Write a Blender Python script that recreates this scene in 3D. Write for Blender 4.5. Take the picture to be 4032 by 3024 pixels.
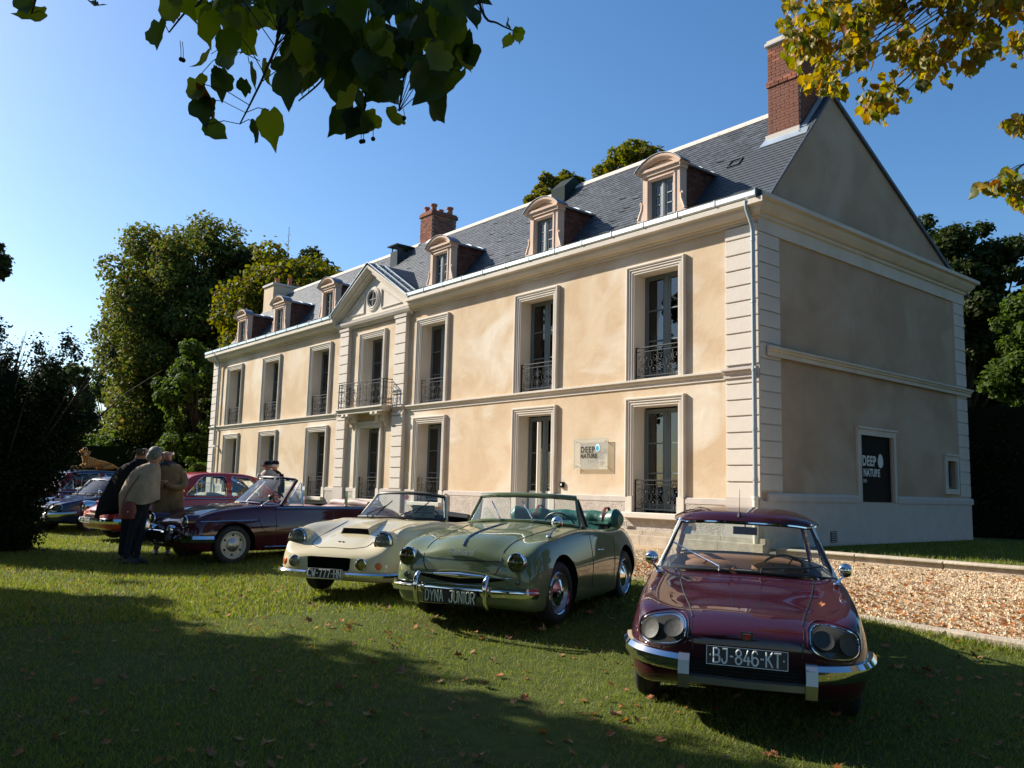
import bpy, bmesh, math, random
import numpy as np
from mathutils import Vector, Matrix
from mathutils.bvhtree import BVHTree
for _o in list(bpy.data.objects): bpy.data.objects.remove(_o)
R = math.radians; PI = math.pi
rnd = random.Random(7); NP = np.random.default_rng(11)
scene = bpy.context.scene; COL = scene.collection
# ------------------------------------------------------------------ camera, sky, sun, exposure
YAW, PITCH, ROLL = 0.8784, 0.1244, 0.0253
CAM = Vector((9.8094, -14.6186, 1.0027)); FPX = 3317.13
FWD = Vector((-math.sin(YAW)*math.cos(PITCH), math.cos(YAW)*math.cos(PITCH), math.sin(PITCH)))
_r = Vector((math.cos(YAW), math.sin(YAW), 0)); _u = _r.cross(FWD)
RGT = math.cos(ROLL)*_r + math.sin(ROLL)*_u; UPV = -math.sin(ROLL)*_r + math.cos(ROLL)*_u
cd = bpy.data.cameras.new('camera'); cam = bpy.data.objects.new('camera', cd); COL.objects.link(cam)
cd.sensor_width = 36; cd.lens = FPX/4032*36; cd.clip_start = 0.05; cd.clip_end = 3000
M = Matrix((RGT, UPV, -FWD)).transposed().to_4x4(); M.translation = CAM
cam.matrix_world = M; scene.camera = cam
SUN = Vector((-0.775, -0.365, 0.517)).normalized()
SEL = math.asin(SUN.z); SAZ = math.atan2(SUN.x, SUN.y)
world = bpy.data.worlds.new('World'); scene.world = world; world.use_nodes = True
wn = world.node_tree; sky = wn.nodes.new('ShaderNodeTexSky'); sky.sky_type = 'NISHITA'; sky.sun_disc = False
sky.sun_elevation = SEL; sky.sun_rotation = SAZ; sky.altitude = 100; sky.air_density = 1.0; sky.dust_density = 0.9; sky.ozone_density = 3.0
bg = wn.nodes['Background']; bg.inputs[1].default_value = 0.090
hsv = wn.nodes.new('ShaderNodeHueSaturation'); hsv.inputs['Saturation'].default_value = 1.22
wn.links.new(sky.outputs[0], hsv.inputs['Color']); wn.links.new(hsv.outputs[0], bg.inputs[0])
sl = bpy.data.lights.new('sun', 'SUN'); so = bpy.data.objects.new('sun', sl); COL.objects.link(so)
sl.energy = 5.0; sl.angle = R(0.53); sl.color = (1.0, 0.93, 0.82)
so.rotation_euler = SUN.to_track_quat('Z', 'Y').to_euler(); so.location = (-20, -20, 30)
scene.view_settings.view_transform = 'Standard'; scene.view_settings.look = 'None'
scene.view_settings.gamma = 1; scene.view_settings.exposure = 0.97
scene.render.engine = 'CYCLES'
cy = scene.cycles; cy.max_bounces = 8; cy.transparent_max_bounces = 16; cy.diffuse_bounces = 3; cy.glossy_bounces = 4

def at(dx, dy, D):
    'point seen at (dx,dy) of the 2212 px wide view of the photograph, D metres in front of the camera'
    k = 4032/2212
    return CAM + (FWD*FPX + RGT*(dx*k-2016) - UPV*(dy*k-1512))*(D/FPX)
def lawn_z(x, y):
    return -0.28-0.045*max(0, min(10, x-2.5))+(0.02 if y < -9.3 else 0.034)*(max(-17, min(-3, y))+9.3)

# ------------------------------------------------------------------ materials
def newmat(name):
    m = bpy.data.materials.new(name); m.use_nodes = True
    return m, m.node_tree, m.node_tree.nodes['Principled BSDF']
def mat(name, col, rough=0.6, metal=0.0, col2=None, scale=3.0, detail=4, thresh=(0.35, 0.65), bump=None, coat=0.0, spec=0.5, coords='Object', stretch=None, island=0.0, voro=None):
    m, t, b = newmat(name); N = t.nodes; L = t.links
    b.inputs['Base Color'].default_value = (*col, 1); b.inputs['Roughness'].default_value = rough; b.inputs['Metallic'].default_value = metal
    b.inputs['Coat Weight'].default_value = coat; b.inputs['Coat Roughness'].default_value = 0.02; b.inputs['Specular IOR Level'].default_value = spec
    tc = N.new('ShaderNodeTexCoord'); vec = tc.outputs[coords]
    if stretch:
        mp = N.new('ShaderNodeMapping'); mp.inputs['Scale'].default_value = stretch; L.new(vec, mp.inputs[0]); vec = mp.outputs[0]
    cur = None
    if col2:
        n = N.new('ShaderNodeTexNoise'); n.inputs['Scale'].default_value = scale; n.inputs['Detail'].default_value = detail; L.new(vec, n.inputs['Vector'])
        r = N.new('ShaderNodeMapRange'); r.inputs[1].default_value = thresh[0]; r.inputs[2].default_value = thresh[1]; L.new(n.outputs[0], r.inputs[0])
        x = N.new('ShaderNodeMix'); x.data_type = 'RGBA'; x.inputs[6].default_value = (*col, 1); x.inputs[7].default_value = (*col2, 1)
        L.new(r.outputs[0], x.inputs[0]); cur = x.outputs[2]
    if island:
        g = N.new('ShaderNodeNewGeometry'); h = N.new('ShaderNodeHueSaturation'); r2 = N.new('ShaderNodeMapRange')
        r2.inputs[3].default_value = 1-island; r2.inputs[4].default_value = 1+island; L.new(g.outputs['Random Per Island'], r2.inputs[0]); L.new(r2.outputs[0], h.inputs['Value'])
        if cur: L.new(cur, h.inputs['Color'])
        else: h.inputs['Color'].default_value = (*col, 1)
        cur = h.outputs[0]
    if cur: L.new(cur, b.inputs['Base Color'])
    if bump:
        n2 = N.new('ShaderNodeTexNoise'); n2.inputs['Scale'].default_value = bump[0]; n2.inputs['Detail'].default_value = 6; L.new(vec, n2.inputs['Vector'])
        bp = N.new('ShaderNodeBump'); bp.inputs['Strength'].default_value = bump[1]; bp.inputs['Distance'].default_value = bump[2] if len(bump) > 2 else 0.02
        L.new(n2.outputs[0], bp.inputs['Height']); L.new(bp.outputs[0], b.inputs['Normal'])
    return m
def leafmat(name, cols, trans=0.45, rough=0.65, spec=0.15):
    'leaf: colour picked per leaf, some light passing through'
    m, t, b = newmat(name); N = t.nodes; L = t.links
    g = N.new('ShaderNodeNewGeometry'); cr = N.new('ShaderNodeValToRGB'); e = cr.color_ramp.elements
    while len(e) < len(cols): e.new(0.5)
    for i, c in enumerate(cols): e[i].position = i/(len(cols)-1); e[i].color = (*c, 1)
    L.new(g.outputs['Random Per Island'], cr.inputs[0]); L.new(cr.outputs[0], b.inputs['Base Color'])
    b.inputs['Roughness'].default_value = rough; b.inputs['Specular IOR Level'].default_value = spec
    tr = N.new('ShaderNodeBsdfTranslucent'); hs = N.new('ShaderNodeHueSaturation'); hs.inputs['Saturation'].default_value = 1.15; hs.inputs['Value'].default_value = 1.5
    L.new(cr.outputs[0], hs.inputs['Color']); L.new(hs.outputs[0], tr.inputs[0])
    mx = N.new('ShaderNodeMixShader'); mx.inputs[0].default_value = trans
    L.new(b.outputs[0], mx.inputs[1]); L.new(tr.outputs[0], mx.inputs[2]); L.new(mx.outputs[0], N['Material Output'].inputs[0])
    return m
def glassmat(name, tint=(0.9, 0.95, 0.93), refl=1.0, rough=0.0, haze=0.0):
    m, t, b = newmat(name); N = t.nodes; L = t.links; N.remove(b)
    tr = N.new('ShaderNodeBsdfTransparent'); tr.inputs[0].default_value = (*tint, 1)
    gl = N.new('ShaderNodeBsdfGlossy'); gl.inputs['Roughness'].default_value = rough
    fr = N.new('ShaderNodeFresnel'); fr.inputs[0].default_value = 1.5
    mu = N.new('ShaderNodeMath'); mu.operation = 'MULTIPLY_ADD'; mu.inputs[1].default_value = refl; mu.inputs[2].default_value = 0.02; L.new(fr.outputs[0], mu.inputs[0])
    mx = N.new('ShaderNodeMixShader'); L.new(mu.outputs[0], mx.inputs[0]); L.new(tr.outputs[0], mx.inputs[1]); L.new(gl.outputs[0], mx.inputs[2])
    out = mx.outputs[0]
    if haze:
        df = N.new('ShaderNodeBsdfDiffuse'); df.inputs[0].default_value = (0.7, 0.72, 0.7, 1); m2 = N.new('ShaderNodeMixShader'); m2.inputs[0].default_value = haze
        L.new(out, m2.inputs[1]); L.new(df.outputs[0], m2.inputs[2]); out = m2.outputs[0]
    L.new(out, N['Material Output'].inputs[0])
    return m
def plaster(name, c1, c2, c3):
    m, t, b = newmat(name); N = t.nodes; L = t.links; tc = N.new('ShaderNodeTexCoord')
    def noise(s, d, st=(1, 1, 1)):
        mp = N.new('ShaderNodeMapping'); mp.inputs['Scale'].default_value = st; L.new(tc.outputs['Object'], mp.inputs[0])
        n = N.new('ShaderNodeTexNoise'); n.inputs['Scale'].default_value = s; n.inputs['Detail'].default_value = d; n.inputs['Distortion'].default_value = 0.6; L.new(mp.outputs[0], n.inputs['Vector']); return n.outputs[0]
    def mix(f, a, bb, lo, hi):
        r = N.new('ShaderNodeMapRange'); r.inputs[1].default_value = lo; r.inputs[2].default_value = hi; L.new(f, r.inputs[0])
        x = N.new('ShaderNodeMix'); x.data_type = 'RGBA'; L.new(r.outputs[0], x.inputs[0])
        for s, v in ((6, a), (7, bb)):
            if isinstance(v, tuple): x.inputs[s].default_value = (*v, 1)
            else: L.new(v, x.inputs[s])
        return x.outputs[2]
    a = mix(noise(0.8, 9), c1, c2, 0.42, 0.60); c = mix(noise(0.45, 10, (1, 1, 1.3)), a, c3, 0.50, 0.66)
    st_ = noise(3.0, 5, (1, 1, 0.05)); c = mix(st_, c, tuple(v*0.86 for v in c1), 0.62, 0.85)
    L.new(c, b.inputs['Base Color']); b.inputs['Roughness'].default_value = 0.9; b.inputs['Specular IOR Level'].default_value = 0.15
    bp = N.new('ShaderNodeBump'); bp.inputs['Strength'].default_value = 0.35; bp.inputs['Distance'].default_value = 0.02; L.new(noise(5, 8), bp.inputs['Height']); L.new(bp.outputs[0], b.inputs['Normal'])
    return m
MT = {}
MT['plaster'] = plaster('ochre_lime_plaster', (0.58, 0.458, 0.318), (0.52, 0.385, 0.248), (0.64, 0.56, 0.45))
MT['stone'] = mat('painted_stone', (0.60, 0.545, 0.47), 0.85, col2=(0.53, 0.48, 0.41), scale=1.3, bump=(14, 0.25, 0.01), spec=0.2)
MT['quoin'] = mat('pale_quoin_stone', (0.61, 0.555, 0.485), 0.85, col2=(0.55, 0.495, 0.43), scale=2.0, bump=(18, 0.3, 0.01), spec=0.2)
MT['dormer'] = mat('pink_limestone', (0.63, 0.46, 0.345), 0.85, col2=(0.54, 0.40, 0.31), scale=2.5, bump=(16, 0.3, 0.01), spec=0.2)
MT['rough'] = mat('grey_roughcast', (0.50, 0.44, 0.38), 0.95, col2=(0.40, 0.355, 0.31), scale=9, detail=8, bump=(35, 1.0, 0.03), spec=0.1)
MT['band'] = mat('grey_smooth_render', (0.52, 0.46, 0.41), 0.9, col2=(0.47, 0.42, 0.38), scale=3, bump=(20, 0.2, 0.01), spec=0.15)
MT['shadeplaster'] = plaster('shade_darkened_plaster', (0.43, 0.315, 0.215), (0.375, 0.265, 0.18), (0.46, 0.355, 0.26))  # gable shade put into a darker, browner copy of the front plaster
MT['zinc'] = mat('zinc_gutter', (0.52, 0.60, 0.64), 0.35, 0.6, col2=(0.42, 0.50, 0.55), scale=2, bump=(6, 0.15, 0.01))
MT['zincdark'] = mat('weathered_zinc', (0.065, 0.08, 0.09), 0.85, 0.0, spec=0.1, col2=(0.045, 0.055, 0.065), scale=3)
MT['lead'] = mat('lead_sheet', (0.22, 0.24, 0.26), 0.5, 0.3, col2=(0.16, 0.17, 0.19), scale=4)
MT['pipe'] = mat('zinc_pipe', (0.38, 0.43, 0.46), 0.4, 0.5)
MT['slate'] = mat('slate', (0.050, 0.058, 0.068), 0.55, col2=(0.075, 0.085, 0.097), scale=9, island=0.3, bump=(30, 0.3, 0.01), spec=0.45)
MT['cheekbrick'] = mat('shaded_cheek_brick', (0.14, 0.065, 0.045), 0.95, col2=(0.10, 0.05, 0.04), scale=5, island=0.3, spec=0.1)  # the brick again, cheek shade worked into a darker colour
MT['brick'] = mat('brick', (0.25, 0.095, 0.058), 0.9, col2=(0.15, 0.07, 0.05), scale=5, island=0.35, bump=(40, 0.4, 0.01), spec=0.15)
MT['mortar'] = mat('mortar', (0.33, 0.25, 0.19), 0.95, spec=0.1)
MT['flash'] = mat('mortar_flashing', (0.50, 0.46, 0.40), 0.9)
MT['terra'] = mat('terracotta', (0.42, 0.15, 0.075), 0.85, col2=(0.30, 0.11, 0.06), scale=5)
MT['frame'] = mat('slate_blue_joinery', (0.115, 0.145, 0.155), 0.45, spec=0.4)
MT['iron'] = mat('wrought_iron', (0.022, 0.024, 0.026), 0.5, 0.3)
MT['wglass'] = glassmat('window_glass', (0.42, 0.46, 0.46), 1.1)
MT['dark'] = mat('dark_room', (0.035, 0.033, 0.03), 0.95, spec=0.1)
MT['curtain'] = mat('pale_blind', (0.30, 0.27, 0.22), 0.95, spec=0.1)
MT['black'] = mat('black_panel', (0.006, 0.006, 0.007), 0.55, spec=0.06)
MT['white'] = mat('white_paint', (0.75, 0.75, 0.73), 0.5)
MT['cream_metal'] = mat('cream_metal', (0.70, 0.66, 0.56), 0.4)
MT['gravel'] = None
MT['kerb'] = mat('kerb_limestone', (0.50, 0.42, 0.32), 0.9, col2=(0.36, 0.30, 0.23), scale=4, detail=8, bump=(25, 0.6, 0.02), spec=0.1)
MT['bark'] = mat('bark', (0.07, 0.055, 0.042), 0.95, col2=(0.035, 0.028, 0.022), scale=9, bump=(20, 0.9, 0.03), spec=0.1, stretch=(1, 1, 0.3))
MT['chrome'] = mat('chrome', (0.72, 0.72, 0.72), 0.07, 1.0)
MT['alu'] = mat('dull_aluminium', (0.42, 0.42, 0.41), 0.35, 0.9)
MT['rubber'] = mat('tyre_rubber', (0.014, 0.014, 0.014), 0.75)
MT['seal'] = mat('rubber_seal', (0.010, 0.010, 0.011), 0.5)
MT['well'] = mat('dark_underbody', (0.008, 0.008, 0.008), 0.9, spec=0.1)
MT['cglass'] = glassmat('car_glass', (0.86, 0.92, 0.90), 1.0, haze=0.02)
MT['lens'] = glassmat('lamp_lens', (0.75, 0.78, 0.72), 1.3, rough=0.04, haze=0.035)
MT['reflector'] = mat('lamp_reflector', (0.30, 0.30, 0.25), 0.4, 0.25)
MT['amber'] = mat('amber_lens', (0.65, 0.16, 0.03), 0.2)
MT['yellowlens'] = glassmat('yellow_lens', (0.85, 0.75, 0.35), 1.0)

# ------------------------------------------------------------------ mesh helpers
def tag(o, label=None, cat=None, group=None, kind=None):
    if label: o['label'] = label
    if cat: o['category'] = cat
    if group: o['group'] = group
    if kind: o['kind'] = kind
    return o
def empty(name, loc=(0, 0, 0), rz=0, label=None, cat=None, group=None, parent=None, rot=None):
    o = bpy.data.objects.new(name, None); COL.objects.link(o); o.location = loc; o.rotation_euler = rot if rot else (0, 0, rz); o.empty_display_size = 0.2
    if parent: o.parent = parent
    return tag(o, label, cat, group)
def link(name, me, parent=None, loc=None, rot=None, scale=None):
    o = bpy.data.objects.new(name, me); COL.objects.link(o)
    if parent: o.parent = parent
    if loc is not None: o.location = loc
    if rot is not None: o.rotation_euler = rot
    if scale is not None: o.scale = scale
    return o
def copy_tree(o, parent=None):
    c = o.copy(); COL.objects.link(c)
    if parent: c.parent = parent
    for ch in list(o.children): copy_tree(ch, c)
    return c
class MB:
    def __init__(s): s.v = []; s.f = []; s.m = []; s.mi = 0
    def add(s, vs, fs):
        n = len(s.v); s.v.extend([tuple(v) for v in vs]); s.f.extend([tuple(i+n for i in f) for f in fs]); s.m.extend([s.mi]*len(fs)); return s
    def box(s, x0, x1, y0, y1, z0, z1):
        if x0 > x1: x0, x1 = x1, x0
        if y0 > y1: y0, y1 = y1, y0
        if z0 > z1: z0, z1 = z1, z0
        return s.add([(x0, y0, z0), (x1, y0, z0), (x1, y1, z0), (x0, y1, z0), (x0, y0, z1), (x1, y0, z1), (x1, y1, z1), (x0, y1, z1)],
                     [(0, 3, 2, 1), (4, 5, 6, 7), (0, 1, 5, 4), (1, 2, 6, 5), (2, 3, 7, 6), (3, 0, 4, 7)])
    def cbox(s, x0, x1, y0, y1, z0, z1, c=0.01):
        'box with chamfered front (-y) edges'
        vs = [(x0, y1, z0), (x1, y1, z0), (x1, y1, z1), (x0, y1, z1), (x0, y0+c, z0), (x1, y0+c, z0), (x1, y0+c, z1), (x0, y0+c, z1), (x0+c, y0, z0+c), (x1-c, y0, z0+c), (x1-c, y0, z1-c), (x0+c, y0, z1-c)]
        return s.add(vs, [(0, 1, 2, 3), (0, 4, 5, 1), (1, 5, 6, 2), (2, 6, 7, 3), (3, 7, 4, 0), (4, 8, 9, 5), (5, 9, 10, 6), (6, 10, 11, 7), (7, 11, 8, 4), (8, 11, 10, 9)])
    def quad(s, a, b, c, d): return s.add([a, b, c, d], [(0, 1, 2, 3)])
    def prism(s, poly, h0, h1, axis='y'):
        'poly: 2-D outline; axis y: (x,z), axis x: (y,z), axis z: (x,y)'
        n = len(poly)
        f = {'y': lambda p, h: (p[0], h, p[1]), 'x': lambda p, h: (h, p[0], p[1]), 'z': lambda p, h: (p[0], p[1], h)}[axis]
        vs = [f(p, h0) for p in poly] + [f(p, h1) for p in poly]
        fs = [tuple(range(n)), tuple(range(2*n-1, n-1, -1))] + [(i, i+n, (i+1) % n+n, (i+1) % n) for i in range(n)]
        return s.add(vs, fs)
    def sweep(s, prof, path, closed=False, capends=True):
        'prof: list of (out,z) offsets; path: list of (origin, outdir) with mitre handled by the outdir length'
        n = len(prof); vs = []
        for (o, d) in path:
            for (a, z) in prof: vs.append((o[0]+d[0]*a, o[1]+d[1]*a, o[2]+z))
        fs = []
        for i in range(len(path)-1):
            for j in range(n-1): fs.append((i*n+j, (i+1)*n+j, (i+1)*n+j+1, i*n+j+1))
        if capends: fs += [tuple(range(n)), tuple((len(path)-1)*n+j for j in range(n-1, -1, -1))]
        return s.add(vs, fs)
    def tube(s, pts, r, n=6, cap=True):
        pts = [Vector(p) for p in pts]; k = len(pts); rr = r if isinstance(r, (list, tuple)) else [r]*k; vs = []; pr = None
        for i, p in enumerate(pts):
            t = (pts[min(i+1, k-1)]-pts[max(i-1, 0)])
            if t.length < 1e-9: t = Vector((0, 0, 1))
            t.normalize()
            if pr is None: a = t.orthogonal().normalized()
            else:
                a = pr - t*pr.dot(t); a = a.normalized() if a.length > 1e-6 else t.orthogonal().normalized()
            pr = a; b = t.cross(a)
            for j in range(n):
                an = 2*PI*j/n; vs.append(p+(a*math.cos(an)+b*math.sin(an))*rr[i])
        fs = [(i*n+j, i*n+(j+1) % n, (i+1)*n+(j+1) % n, (i+1)*n+j) for i in range(k-1) for j in range(n)]
        if cap: fs += [tuple(range(n-1, -1, -1)), tuple((k-1)*n+j for j in range(n))]
        return s.add(vs, fs)
    def lathe(s, prof, o=(0, 0, 0), axis=(0, 0, 1), n=24):
        'prof: (radius, height along axis)'
        ax = Vector(axis).normalized(); a = ax.orthogonal().normalized(); b = ax.cross(a); o = Vector(o); vs = []
        for (r, h) in prof:
            for j in range(n):
                an = 2*PI*j/n; vs.append(o+ax*h+(a*math.cos(an)+b*math.sin(an))*max(r, 1e-5))
        fs = [(i*n+j, i*n+(j+1) % n, (i+1)*n+(j+1) % n, (i+1)*n+j) for i in range(len(prof)-1) for j in range(n)]
        return s.add(vs, fs)
    def sphere(s, o, r, n=12, sc=(1, 1, 1)):
        m = n//2; o = Vector(o); vs = []
        for i in range(m+1):
            th = PI*i/m
            for j in range(n):
                a = 2*PI*j/n; vs.append((o[0]+r*sc[0]*max(math.sin(th), 1e-3)*math.cos(a), o[1]+r*sc[1]*max(math.sin(th), 1e-3)*math.sin(a), o[2]+r*sc[2]*math.cos(th)))
        return s.add(vs, [(i*n+j, (i+1)*n+j, (i+1)*n+(j+1) % n, i*n+(j+1) % n) for i in range(m) for j in range(n)])
    def grid(s, P, closed_u=False):
        'P[i][j] points'
        a = len(P); b = len(P[0]); vs = [p for row in P for p in row]; fs = []
        for i in range(a if closed_u else a-1):
            for j in range(b-1): fs.append((i*b+j, i*b+j+1, ((i+1) % a)*b+j+1, ((i+1) % a)*b+j))
        return s.add(vs, fs)
    def mesh(s, name, mats, smooth=False, sharp=None, fixn=True):
        me = bpy.data.meshes.new(name); me.from_pydata([tuple(v) for v in s.v], [], s.f)
        for m in (mats if isinstance(mats, (list, tuple)) else [mats]): me.materials.append(m)
        if any(s.m): me.polygons.foreach_set('material_index', s.m)
        if fixn and len(s.f) < 60000:
            bm = bmesh.new(); bm.from_mesh(me); bmesh.ops.recalc_face_normals(bm, faces=bm.faces); bm.to_mesh(me); bm.free()
        if smooth:
            me.polygons.foreach_set('use_smooth', [True]*len(me.polygons))
            me.set_sharp_from_angle(angle=R(sharp if sharp else 40))
        me.update(); return me
    def build(s, name, mats, parent=None, smooth=False, sharp=None, fixn=True, **k):
        return link(name, s.mesh(name, mats, smooth, sharp, fixn), parent, **k)
def np_mesh(name, V, F, m, smooth=False):
    'V (n,3), F (m,k) numpy arrays'
    me = bpy.data.meshes.new(name); k = F.shape[1]
    me.vertices.add(len(V)); me.vertices.foreach_set('co', V.astype(np.float32).ravel())
    me.loops.add(F.size); me.loops.foreach_set('vertex_index', F.astype(np.int32).ravel())
    me.polygons.add(len(F)); me.polygons.foreach_set('loop_start', np.arange(0, F.size, k, dtype=np.int32))
    me.materials.append(m); me.update(calc_edges=True)
    me.polygons.foreach_set('use_smooth', [smooth]*len(F)); me.update()
    return me
def text_obj(txt, size, m, parent, mw, name='lettering', ext=0.003, sx=1.0, off=0.0, align='CENTER', shear=0.0, space=1.0):
    cu = bpy.data.curves.new('t', 'FONT'); cu.body = txt; cu.size = size; cu.extrude = ext; cu.align_x = align; cu.align_y = 'CENTER'; cu.offset = off; cu.shear = shear; cu.space_character = space
    to = bpy.data.objects.new('t', cu); COL.objects.link(to); dg = bpy.context.evaluated_depsgraph_get()
    me = bpy.data.meshes.new_from_object(to.evaluated_get(dg)); bpy.data.objects.remove(to)
    me.transform(mw @ Matrix.Diagonal((sx, 1, 1, 1))); me.materials.clear(); me.materials.append(m); me.name = name
    return link(name, me, parent)
def boolean(base_me, cutters, mats):
    ob = bpy.data.objects.new('b', base_me); COL.objects.link(ob); tmp = [ob]
    for cm in cutters:
        c = bpy.data.objects.new('c', cm); COL.objects.link(c); tmp.append(c)
        md = ob.modifiers.new('m', 'BOOLEAN'); md.operation = 'DIFFERENCE'; md.solver = 'EXACT'; md.object = c
    dg = bpy.context.evaluated_depsgraph_get(); me = bpy.data.meshes.new_from_object(ob.evaluated_get(dg))
    for o in tmp: bpy.data.objects.remove(o)
    return me
# ------------------------------------------------------------------ the manor house (front wall on y=0, gable wall on x=0)
HOUSE = empty('manor_house', (0, 0, 0), 0, 'long two storey manor house of ochre plaster with slate roof and dormers', 'house')
XL, DEP, RY, RZ = -30.2, 9.85, 3.04, 10.47
BAYS = [(-28.39, -26.65), (-24.45, -22.69), (-20.05, -18.31), (-16.21, -14.47), (-12.55, -10.86), (-7.72, -5.93), (-3.57, -1.83)]
ZS = 3.59; REV = 0.42
def wall_holes(mb, a0, a1, z0, z1, holes, f, depth, mi_rev=None):
    'wall in the a/z plane; f(a, d, z) -> point, d = depth into the wall'
    A = sorted({a0, a1, *[h[0] for h in holes], *[h[1] for h in holes]}); Z = sorted({z0, z1, *[h[2] for h in holes], *[h[3] for h in holes]})
    A = [a for a in A if a0 <= a <= a1]; Z = [z for z in Z if z0 <= z <= z1]
    for i in range(len(A)-1):
        for j in range(len(Z)-1):
            ca, cz = (A[i]+A[i+1])/2, (Z[j]+Z[j+1])/2
            if any(h[0] < ca < h[1] and h[2] < cz < h[3] for h in holes): continue
            mb.quad(f(A[i], 0, Z[j]), f(A[i+1], 0, Z[j]), f(A[i+1], 0, Z[j+1]), f(A[i], 0, Z[j+1]))
    if mi_rev is not None: mb.mi = mi_rev
    for (h0, h1, g0, g1) in holes:
        mb.quad(f(h0, 0, g0), f(h0, depth, g0), f(h0, depth, g1), f(h0, 0, g1)); mb.quad(f(h1, 0, g0), f(h1, depth, g0), f(h1, depth, g1), f(h1, 0, g1))
        mb.quad(f(h0, 0, g1), f(h1, 0, g1), f(h1, depth, g1), f(h0, depth, g1)); mb.quad(f(h0, 0, g0), f(h1, 0, g0), f(h1, depth, g0), f(h0, depth, g0))
    mb.mi = 0
up_holes = [(a+0.21, b-0.21, ZS+0.02, 6.11) for a, b in BAYS]
gr_holes = [(a+0.21, b-0.21, (0.12 if i == 5 else 0.56), 2.97) for i, (a, b) in enumerate(BAYS)]
mb = MB(); wall_holes(mb, XL, 0, 0.0, 6.75, up_holes+gr_holes, lambda a, d, z: (a, d, z), REV, 1)
front = mb.build('front_wall', [MT['plaster'], MT['stone']], HOUSE, fixn=False)
front['label'] = 'sunlit front wall of mottled ochre plaster'
# grey plinth, roughcast under a smooth band, cut by the ground floor openings
mb = MB(); segs = []; x = XL
for i, (a, b) in enumerate(BAYS): segs.append((x, a+0.02)); x = b-0.02
segs.append((x, 0.06))
for (a, b) in segs: MB().box(a, b, -0.05, 0.02, 0.0, 0.785).build('plinth', MT['rough'], HOUSE)
for (a, b) in segs: MB().cbox(a, b, -0.062, 0.02, 0.785, 0.92, 0.012).build('plinth_band', MT['band'], HOUSE)
mb = MB()
for (a, b) in [(XL-0.1, -7.5), (-6.1, 0.22)]:
    x = a
    while x < b-0.05:
        e = min(b, x+1.05); MB().prism([(-0.24, -0.25), (-0.235, 0.05), (-0.15, 0.065), (-0.145, 0.165), (0, 0.17), (0, -0.25)], x+0.004, e-0.004, 'x').build('base_stone', MT['kerb'], HOUSE); x += 1.05
# gable
mb = MB(); ghole = [(3.93, 5.46, 0.92, 2.46), (8.44, 9.0, 1.30, 2.04)]
wall_holes(mb, 0, DEP, -0.1, 6.75, ghole, lambda a, d, z: (-d, a, z), 0.16)
AZ = lambda y: min(6.854+1.19*y, RZ-0.511*(y-RY))-0.06
mb.add([(0, 0, 6.75), (0, DEP, 6.75), (0, DEP, AZ(DEP)), (0, RY, AZ(RY)), (0, 0.0, AZ(0.0))], [(0, 1, 2, 3, 4)])
g = mb.build('gable_wall', MT['shadeplaster'], HOUSE, fixn=False); g['label'] = 'shaded gable end wall with steep front and shallow back slope'
mb = MB(); mb.add([(XL, 0, 0), (XL, DEP, 0), (XL, DEP, AZ(DEP)), (XL, RY, AZ(RY)), (XL, 0, AZ(0))], [(0, 1, 2, 3, 4)]); mb.quad((XL, DEP, 0), (0, DEP, 0), (0, DEP, 6.9), (XL, DEP, 6.9))
mb.build('rear_wall', MT['shadeplaster'], HOUSE, fixn=False)
mb = MB(); mb.box(-0.02, 0.045, 0.045, DEP, -0.1, 0.90); mb.build('gable_plinth', MT['band'], HOUSE)
mb = MB()
for a, b in ((0.19, 3.80), (5.64, DEP+0.08)): mb.sweep([(0, 0), (0.07, 0), (0.07, 0.12), (0.045, 0.16), (0, 0.17)], [((0, a, 0.90), (1, 0, 0)), ((0, b, 0.90), (1, 0, 0))])
mb.build('gable_plinth_band', MT['band'], HOUSE)
# string courses
pf = [(0, -0.20), (0.03, -0.20), (0.035, -0.12), (0.07, -0.10), (0.08, -0.06), (0.12, -0.05), (0.12, -0.01), (0.0, 0.015)]
for a, b in ((XL, -17.55), (-13.05, -0.80)): MB().sweep(pf, [((a, 0, ZS), (0, -1, 0)), ((b, 0, ZS), (0, -1, 0))]).build('string_course', MT['stone'], HOUSE)
mb = MB(); mb.sweep([(p[0]+0.04, p[1]) for p in pf], [((0.02, 0.20, 4.05), (1, 0, 0)), ((0.02, DEP+0.12, 4.05), (1, 0, 0))]); mb.build('gable_string_course', MT['stone'], HOUSE)
# cornice with gutter
cpg = [(0, -0.70), (0.05, -0.70), (0.05, -0.42), (0.10, -0.40), (0.10, -0.34), (0.16, -0.32), (0.20, -0.28), (0.27, -0.20), (0.29, -0.13), (0.38, -0.11), (0.38, -0.02), (0.0, 0.04)]
cp = [(0, -0.40), (0.05, -0.40), (0.05, -0.34), (0.10, -0.33), (0.11, -0.30), (0.16, -0.29), (0.20, -0.30), (0.27, -0.22), (0.29, -0.15), (0.38, -0.13), (0.38, -0.02), (0.0, 0.04)]
mb = MB()
for a, b, m0, m1 in ((XL, -17.75, -1, 0), (-12.85, 0, 0, 1)):
    mb.sweep(cp, [((a, 0, 7.03), (m0, -1, 0)), ((b, 0, 7.03), (m1, -1, 0))])
mb.sweep([(p[0]*0.62, p[1]) for p in cp[:9]]+[(0, -0.1)], [((-17.75, -0.05, 6.95), (0, -1, 0)), ((-12.85, -0.05, 6.95), (0, -1, 0))])
mb.build('cornice', MT['stone'], HOUSE)
mb = MB(); mb.sweep([(p[0], p[1]) for p in cpg], [((0, -0.0, 7.14), (1, -0.9, 0)), ((0, DEP, 7.14), (1, 0.9, 0))]); mb.build('gable_cornice', MT['stone'], HOUSE)
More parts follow.
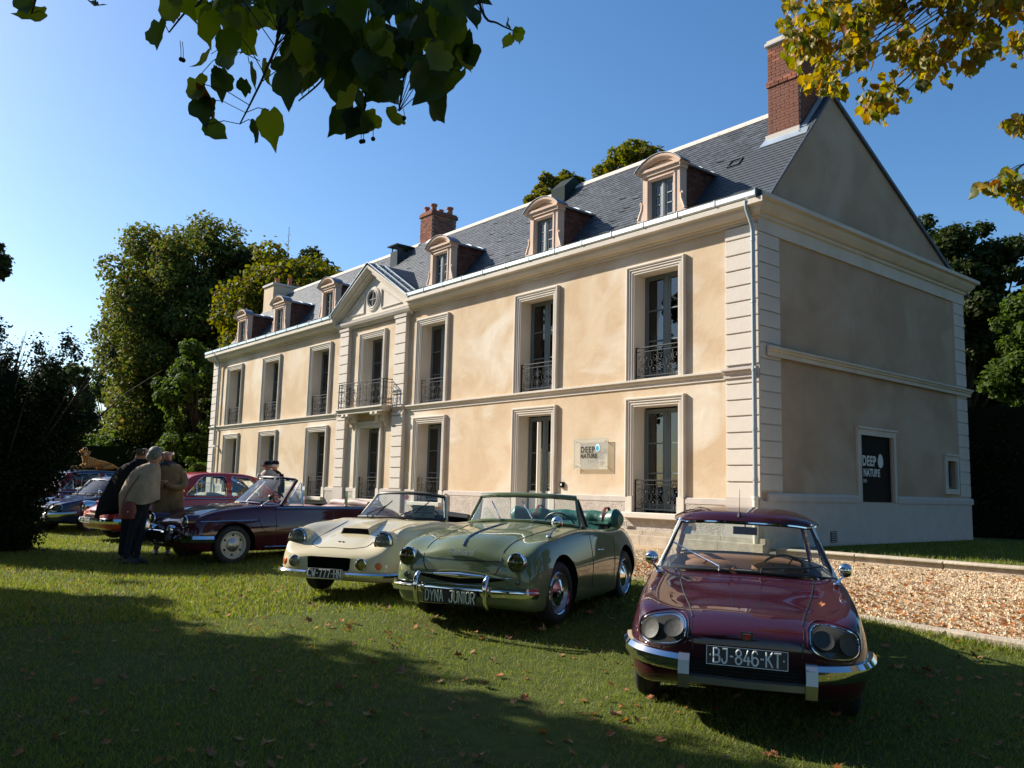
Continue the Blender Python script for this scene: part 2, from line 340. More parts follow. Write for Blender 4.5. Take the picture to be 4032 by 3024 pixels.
for (a, b) in ((XL-0.36, -17.8), (-12.75, 0.24)):
    x = a; n = 0
    while x < b-0.05:
        e = min(b, x+1.0); mb = MB(); z = 7.03
        mb.sweep([(0.28, 0.0), (0.375, 0.0), (0.41, 0.03), (0.41, 0.13), (0.425, 0.145), (0.40, 0.155), (0.39, 0.12), (0.28, 0.11)], [((x+0.006, 0, z), (0, -1, 0)), ((e-0.006, 0, z), (0, -1, 0))])
        mb.sweep([(0.405, 0.0), (0.422, 0.02), (0.422, 0.15), (0.40, 0.16)], [((e-0.025, 0, z), (0, -1, 0)), ((e-0.006, 0, z), (0, -1, 0))])
        mb.build('gutter_length', MT['zinc'], HOUSE); x = e
mb = MB(); mb.box(0.242, 0.262, -0.42, -0.02, 6.99, 7.19); mb.box(0.05, 0.25, -0.30, 0.05, 7.10, 7.2); mb.build('gutter_end_box', MT['zincdark'], HOUSE)
mb = MB(); mb.quad((XL, -0.28, 7.16), (-17.8, -0.28, 7.16), (-17.8, 0.3, 7.16), (XL, 0.3, 7.16)); mb.quad((-12.8, -0.28, 7.16), (0.2, -0.28, 7.16), (0.2, 0.3, 7.16), (-12.8, 0.3, 7.16)); mb.build('gutter_bed', MT['zinc'], HOUSE, fixn=False)
# quoins
PITCH_Q = 0.335
quoin_cache = {}
def quoins(x0, x1, y, z0, z1, nm='quoin_stone', gable=False, par=HOUSE):
    z = z0
    while z < z1-0.1:
        h = min(PITCH_Q, z1-z)-0.028; key = (round(x1-x0, 3), round(h, 3), gable)
        if key not in quoin_cache:
            q = MB()
            if gable: q.prism([(0, 0), (x1-x0, 0), (x1-x0, h), (0, h)], 0.0, 0.036, 'x')
            else: q.cbox(0, x1-x0, -0.045, 0, 0, h, 0.008)
            quoin_cache[key] = q.mesh('quoin_stone', MT['quoin'])
        link(nm, quoin_cache[key], par, ((0, x0, z+0.014) if gable else (x0, y, z+0.014))); z += PITCH_Q
for (x0, x1, y) in ((-0.77, 0.036, 0), (XL, -29.42, 0), (-17.50, -16.87, -0.09), (-13.75, -13.10, -0.09)): MB().box(x0+0.01, x1-0.01, y-0.012, 0.005, 0.93, 6.64).build('quoin_backing', MT['band'], HOUSE)
for y0, y1 in ((0.0, 0.76), (9.20, DEP+0.01)): MB().box(-0.005, 0.012, y0, y1, 1.07, 6.44).build('quoin_backing', MT['band'], HOUSE)
quoins(-0.77, 0.036, 0, 0.93, 3.42); quoins(-0.77, 0.036, 0, 3.66, 6.62)
quoins(XL-0.03, -29.42, 0, 0.93, 3.42); quoins(XL-0.03, -29.42, 0, 3.66, 6.62)
for a, b in ((-17.50, -16.87), (-13.75, -13.10)): quoins(a, b, -0.10, 0.93, 3.40); quoins(a, b, -0.10, 3.62, 6.50)
quoins(0.0, 0.74, 0, 1.10, 6.44, gable=True); quoins(9.22, DEP+0.01, 0, 1.10, 6.44, gable=True)
for a, b, q in ((-0.80, 0.04, 0.05), (-17.53, -16.9, 0.09), (-13.75, -13.07, 0.09)): MB().sweep([(p[0]+q, p[1]) for p in pf], [((a, 0, 3.60), (0, -1, 0)), ((b, 0, 3.60), (0, -1, 0))]).build('pilaster_moulding', MT['band'], HOUSE)
for a, b in ((-17.54, -16.84), (-13.79, -13.06)): MB().box(a, b, -0.17, 0, 6.50, 6.60).build('pilaster_capital', MT['band'], HOUSE)
for a, b in ((-17.54, -16.84), (-13.79, -13.06), (-0.80, 0.05)): MB().box(a, b, -0.13 if a < -5 else -0.06, 0, 0.0, 0.95).build('pilaster_base', MT['band'], HOUSE)


# --- windows
def scroll(cx, cz, r, a0, turns, flip=1, n=14):
    return [(cx+flip*r*(1-0.75*t/n)*math.cos(a0+turns*2*PI*t/n), 0, cz+r*(1-0.75*t/n)*math.sin(a0+turns*2*PI*t/n)) for t in range(n+1)]
def railing_mesh(w, h, name='wrought_iron_railing'):
    m = MB(); b = 0.011
    m.box(0, w, -0.02, 0.02, h-0.022, h); m.box(0, w, -b, b, h-0.12, h-0.105); m.box(0, w, -b, b, 0.05, 0.068)
    for x in (0.01, w-0.01): m.box(x-0.013, x+0.013, -0.013, 0.013, -0.02, h)
    k = max(2, round(w/0.42)); s = w/k; zc = (h-0.115+0.06)/2
    for i in range(k):
        cx = s*(i+0.5); q = (h-0.18)/4
        for fx in (-1, 1):
            for fz in (-1, 1):
                rr_ = min(.085, s*.21); m.tube(scroll(cx+fx*rr_*1.08, zc+fz*q*.98, rr_, -fz*PI/2, -fz*.95 if fx > 0 else -fz*.95, fx, 16), 0.008, 4); m.tube([(cx+fx*.012, 0, zc+fz*q*1.9), (cx+fx*.012, 0, zc+fz*q*.1)], .006, 4)
        m.tube([(cx+0.04*math.cos(a*PI/4), 0, h-0.06+0.04*math.sin(a*PI/4)) for a in range(9)], 0.007, 4)
        m.tube([(cx+0.045*math.cos(a*PI/2), 0, zc+0.05*math.sin(a*PI/2)) for a in range(5)], 0.009, 4)
        m.tube([(cx+0.03*math.cos(a*PI/4), 0, 0.02+0.03*math.sin(a*PI/4)) for a in range(9)], 0.006, 4)
        if i < k-1:
            x = s*(i+1); d = s*0.30
            m.tube([(x, 0, 0.06), (x, 0, zc-0.10), (x-d*0.4, 0, zc-0.06), (x-d*0.4, 0, zc+0.06), (x, 0, zc+0.10), (x, 0, h-0.11)], 0.007, 4)
            m.tube([(x, 0, zc-0.10), (x+d*0.4, 0, zc-0.06), (x+d*0.4, 0, zc+0.06), (x, 0, zc+0.10)], 0.007, 4)
    return m.mesh(name, MT['iron'])
def architrave_mesh(w, h, foot=0.0):
    'moulded surround, outer width w, outer height h, origin at outer bottom left'
    m = MB(); pr = [(0, 0.0), (0, 0.085), (0.03, 0.095), (0.055, 0.085), (0.06, 0.06), (0.10, 0.07), (0.11, 0.045), (0.16, 0.05), (0.175, 0.03), (0.21, 0.03), (0.21, 0)]  # (inward, proud)
    def run(p): return [(p[0][0]+a*p[1][0], -d, p[0][1]+a*p[1][1]) for a, d in pr]
    P = [run(((0, 0), (1, 0))), run(((0, h), (1, -1))), run(((w, h), (-1, -1))), run(((w, 0), (-1, 0)))]
    m.grid(P); return m.mesh('architrave', MT['stone'], fixn=True)
def casement(w, h, name, rows=3):
    'returns (frame mesh, pane meshes list with offsets): outer frame w*h, origin bottom left'
    m = MB(); f = 0.055; m.box(0, f, 0, 0.06, 0, h); m.box(w-f, w, 0, 0.06, 0, h); m.box(f, w-f, 0, 0.06, h-f, h); m.box(f, w-f, 0, 0.06, 0, f)
    c = w/2; m.box(c-0.05, c+0.05, -0.015, 0.05, f, h-f); m.box(c-0.014, c+0.014, -0.028, -0.015, f, h-f)
    st = 0.05; panes = []; mun = []
    for s, (a, b) in enumerate(((f, c-0.05), (c+0.05, w-f))):
        a += 0.003; b -= 0.003; m.box(a, a+st, 0.008, 0.05, f, h-f); m.box(b-st, b, 0.008, 0.05, f, h-f); m.box(a+st, b-st, 0.008, 0.05, f, f+0.11); m.box(a+st, b-st, 0.008, 0.05, h-f-st, h-f)
        z0, z1 = f+0.11, h-f-st; rh = (z1-z0)/rows
        for k in range(1, rows): mun.append((a+st, z0+rh*k, b-a-2*st))
        for k in range(rows): panes.append((a+st, z0+rh*k+(0.014 if k else 0), b-a-2*st, rh-0.014*(1 if k in (0, rows-1) else 2)))
    return m.mesh(name, MT['frame']), mun, panes
pane_cache = {}; bar_cache = {}
def bar(w, par, loc):
    k = round(w, 3)
    if k not in bar_cache: bar_cache[k] = MB().box(0, w, 0.0, 0.045, -0.014, 0.014).mesh('glazing_bar', MT['frame'])
    link('glazing_bar', bar_cache[k], par, loc)
def pane(w, h, par, loc):
    k = (round(w, 3), round(h, 3))
    if k not in pane_cache: pane_cache[k] = MB().box(0, w, 0, 0.006, 0, h).mesh('pane', MT['wglass'])
    link('pane', pane_cache[k], par, loc)
W0 = 1.73; ow = W0-0.42
arch_up = architrave_mesh(W0, 6.31-ZS); arch_gr = architrave_mesh(W0, 3.18-0.92)
rail_up = railing_mesh(ow, 0.74); rail_gr = railing_mesh(ow, 0.72)
cs_up = casement(ow-0.0, 2.46, 'casement_frame'); cs_gr = casement(ow-0.0, 2.33, 'casement_frame'); cs_dr = casement(ow, 2.80, 'door_frame')
GLZ = 0.36
def place_case(cs, par, x, z, w):
    link('casement_frame', cs[0], par, (x, GLZ, z))
    for (a, b, w_) in cs[1]: bar(w_, par, (x+a, GLZ, z+b))
    for (a, b, pw, ph) in cs[2]: pane(pw, ph, par, (x+a, GLZ+0.025, z+b))
lowm = MB()  # stone jambs below the architrave on the ground floor
lowm.box(0, 0.195, -0.075, 0.0, 0.56, 0.92); low_me = lowm.mesh('plinth_jamb', MT['stone'])
sillm = MB(); sillm.cbox(0.0, W0, -0.20, REV, 0.43, 0.56, 0.015); sill_me = sillm.mesh('window_sill', MT['stone'])
under = MB(); under.box(0.02, W0-0.02, -0.052, 0.02, 0.0, 0.43); under_me = under.mesh('plinth_panel', MT['rough'])
lint = MB(); lint.box(0.05, W0-0.05, 0.02, 0.03, 0, 0.02)
for i, (a, b) in enumerate(BAYS):
    c = (a+b)/2; x = c-W0/2
    w = empty('window', (x, 0, 0), parent=HOUSE)
    if i == 3: w['label'] = 'upper French window opening on the balcony'
    link('architrave', arch_up, w, (0, 0, ZS)); place_case(cs_up, w, 0.21, ZS+0.05, ow)
    if i != 3: link('railing', rail_up, w, (0.21, 0.05, ZS+0.03))
    if i in (2, 3, 4): MB().box(0.30, W0-0.30, 0.62, 0.64, ZS+0.1, 6.0).build('blind', MT['curtain'], w)
    if i in (5, 6): MB().box(0.27, 0.50, 0.60, 0.63, ZS+0.1, 6.05).build('curtain', MT['curtain'], w)
    if i in (0, 1, 5): MB().box(W0-0.48, W0-0.27, 0.60, 0.63, ZS+0.1, 6.05).build('curtain', MT['curtain'], w)
    if i == 5:
        d = empty('glazed_door', (x, 0, 0), parent=HOUSE); d['label'] = 'grey glazed double door with a long cream pull handle'
        link('architrave', arch_gr, d, (0, 0, 0.92)); place_case(cs_dr, d, 0.21, 0.14, ow)
        jm = MB(); jm.box(0.02, 0.215, -0.055, 0, 0.12, 0.92); jm.box(W0-0.215, W0-0.02, -0.055, 0, 0.12, 0.92); jm.build('door_jamb', MT['stone'], d)
        MB().cbox(0.1, W0-0.1, -0.45, REV, -0.1, 0.12, 0.02).build('door_step', MT['stone'], d)
        MB().tube([(W0/2+0.06, 0.10, 0.28), (W0/2+0.06, 0.10, 2.78)], 0.055, 12).build('pull_handle', MT['cream_metal'], d, smooth=True)
        MB().box(0.28, W0/2-0.07, GLZ-0.004, GLZ+0.0, 0.24, 0.98).box(W0/2+0.07, W0-0.28, GLZ-0.004, GLZ, 0.24, 0.98).build('kick_panel', MT['white'], d)
        MB().box(0.47, 0.5, 0.6, 0.62, 0.2, 2.9).box(0.28, 0.46, 0.6, 0.62, 0.2, 2.9).build('blind', MT['curtain'], d)
        for k, (tx, tz, ts) in enumerate((("SPA DEEP", 1.60, .05), ("91, avenue", 1.52, .04), ("Horaires d'", 1.40, .045), ("Du lundi au", 1.33, .04), ("10h -", 1.26, .04))):
            text_obj(tx, ts*1.5, MT['white'], d, Matrix.Translation((W0-0.44, GLZ+0.015, tz)) @ Matrix.Rotation(PI/2, 4, 'X'), 'door_lettering', 0.001)
        continue
    w = empty('window', (x, 0, 0), parent=HOUSE)
    link('architrave', arch_gr, w, (0, 0, 0.92)); place_case(cs_gr, w, 0.21, 0.60, ow); link('railing', rail_gr, w, (0.21, 0.05, 0.58))
    link('plinth_jamb', low_me, w, (0.02, 0, 0)); link('plinth_jamb', low_me, w, (W0-0.215, 0, 0)); link('sill', sill_me, w, (0, 0, 0)); link('plinth_panel', under_me, w, (0, 0, 0))
    if i in (2, 3, 4): MB().box(0.30, W0-0.30, 0.62, 0.64, 0.7, 2.9).build('blind', MT['curtain'], w)
    if i == 6: MB().box(0.28, 0.50, 0.60, 0.63, 0.65, 2.95).build('curtain', MT['curtain'], w)
# rooms behind the panes
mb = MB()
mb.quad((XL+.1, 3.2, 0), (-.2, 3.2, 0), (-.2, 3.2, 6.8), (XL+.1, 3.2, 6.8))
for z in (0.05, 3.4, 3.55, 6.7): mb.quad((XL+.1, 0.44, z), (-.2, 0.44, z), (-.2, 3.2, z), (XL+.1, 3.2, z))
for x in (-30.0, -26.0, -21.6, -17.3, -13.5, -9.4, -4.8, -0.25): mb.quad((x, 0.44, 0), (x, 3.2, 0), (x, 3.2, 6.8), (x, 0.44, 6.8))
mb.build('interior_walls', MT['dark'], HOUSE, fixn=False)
# --- balcony
bal = empty('balcony', (0, 0, 0), parent=HOUSE)
bx0, bx1, bd = -16.84, -13.86, 0.44
mb = MB(); sp = [(0, -0.16), (0.02, -0.16), (0.02, -0.11), (0.06, -0.08), (0.06, -0.03), (0.11, -0.02), (0.11, 0.03)]
mb.prism([(bx0-0.02, -0.15), (bx1+0.02, -0.15), (bx1+0.02, -bd-0.02), (bx0-0.02, -bd-0.02)], 3.44, 3.62, 'z')
mb.prism([(bx0-0.10, 0.0), (bx1+0.10, 0.0), (bx1+0.10, -bd-0.10), (bx0-0.10, -bd-0.10)], 3.575, 3.63, 'z')
mb.prism([(bx0-0.05, 0.0), (bx1+0.05, 0.0), (bx1+0.05, -bd-0.05), (bx0-0.05, -bd-0.05)], 3.52, 3.574, 'z')
mb.build('balcony_slab', MT['stone'], bal)
cprof = [(0, 3.44), (-0.46, 3.44), (-0.47, 3.36), (-0.43, 3.31), (-0.36, 3.33), (-0.30, 3.36), (-0.26, 3.30), (-0.26, 3.20), (-0.22, 3.14), (-0.16, 3.16), (-0.12, 3.12), (-0.10, 3.02), (-0.04, 2.96), (0, 2.97)]
for x in (-16.55, -16.25, -14.60, -14.30): MB().prism([(p[0], p[1]) for p in cprof], x, x+0.15, 'x').build('corbel', MT['stone'], bal)
rl = railing_mesh(bx1-bx0, 0.86); link('front_railing', rl, bal, (bx0, -bd, 3.64))
rs = railing_mesh(bd, 0.86); 
for x in (bx0, bx1): link('side_railing', rs, bal, (x, 0, 3.64), (0, 0, -PI/2))
# --- pediment
ped = empty('pediment', (0, 0, 0), parent=HOUSE)
PX, PHW, PB, PA = -15.32, 2.52, 6.92, 8.33
mb = MB(); mb.add([(PX-PHW, -0.10, PB-0.05), (PX+PHW, -0.10, PB-0.05), (PX, -0.10, PA)], [(0, 1, 2)])
tym = MB(); tym.prism([(PX-PHW+0.1, PB-0.05), (PX+PHW-0.1, PB-0.05), (PX, PA)], -0.10, 0.4, 'y').build('tympanum', MT['stone'], ped)
rp = [(0, 0.0), (0.10, 0.0), (0.12, 0.06), (0.20, 0.09), (0.22, 0.15), (0.30, 0.19), (0.33, 0.26), (0.33, 0.30), (0.0, 0.30)]
sl_ = (PA-PB)/PHW; ln = math.sqrt(1+sl_*sl_)
mb = MB()
def rk(x, z, s): return [(x-s*(-o)*0 - s*0, -0.08-o, z+h*ln-0.12) for o, h in rp]
P = [rk(PX-PHW-0.12, PB-0.05, 1), rk(PX, PA+0.02, 1), rk(PX+PHW+0.12, PB-0.05, 1)]
mb.grid(P); mb.add(P[0], [tuple(range(len(rp)))]); mb.add(P[2], [tuple(range(len(rp)))]); mb.build('raking_cornice', MT['stone'], ped)
ring = MB(); oc = (PX, 7.42)
ring.lathe([(0.30, -0.02), (0.30, 0.06), (0.335, 0.075), (0.36, 0.05), (0.40, 0.055), (0.44, 0.03), (0.44, -0.02)], (oc[0], -0.10, oc[1]), (0, -1, 0), 32).build('oculus_surround', MT['stone'], ped, smooth=True, sharp=30)
MB().lathe([(0.0, 0), (0.30, 0)], (oc[0], -0.104, oc[1]), (0, -1, 0), 28).build('oculus_pane', MT['black'], ped)
fr = MB(); fr.lathe([(0.295, 0), (0.295, 0.03), (0.25, 0.03), (0.25, 0)], (oc[0], -0.106, oc[1]), (0, -1, 0), 28); fr.box(oc[0]-0.014, oc[0]+0.014, -0.125, -0.105, oc[1]-0.27, oc[1]+0.27); fr.box(oc[0]-0.27, oc[0]+0.27, -0.124, -0.105, oc[1]-0.014, oc[1]+0.014); fr.build('oculus_frame', MT['frame'], ped)
for s in (-1, 1):
    tri = [(oc[0]+s*0.58, PB+0.10), (oc[0]+s*1.85, PB+0.10), (oc[0]+s*0.58, PB+0.78)]
    m = MB(); m.tube([(tri[k][0], -0.11, tri[k][1]) for k in (0, 1, 2, 0)], 0.035, 6); m.build('panel_moulding', MT['stone'], ped)
# small roof behind it
mb = MB(); rw = PHW+0.1; zt = PA+0.34; zb = PB+0.18; yr = (zt-6.854)/1.19+0.1; yb = (zb-6.854)/1.19
for s in (-1, 1): mb.quad((PX, -0.42, zt), (PX+s*rw, -0.42, zb), (PX+s*rw, yb, zb), (PX, yr, zt))
mb.build('pediment_roof', MT['slate'], ped, fixn=False)
mb = MB()
for s in (-1, 1):
    for k in (0.0, 0.33, 0.66):
        y = -0.42+k*1.1; f1 = min(1.0, max(0.0, 1-(y-yb)/(yr-yb))) if y > yb else 1.0
        mb.tube([(PX, y, zt+0.015), (PX+s*rw*f1, y, zt+(zb-zt)*f1+0.015)], 0.02, 4)
mb.build('pediment_roof_seam', MT['zinc'], ped)

# --- roof
ROOF = empty('roof', (0, 0, 0), parent=HOUSE)
yb0 = 0.10; SL = math.hypot(RY-yb0, (RY-yb0)*1.19); ux = Vector((0, 1, 1.19)).normalized(); nrm = Vector((0, -1.19, 1)).normalized()
def rp_(x, s, h=0.0): return Vector((x, yb0, 6.854+1.19*yb0)) + ux*s + nrm*h
mb = MB(); mb.quad(rp_(XL-0.08, -0.1, -0.03), rp_(0.05, -0.1, -0.03), rp_(0.05, SL, -0.03), rp_(XL-0.08, SL, -0.03)); mb.build('roof_deck', MT['zincdark'], ROOF, fixn=False)
mb = MB(); mb.quad((XL-0.08, RY, RZ), (0.06, RY, RZ), (0.06, DEP+0.35, RZ-0.511*(DEP+0.35-RY)), (XL-0.08, DEP+0.35, RZ-0.511*(DEP+0.35-RY)))
mb.prism([(RY, RZ-0.10), (DEP+0.35, RZ-0.511*(DEP+0.35-RY)-0.10), (DEP+0.35, RZ-0.511*(DEP+0.35-RY)+0.0), (RY, RZ)], 0.0, 0.07, 'x'); mb.build('rear_roof_slope', MT['slate'], ROOF, fixn=False)
EXPO, SW = 0.125, 0.205; rows = int(SL/EXPO); ncol = int((0.06-XL+0.08)/SW)+1
near = []; rest = MB(); mbs = MB()
DORM = [-27.52, -23.56, -19.18, -11.70, -6.82, -2.70]
slv = []
for r in range(rows):
    for c in range(ncol+1):
        x1 = 0.07-(c-(0.5 if r % 2 else 0))*SW; x0 = x1-SW
        x1 = min(x1, 0.07)
        if x1-x0 < 0.05 or x0 < XL-0.1: continue
        xm = (x0+x1)/2; s = r*EXPO
        p = rp_(xm, s)
        if abs(xm-PX) < 2.3 and p.y < 1.2 and p.z < 8.2-abs(xm-PX)*0.5: continue
        if any(abs(xm-d) < 0.5 and p.y < 1.6 and p.z < 8.6 for d in DORM): continue
        if -1.03 < xm < -0.28 and p.y > 2.1: continue
        slv.append(((p-CAM).length, x0+0.003, x1-0.003, s))
slv.sort(key=lambda t: t[0])
slate_me = {}
def slate_shape(q, x0, x1, s, jit):
    t = 0.009
    a = [rp_(x0, s, 0.012+jit), rp_(x1, s, 0.012+jit*0.4), rp_(x1, s+0.19, 0.0), rp_(x0, s+0.19, 0.0), rp_(x0, s, 0.012+t+jit), rp_(x1, s, 0.012+t+jit*0.4), rp_(x1, s+0.19, 0.003), rp_(x0, s+0.19, 0.003)]
    return q.add(a, [(4, 5, 6, 7), (0, 1, 5, 4), (1, 2, 6, 5), (3, 0, 4, 7)])
for k, (d, x0, x1, s) in enumerate(slv):
    if k < 300:
        key = (round(x1-x0, 3), k % 5)
        if key not in slate_me:
            q = MB(); slate_shape(q, 0, x1-x0, 0, rnd.uniform(0, 0.006)); o0 = rp_(0, 0); q.v = [tuple(Vector(v)-o0) for v in q.v]; slate_me[key] = q.mesh('slate', MT['slate'], fixn=False)
        link('slate', slate_me[key], ROOF, rp_(x0, s))
    else: slate_shape(rest, x0, x1, s+rnd.uniform(-0.004, 0.004), rnd.uniform(0, 0.007) if rnd.random() > 0.02 else 0.03)
o = link('slates', np_mesh('slates', np.array(rest.v), np.array(rest.f), MT['slate']), ROOF); o['kind'] = 'stuff'
# ridge lengths, lit cream mortar
x = XL-0.05
mb = MB()
while x < 0.0:
    e = min(0.06, x+0.5); m = MB(); z = RZ+0.05
    m.prism([(RY-0.17, RZ-0.15), (RY-0.13, RZ-0.06), (RY, RZ+0.05), (RY+0.13, RZ+0.0), (RY+0.15, RZ-0.06)], x+0.004, e-0.004, 'x')
    if not (-17.5 < x < -16.8): m.build('ridge_tile', MT['flash'], ROOF)
    x = e
mb = MB(); mb.tube([rp_(0.075, -0.05, 0.0), rp_(0.075, SL, 0.0)], 0.03, 4); mb.build('verge_slate', MT['slate'], ROOF)
m = MB(); a = rp_(-1.75, 2.55, 0.02); m.v = []; 
for (x0, x1, s0, s1) in ((-1.86, -1.52, 2.28, 2.31), (-1.86, -1.52, 2.55, 2.58), (-1.86, -1.83, 2.28, 2.58), (-1.55, -1.52, 2.28, 2.58)):
    m.add([rp_(x0, s0, 0.05), rp_(x1, s0, 0.05), rp_(x1, s1, 0.05), rp_(x0, s1, 0.05), rp_(x0, s0, 0), rp_(x1, s0, 0), rp_(x1, s1, 0), rp_(x0, s1, 0)], [(0, 1, 2, 3), (0, 1, 5, 4), (2, 3, 7, 6), (1, 2, 6, 5), (3, 0, 4, 7)])
m.build('roof_vent', MT['zincdark'], ROOF)

# --- brickwork
BL, BH, BJ = 0.22, 0.065, 0.010
def brick_courses(x0, x1, y0, y1, z0, z1, cb, faces=('f', 'r', 'l', 'b')):
    'calls cb(cx, cy, cz, lx, ly) for the bricks of a hollow stack'
    n = int((z1-z0)/(BH+BJ)); W = x1-x0; Dp = y1-y0
    for r in range(n):
        z = z0+r*(BH+BJ)+BH/2
        def run(L):
            out = []; p = 0.0 if r % 2 else -0.11
            while p < L-0.02:
                a = max(0, p); b = min(L, p+BL)
                if b-a > 0.03: out.append((a+BJ/2, b-BJ/2))
                p += BL+BJ
            return out
        if 'f' in faces:
            for a, b in run(W): cb(x0+(a+b)/2, y0+0.05, z, b-a, 0.10, 'f')
        if 'b' in faces:
            for a, b in run(W): cb(x0+(a+b)/2, y1-0.05, z, b-a, 0.10, 'b')
        if 'r' in faces:
            for a, b in run(Dp-0.2): cb(x1-0.05, y0+0.1+(a+b)/2, z, 0.10, b-a, 'r')
        if 'l' in faces:
            for a, b in run(Dp-0.2): cb(x0+0.05, y0+0.1+(a+b)/2, z, 0.10, b-a, 'l')
def stack(name, x0, x1, y0, y1, zb_, zt_, singles, label=None, band=None, capz=0.16):
    ch = empty(name, ((x0+x1)/2, (y0+y1)/2, zb_), parent=HOUSE)
    if label: ch['label'] = label
    oo = Vector(ch.location); st = [singles]; cache = {}; rest = MB()
    def cb(cx, cy_, cz, lx, ly, fc):
        j = rnd.uniform(-0.0035, 0.0035); cx += j if fc in 'rl' else 0; cy_ += j if fc in 'fb' else 0
        if fc in singles_faces and st[0] > 0:
            st[0] -= 1; k = (round(lx, 3), round(ly, 3))
            if k not in cache: cache[k] = MB().box(-lx/2, lx/2, -ly/2, ly/2, -BH/2, BH/2).mesh('brick', MT['brick'])
            link('brick', cache[k], ch, Vector((cx, cy_, cz))-oo)
        else: rest.box(cx-lx/2-oo.x, cx+lx/2-oo.x, cy_-ly/2-oo.y, cy_+ly/2-oo.y, cz-BH/2-oo.z, cz+BH/2-oo.z)
    singles_faces = 'fr'
    brick_courses(x0, x1, y0, y1, zb_, zt_-capz, cb)
    if band: brick_courses(x0-0.03, x1+0.03, y0-0.03, y1+0.03, band, band+0.15, lambda *a: rest.box(a[0]-a[3]/2-oo.x, a[0]+a[3]/2-oo.x, a[1]-a[4]/2-oo.y, a[1]+a[4]/2-oo.y, a[2]-BH/2-oo.z, a[2]+BH/2-oo.z))
    if rest.f: rest.build('bricks', MT['brick'], ch, fixn=False)['kind'] = 'stuff'
    MB().box(x0+0.008-oo.x, x1-0.008-oo.x, y0+0.008-oo.y, y1-0.008-oo.y, -0.9, zt_-capz-oo.z).build('mortar_core', MT['mortar'], ch)
    MB().cbox(x0-0.05-oo.x, x1+0.05-oo.x, y0-0.05-oo.y, y1+0.05-oo.y, zt_-capz-oo.z, zt_-oo.z-0.06, 0.02).box(x0-0.01-oo.x, x1+0.01-oo.x, y0-0.01-oo.y, y1+0.01-oo.y, zt_-0.06-oo.z, zt_-oo.z).build('chimney_cap', MT['flash'] if band else MT['brick'], ch)
    return ch
def pot(ch, x, y, z, r, h):
    o = Vector(ch.location); MB().lathe([(r*1.05, 0), (r*0.95, h*0.2), (r*0.85, h*0.75), (r*1.1, h*0.82), (r*1.15, h), (r*0.9, h), (r*0.8, h*0.7)], (x-o.x, y-o.y, z-o.z), (0, 0, 1), 12).build('chimney_pot', MT['terra'], ch, smooth=True)
c1 = stack('chimney', -1.05, -0.24, 2.06, 3.85, 9.27, 11.80, 300, 'tall brick chimney at the gable end', 10.62)
for x, y in ((-0.42, 2.55), (-0.42, 3.2)): pot(c1, x, y, 11.80, 0.13, 0.55)
o = Vector(c1.location)
mb = MB(); mb.box(-1.09-o.x, -0.20-o.x, 2.0-o.y, 2.10-o.y, 9.10-o.z, 9.42-o.z); mb.box(-0.25-o.x, -0.20-o.x, 2.1-o.y, 3.0-o.y, 9.27-o.z, 9.36-o.z); mb.build('flashing', MT['flash'], c1)
mb = MB(); mb.add([rp_(-1.18, 2.78, 0.03)-o, rp_(0.05, 2.78, 0.03)-o, rp_(0.02, 3.05, 0.05)-o, rp_(-1.12, 3.05, 0.05)-o], [(0, 1, 2, 3)]); mb.add([rp_(-0.20, 2.9, 0.06)-o, rp_(-0.08, 2.9, 0.03)-o, rp_(-0.08, 4.5, 0.03)-o, rp_(-0.20, 4.5, 0.06)-o], [(0, 1, 2, 3)]); mb.build('chimney_apron', MT['zinc'], c1, fixn=False)
c2 = stack('chimney', -17.48, -16.66, 3.10, 4.25, 10.3, 11.74, 0, 'red brick chimney with four pots near the middle of the ridge', None, 0.2)
for x, y, r_, h_ in ((-17.32, 3.28, .11, .30), (-17.05, 3.42, .125, .40), (-17.1, 3.8, .10, .27), (-16.85, 4.05, .13, .36)): pot(c2, x, y, 11.70, r_, h_)
c3 = empty('chimney', (-29.5, 2.9, 9.2), parent=HOUSE); c3['label'] = 'rendered chimney at the far left end of the roof'
MB().box(-0.55, 0.55, -0.75, 0.6, -0.6, 1.5).build('chimney_stack', MT['plaster'], c3); MB().box(-0.62, 0.62, -0.82, 0.67, 1.5, 1.6).build('chimney_cap', MT['flash'], c3)
for x, y in ((-29.6, 2.6), (-29.2, 3.1)): pot(c3, x, y, 10.8, 0.11, 0.4)
fl = empty('metal_flue', (-17.9, 2.5, 9.7), parent=HOUSE)
MB().box(-0.25, 0.25, -0.3, 0.3, -0.4, 0.42).build('flue_box', MT['zincdark'], fl); m = MB().box(-0.36, 0.36, -0.41, 0.41, 0.62, 0.66)
for x in (-0.2, 0.2):
    for y in (-0.25, 0.25): m.box(x-0.02, x+0.02, y-0.02, y+0.02, 0.42, 0.62)
m.build('flue_cap', MT['zincdark'], fl)
vb = empty('roof_ventilator', (-8.75, 2.75, 10.12), parent=HOUSE); vb.scale = (.72, .72, .8)
MB().prism([(-0.45, -0.35), (0.4, -0.1), (0.4, 0.55), (0.1, 0.72), (-0.45, 0.25)], -0.42, 0.42, 'x').build('ventilator_hood', mat('green_black_metal', (0.025, 0.036, 0.036), 0.85, spec=0.1), vb)
MB().box(-0.44, 0.44, -0.02, 0.02, 0.45, 0.50).build('ventilator_rim', MT['zincdark'], vb)
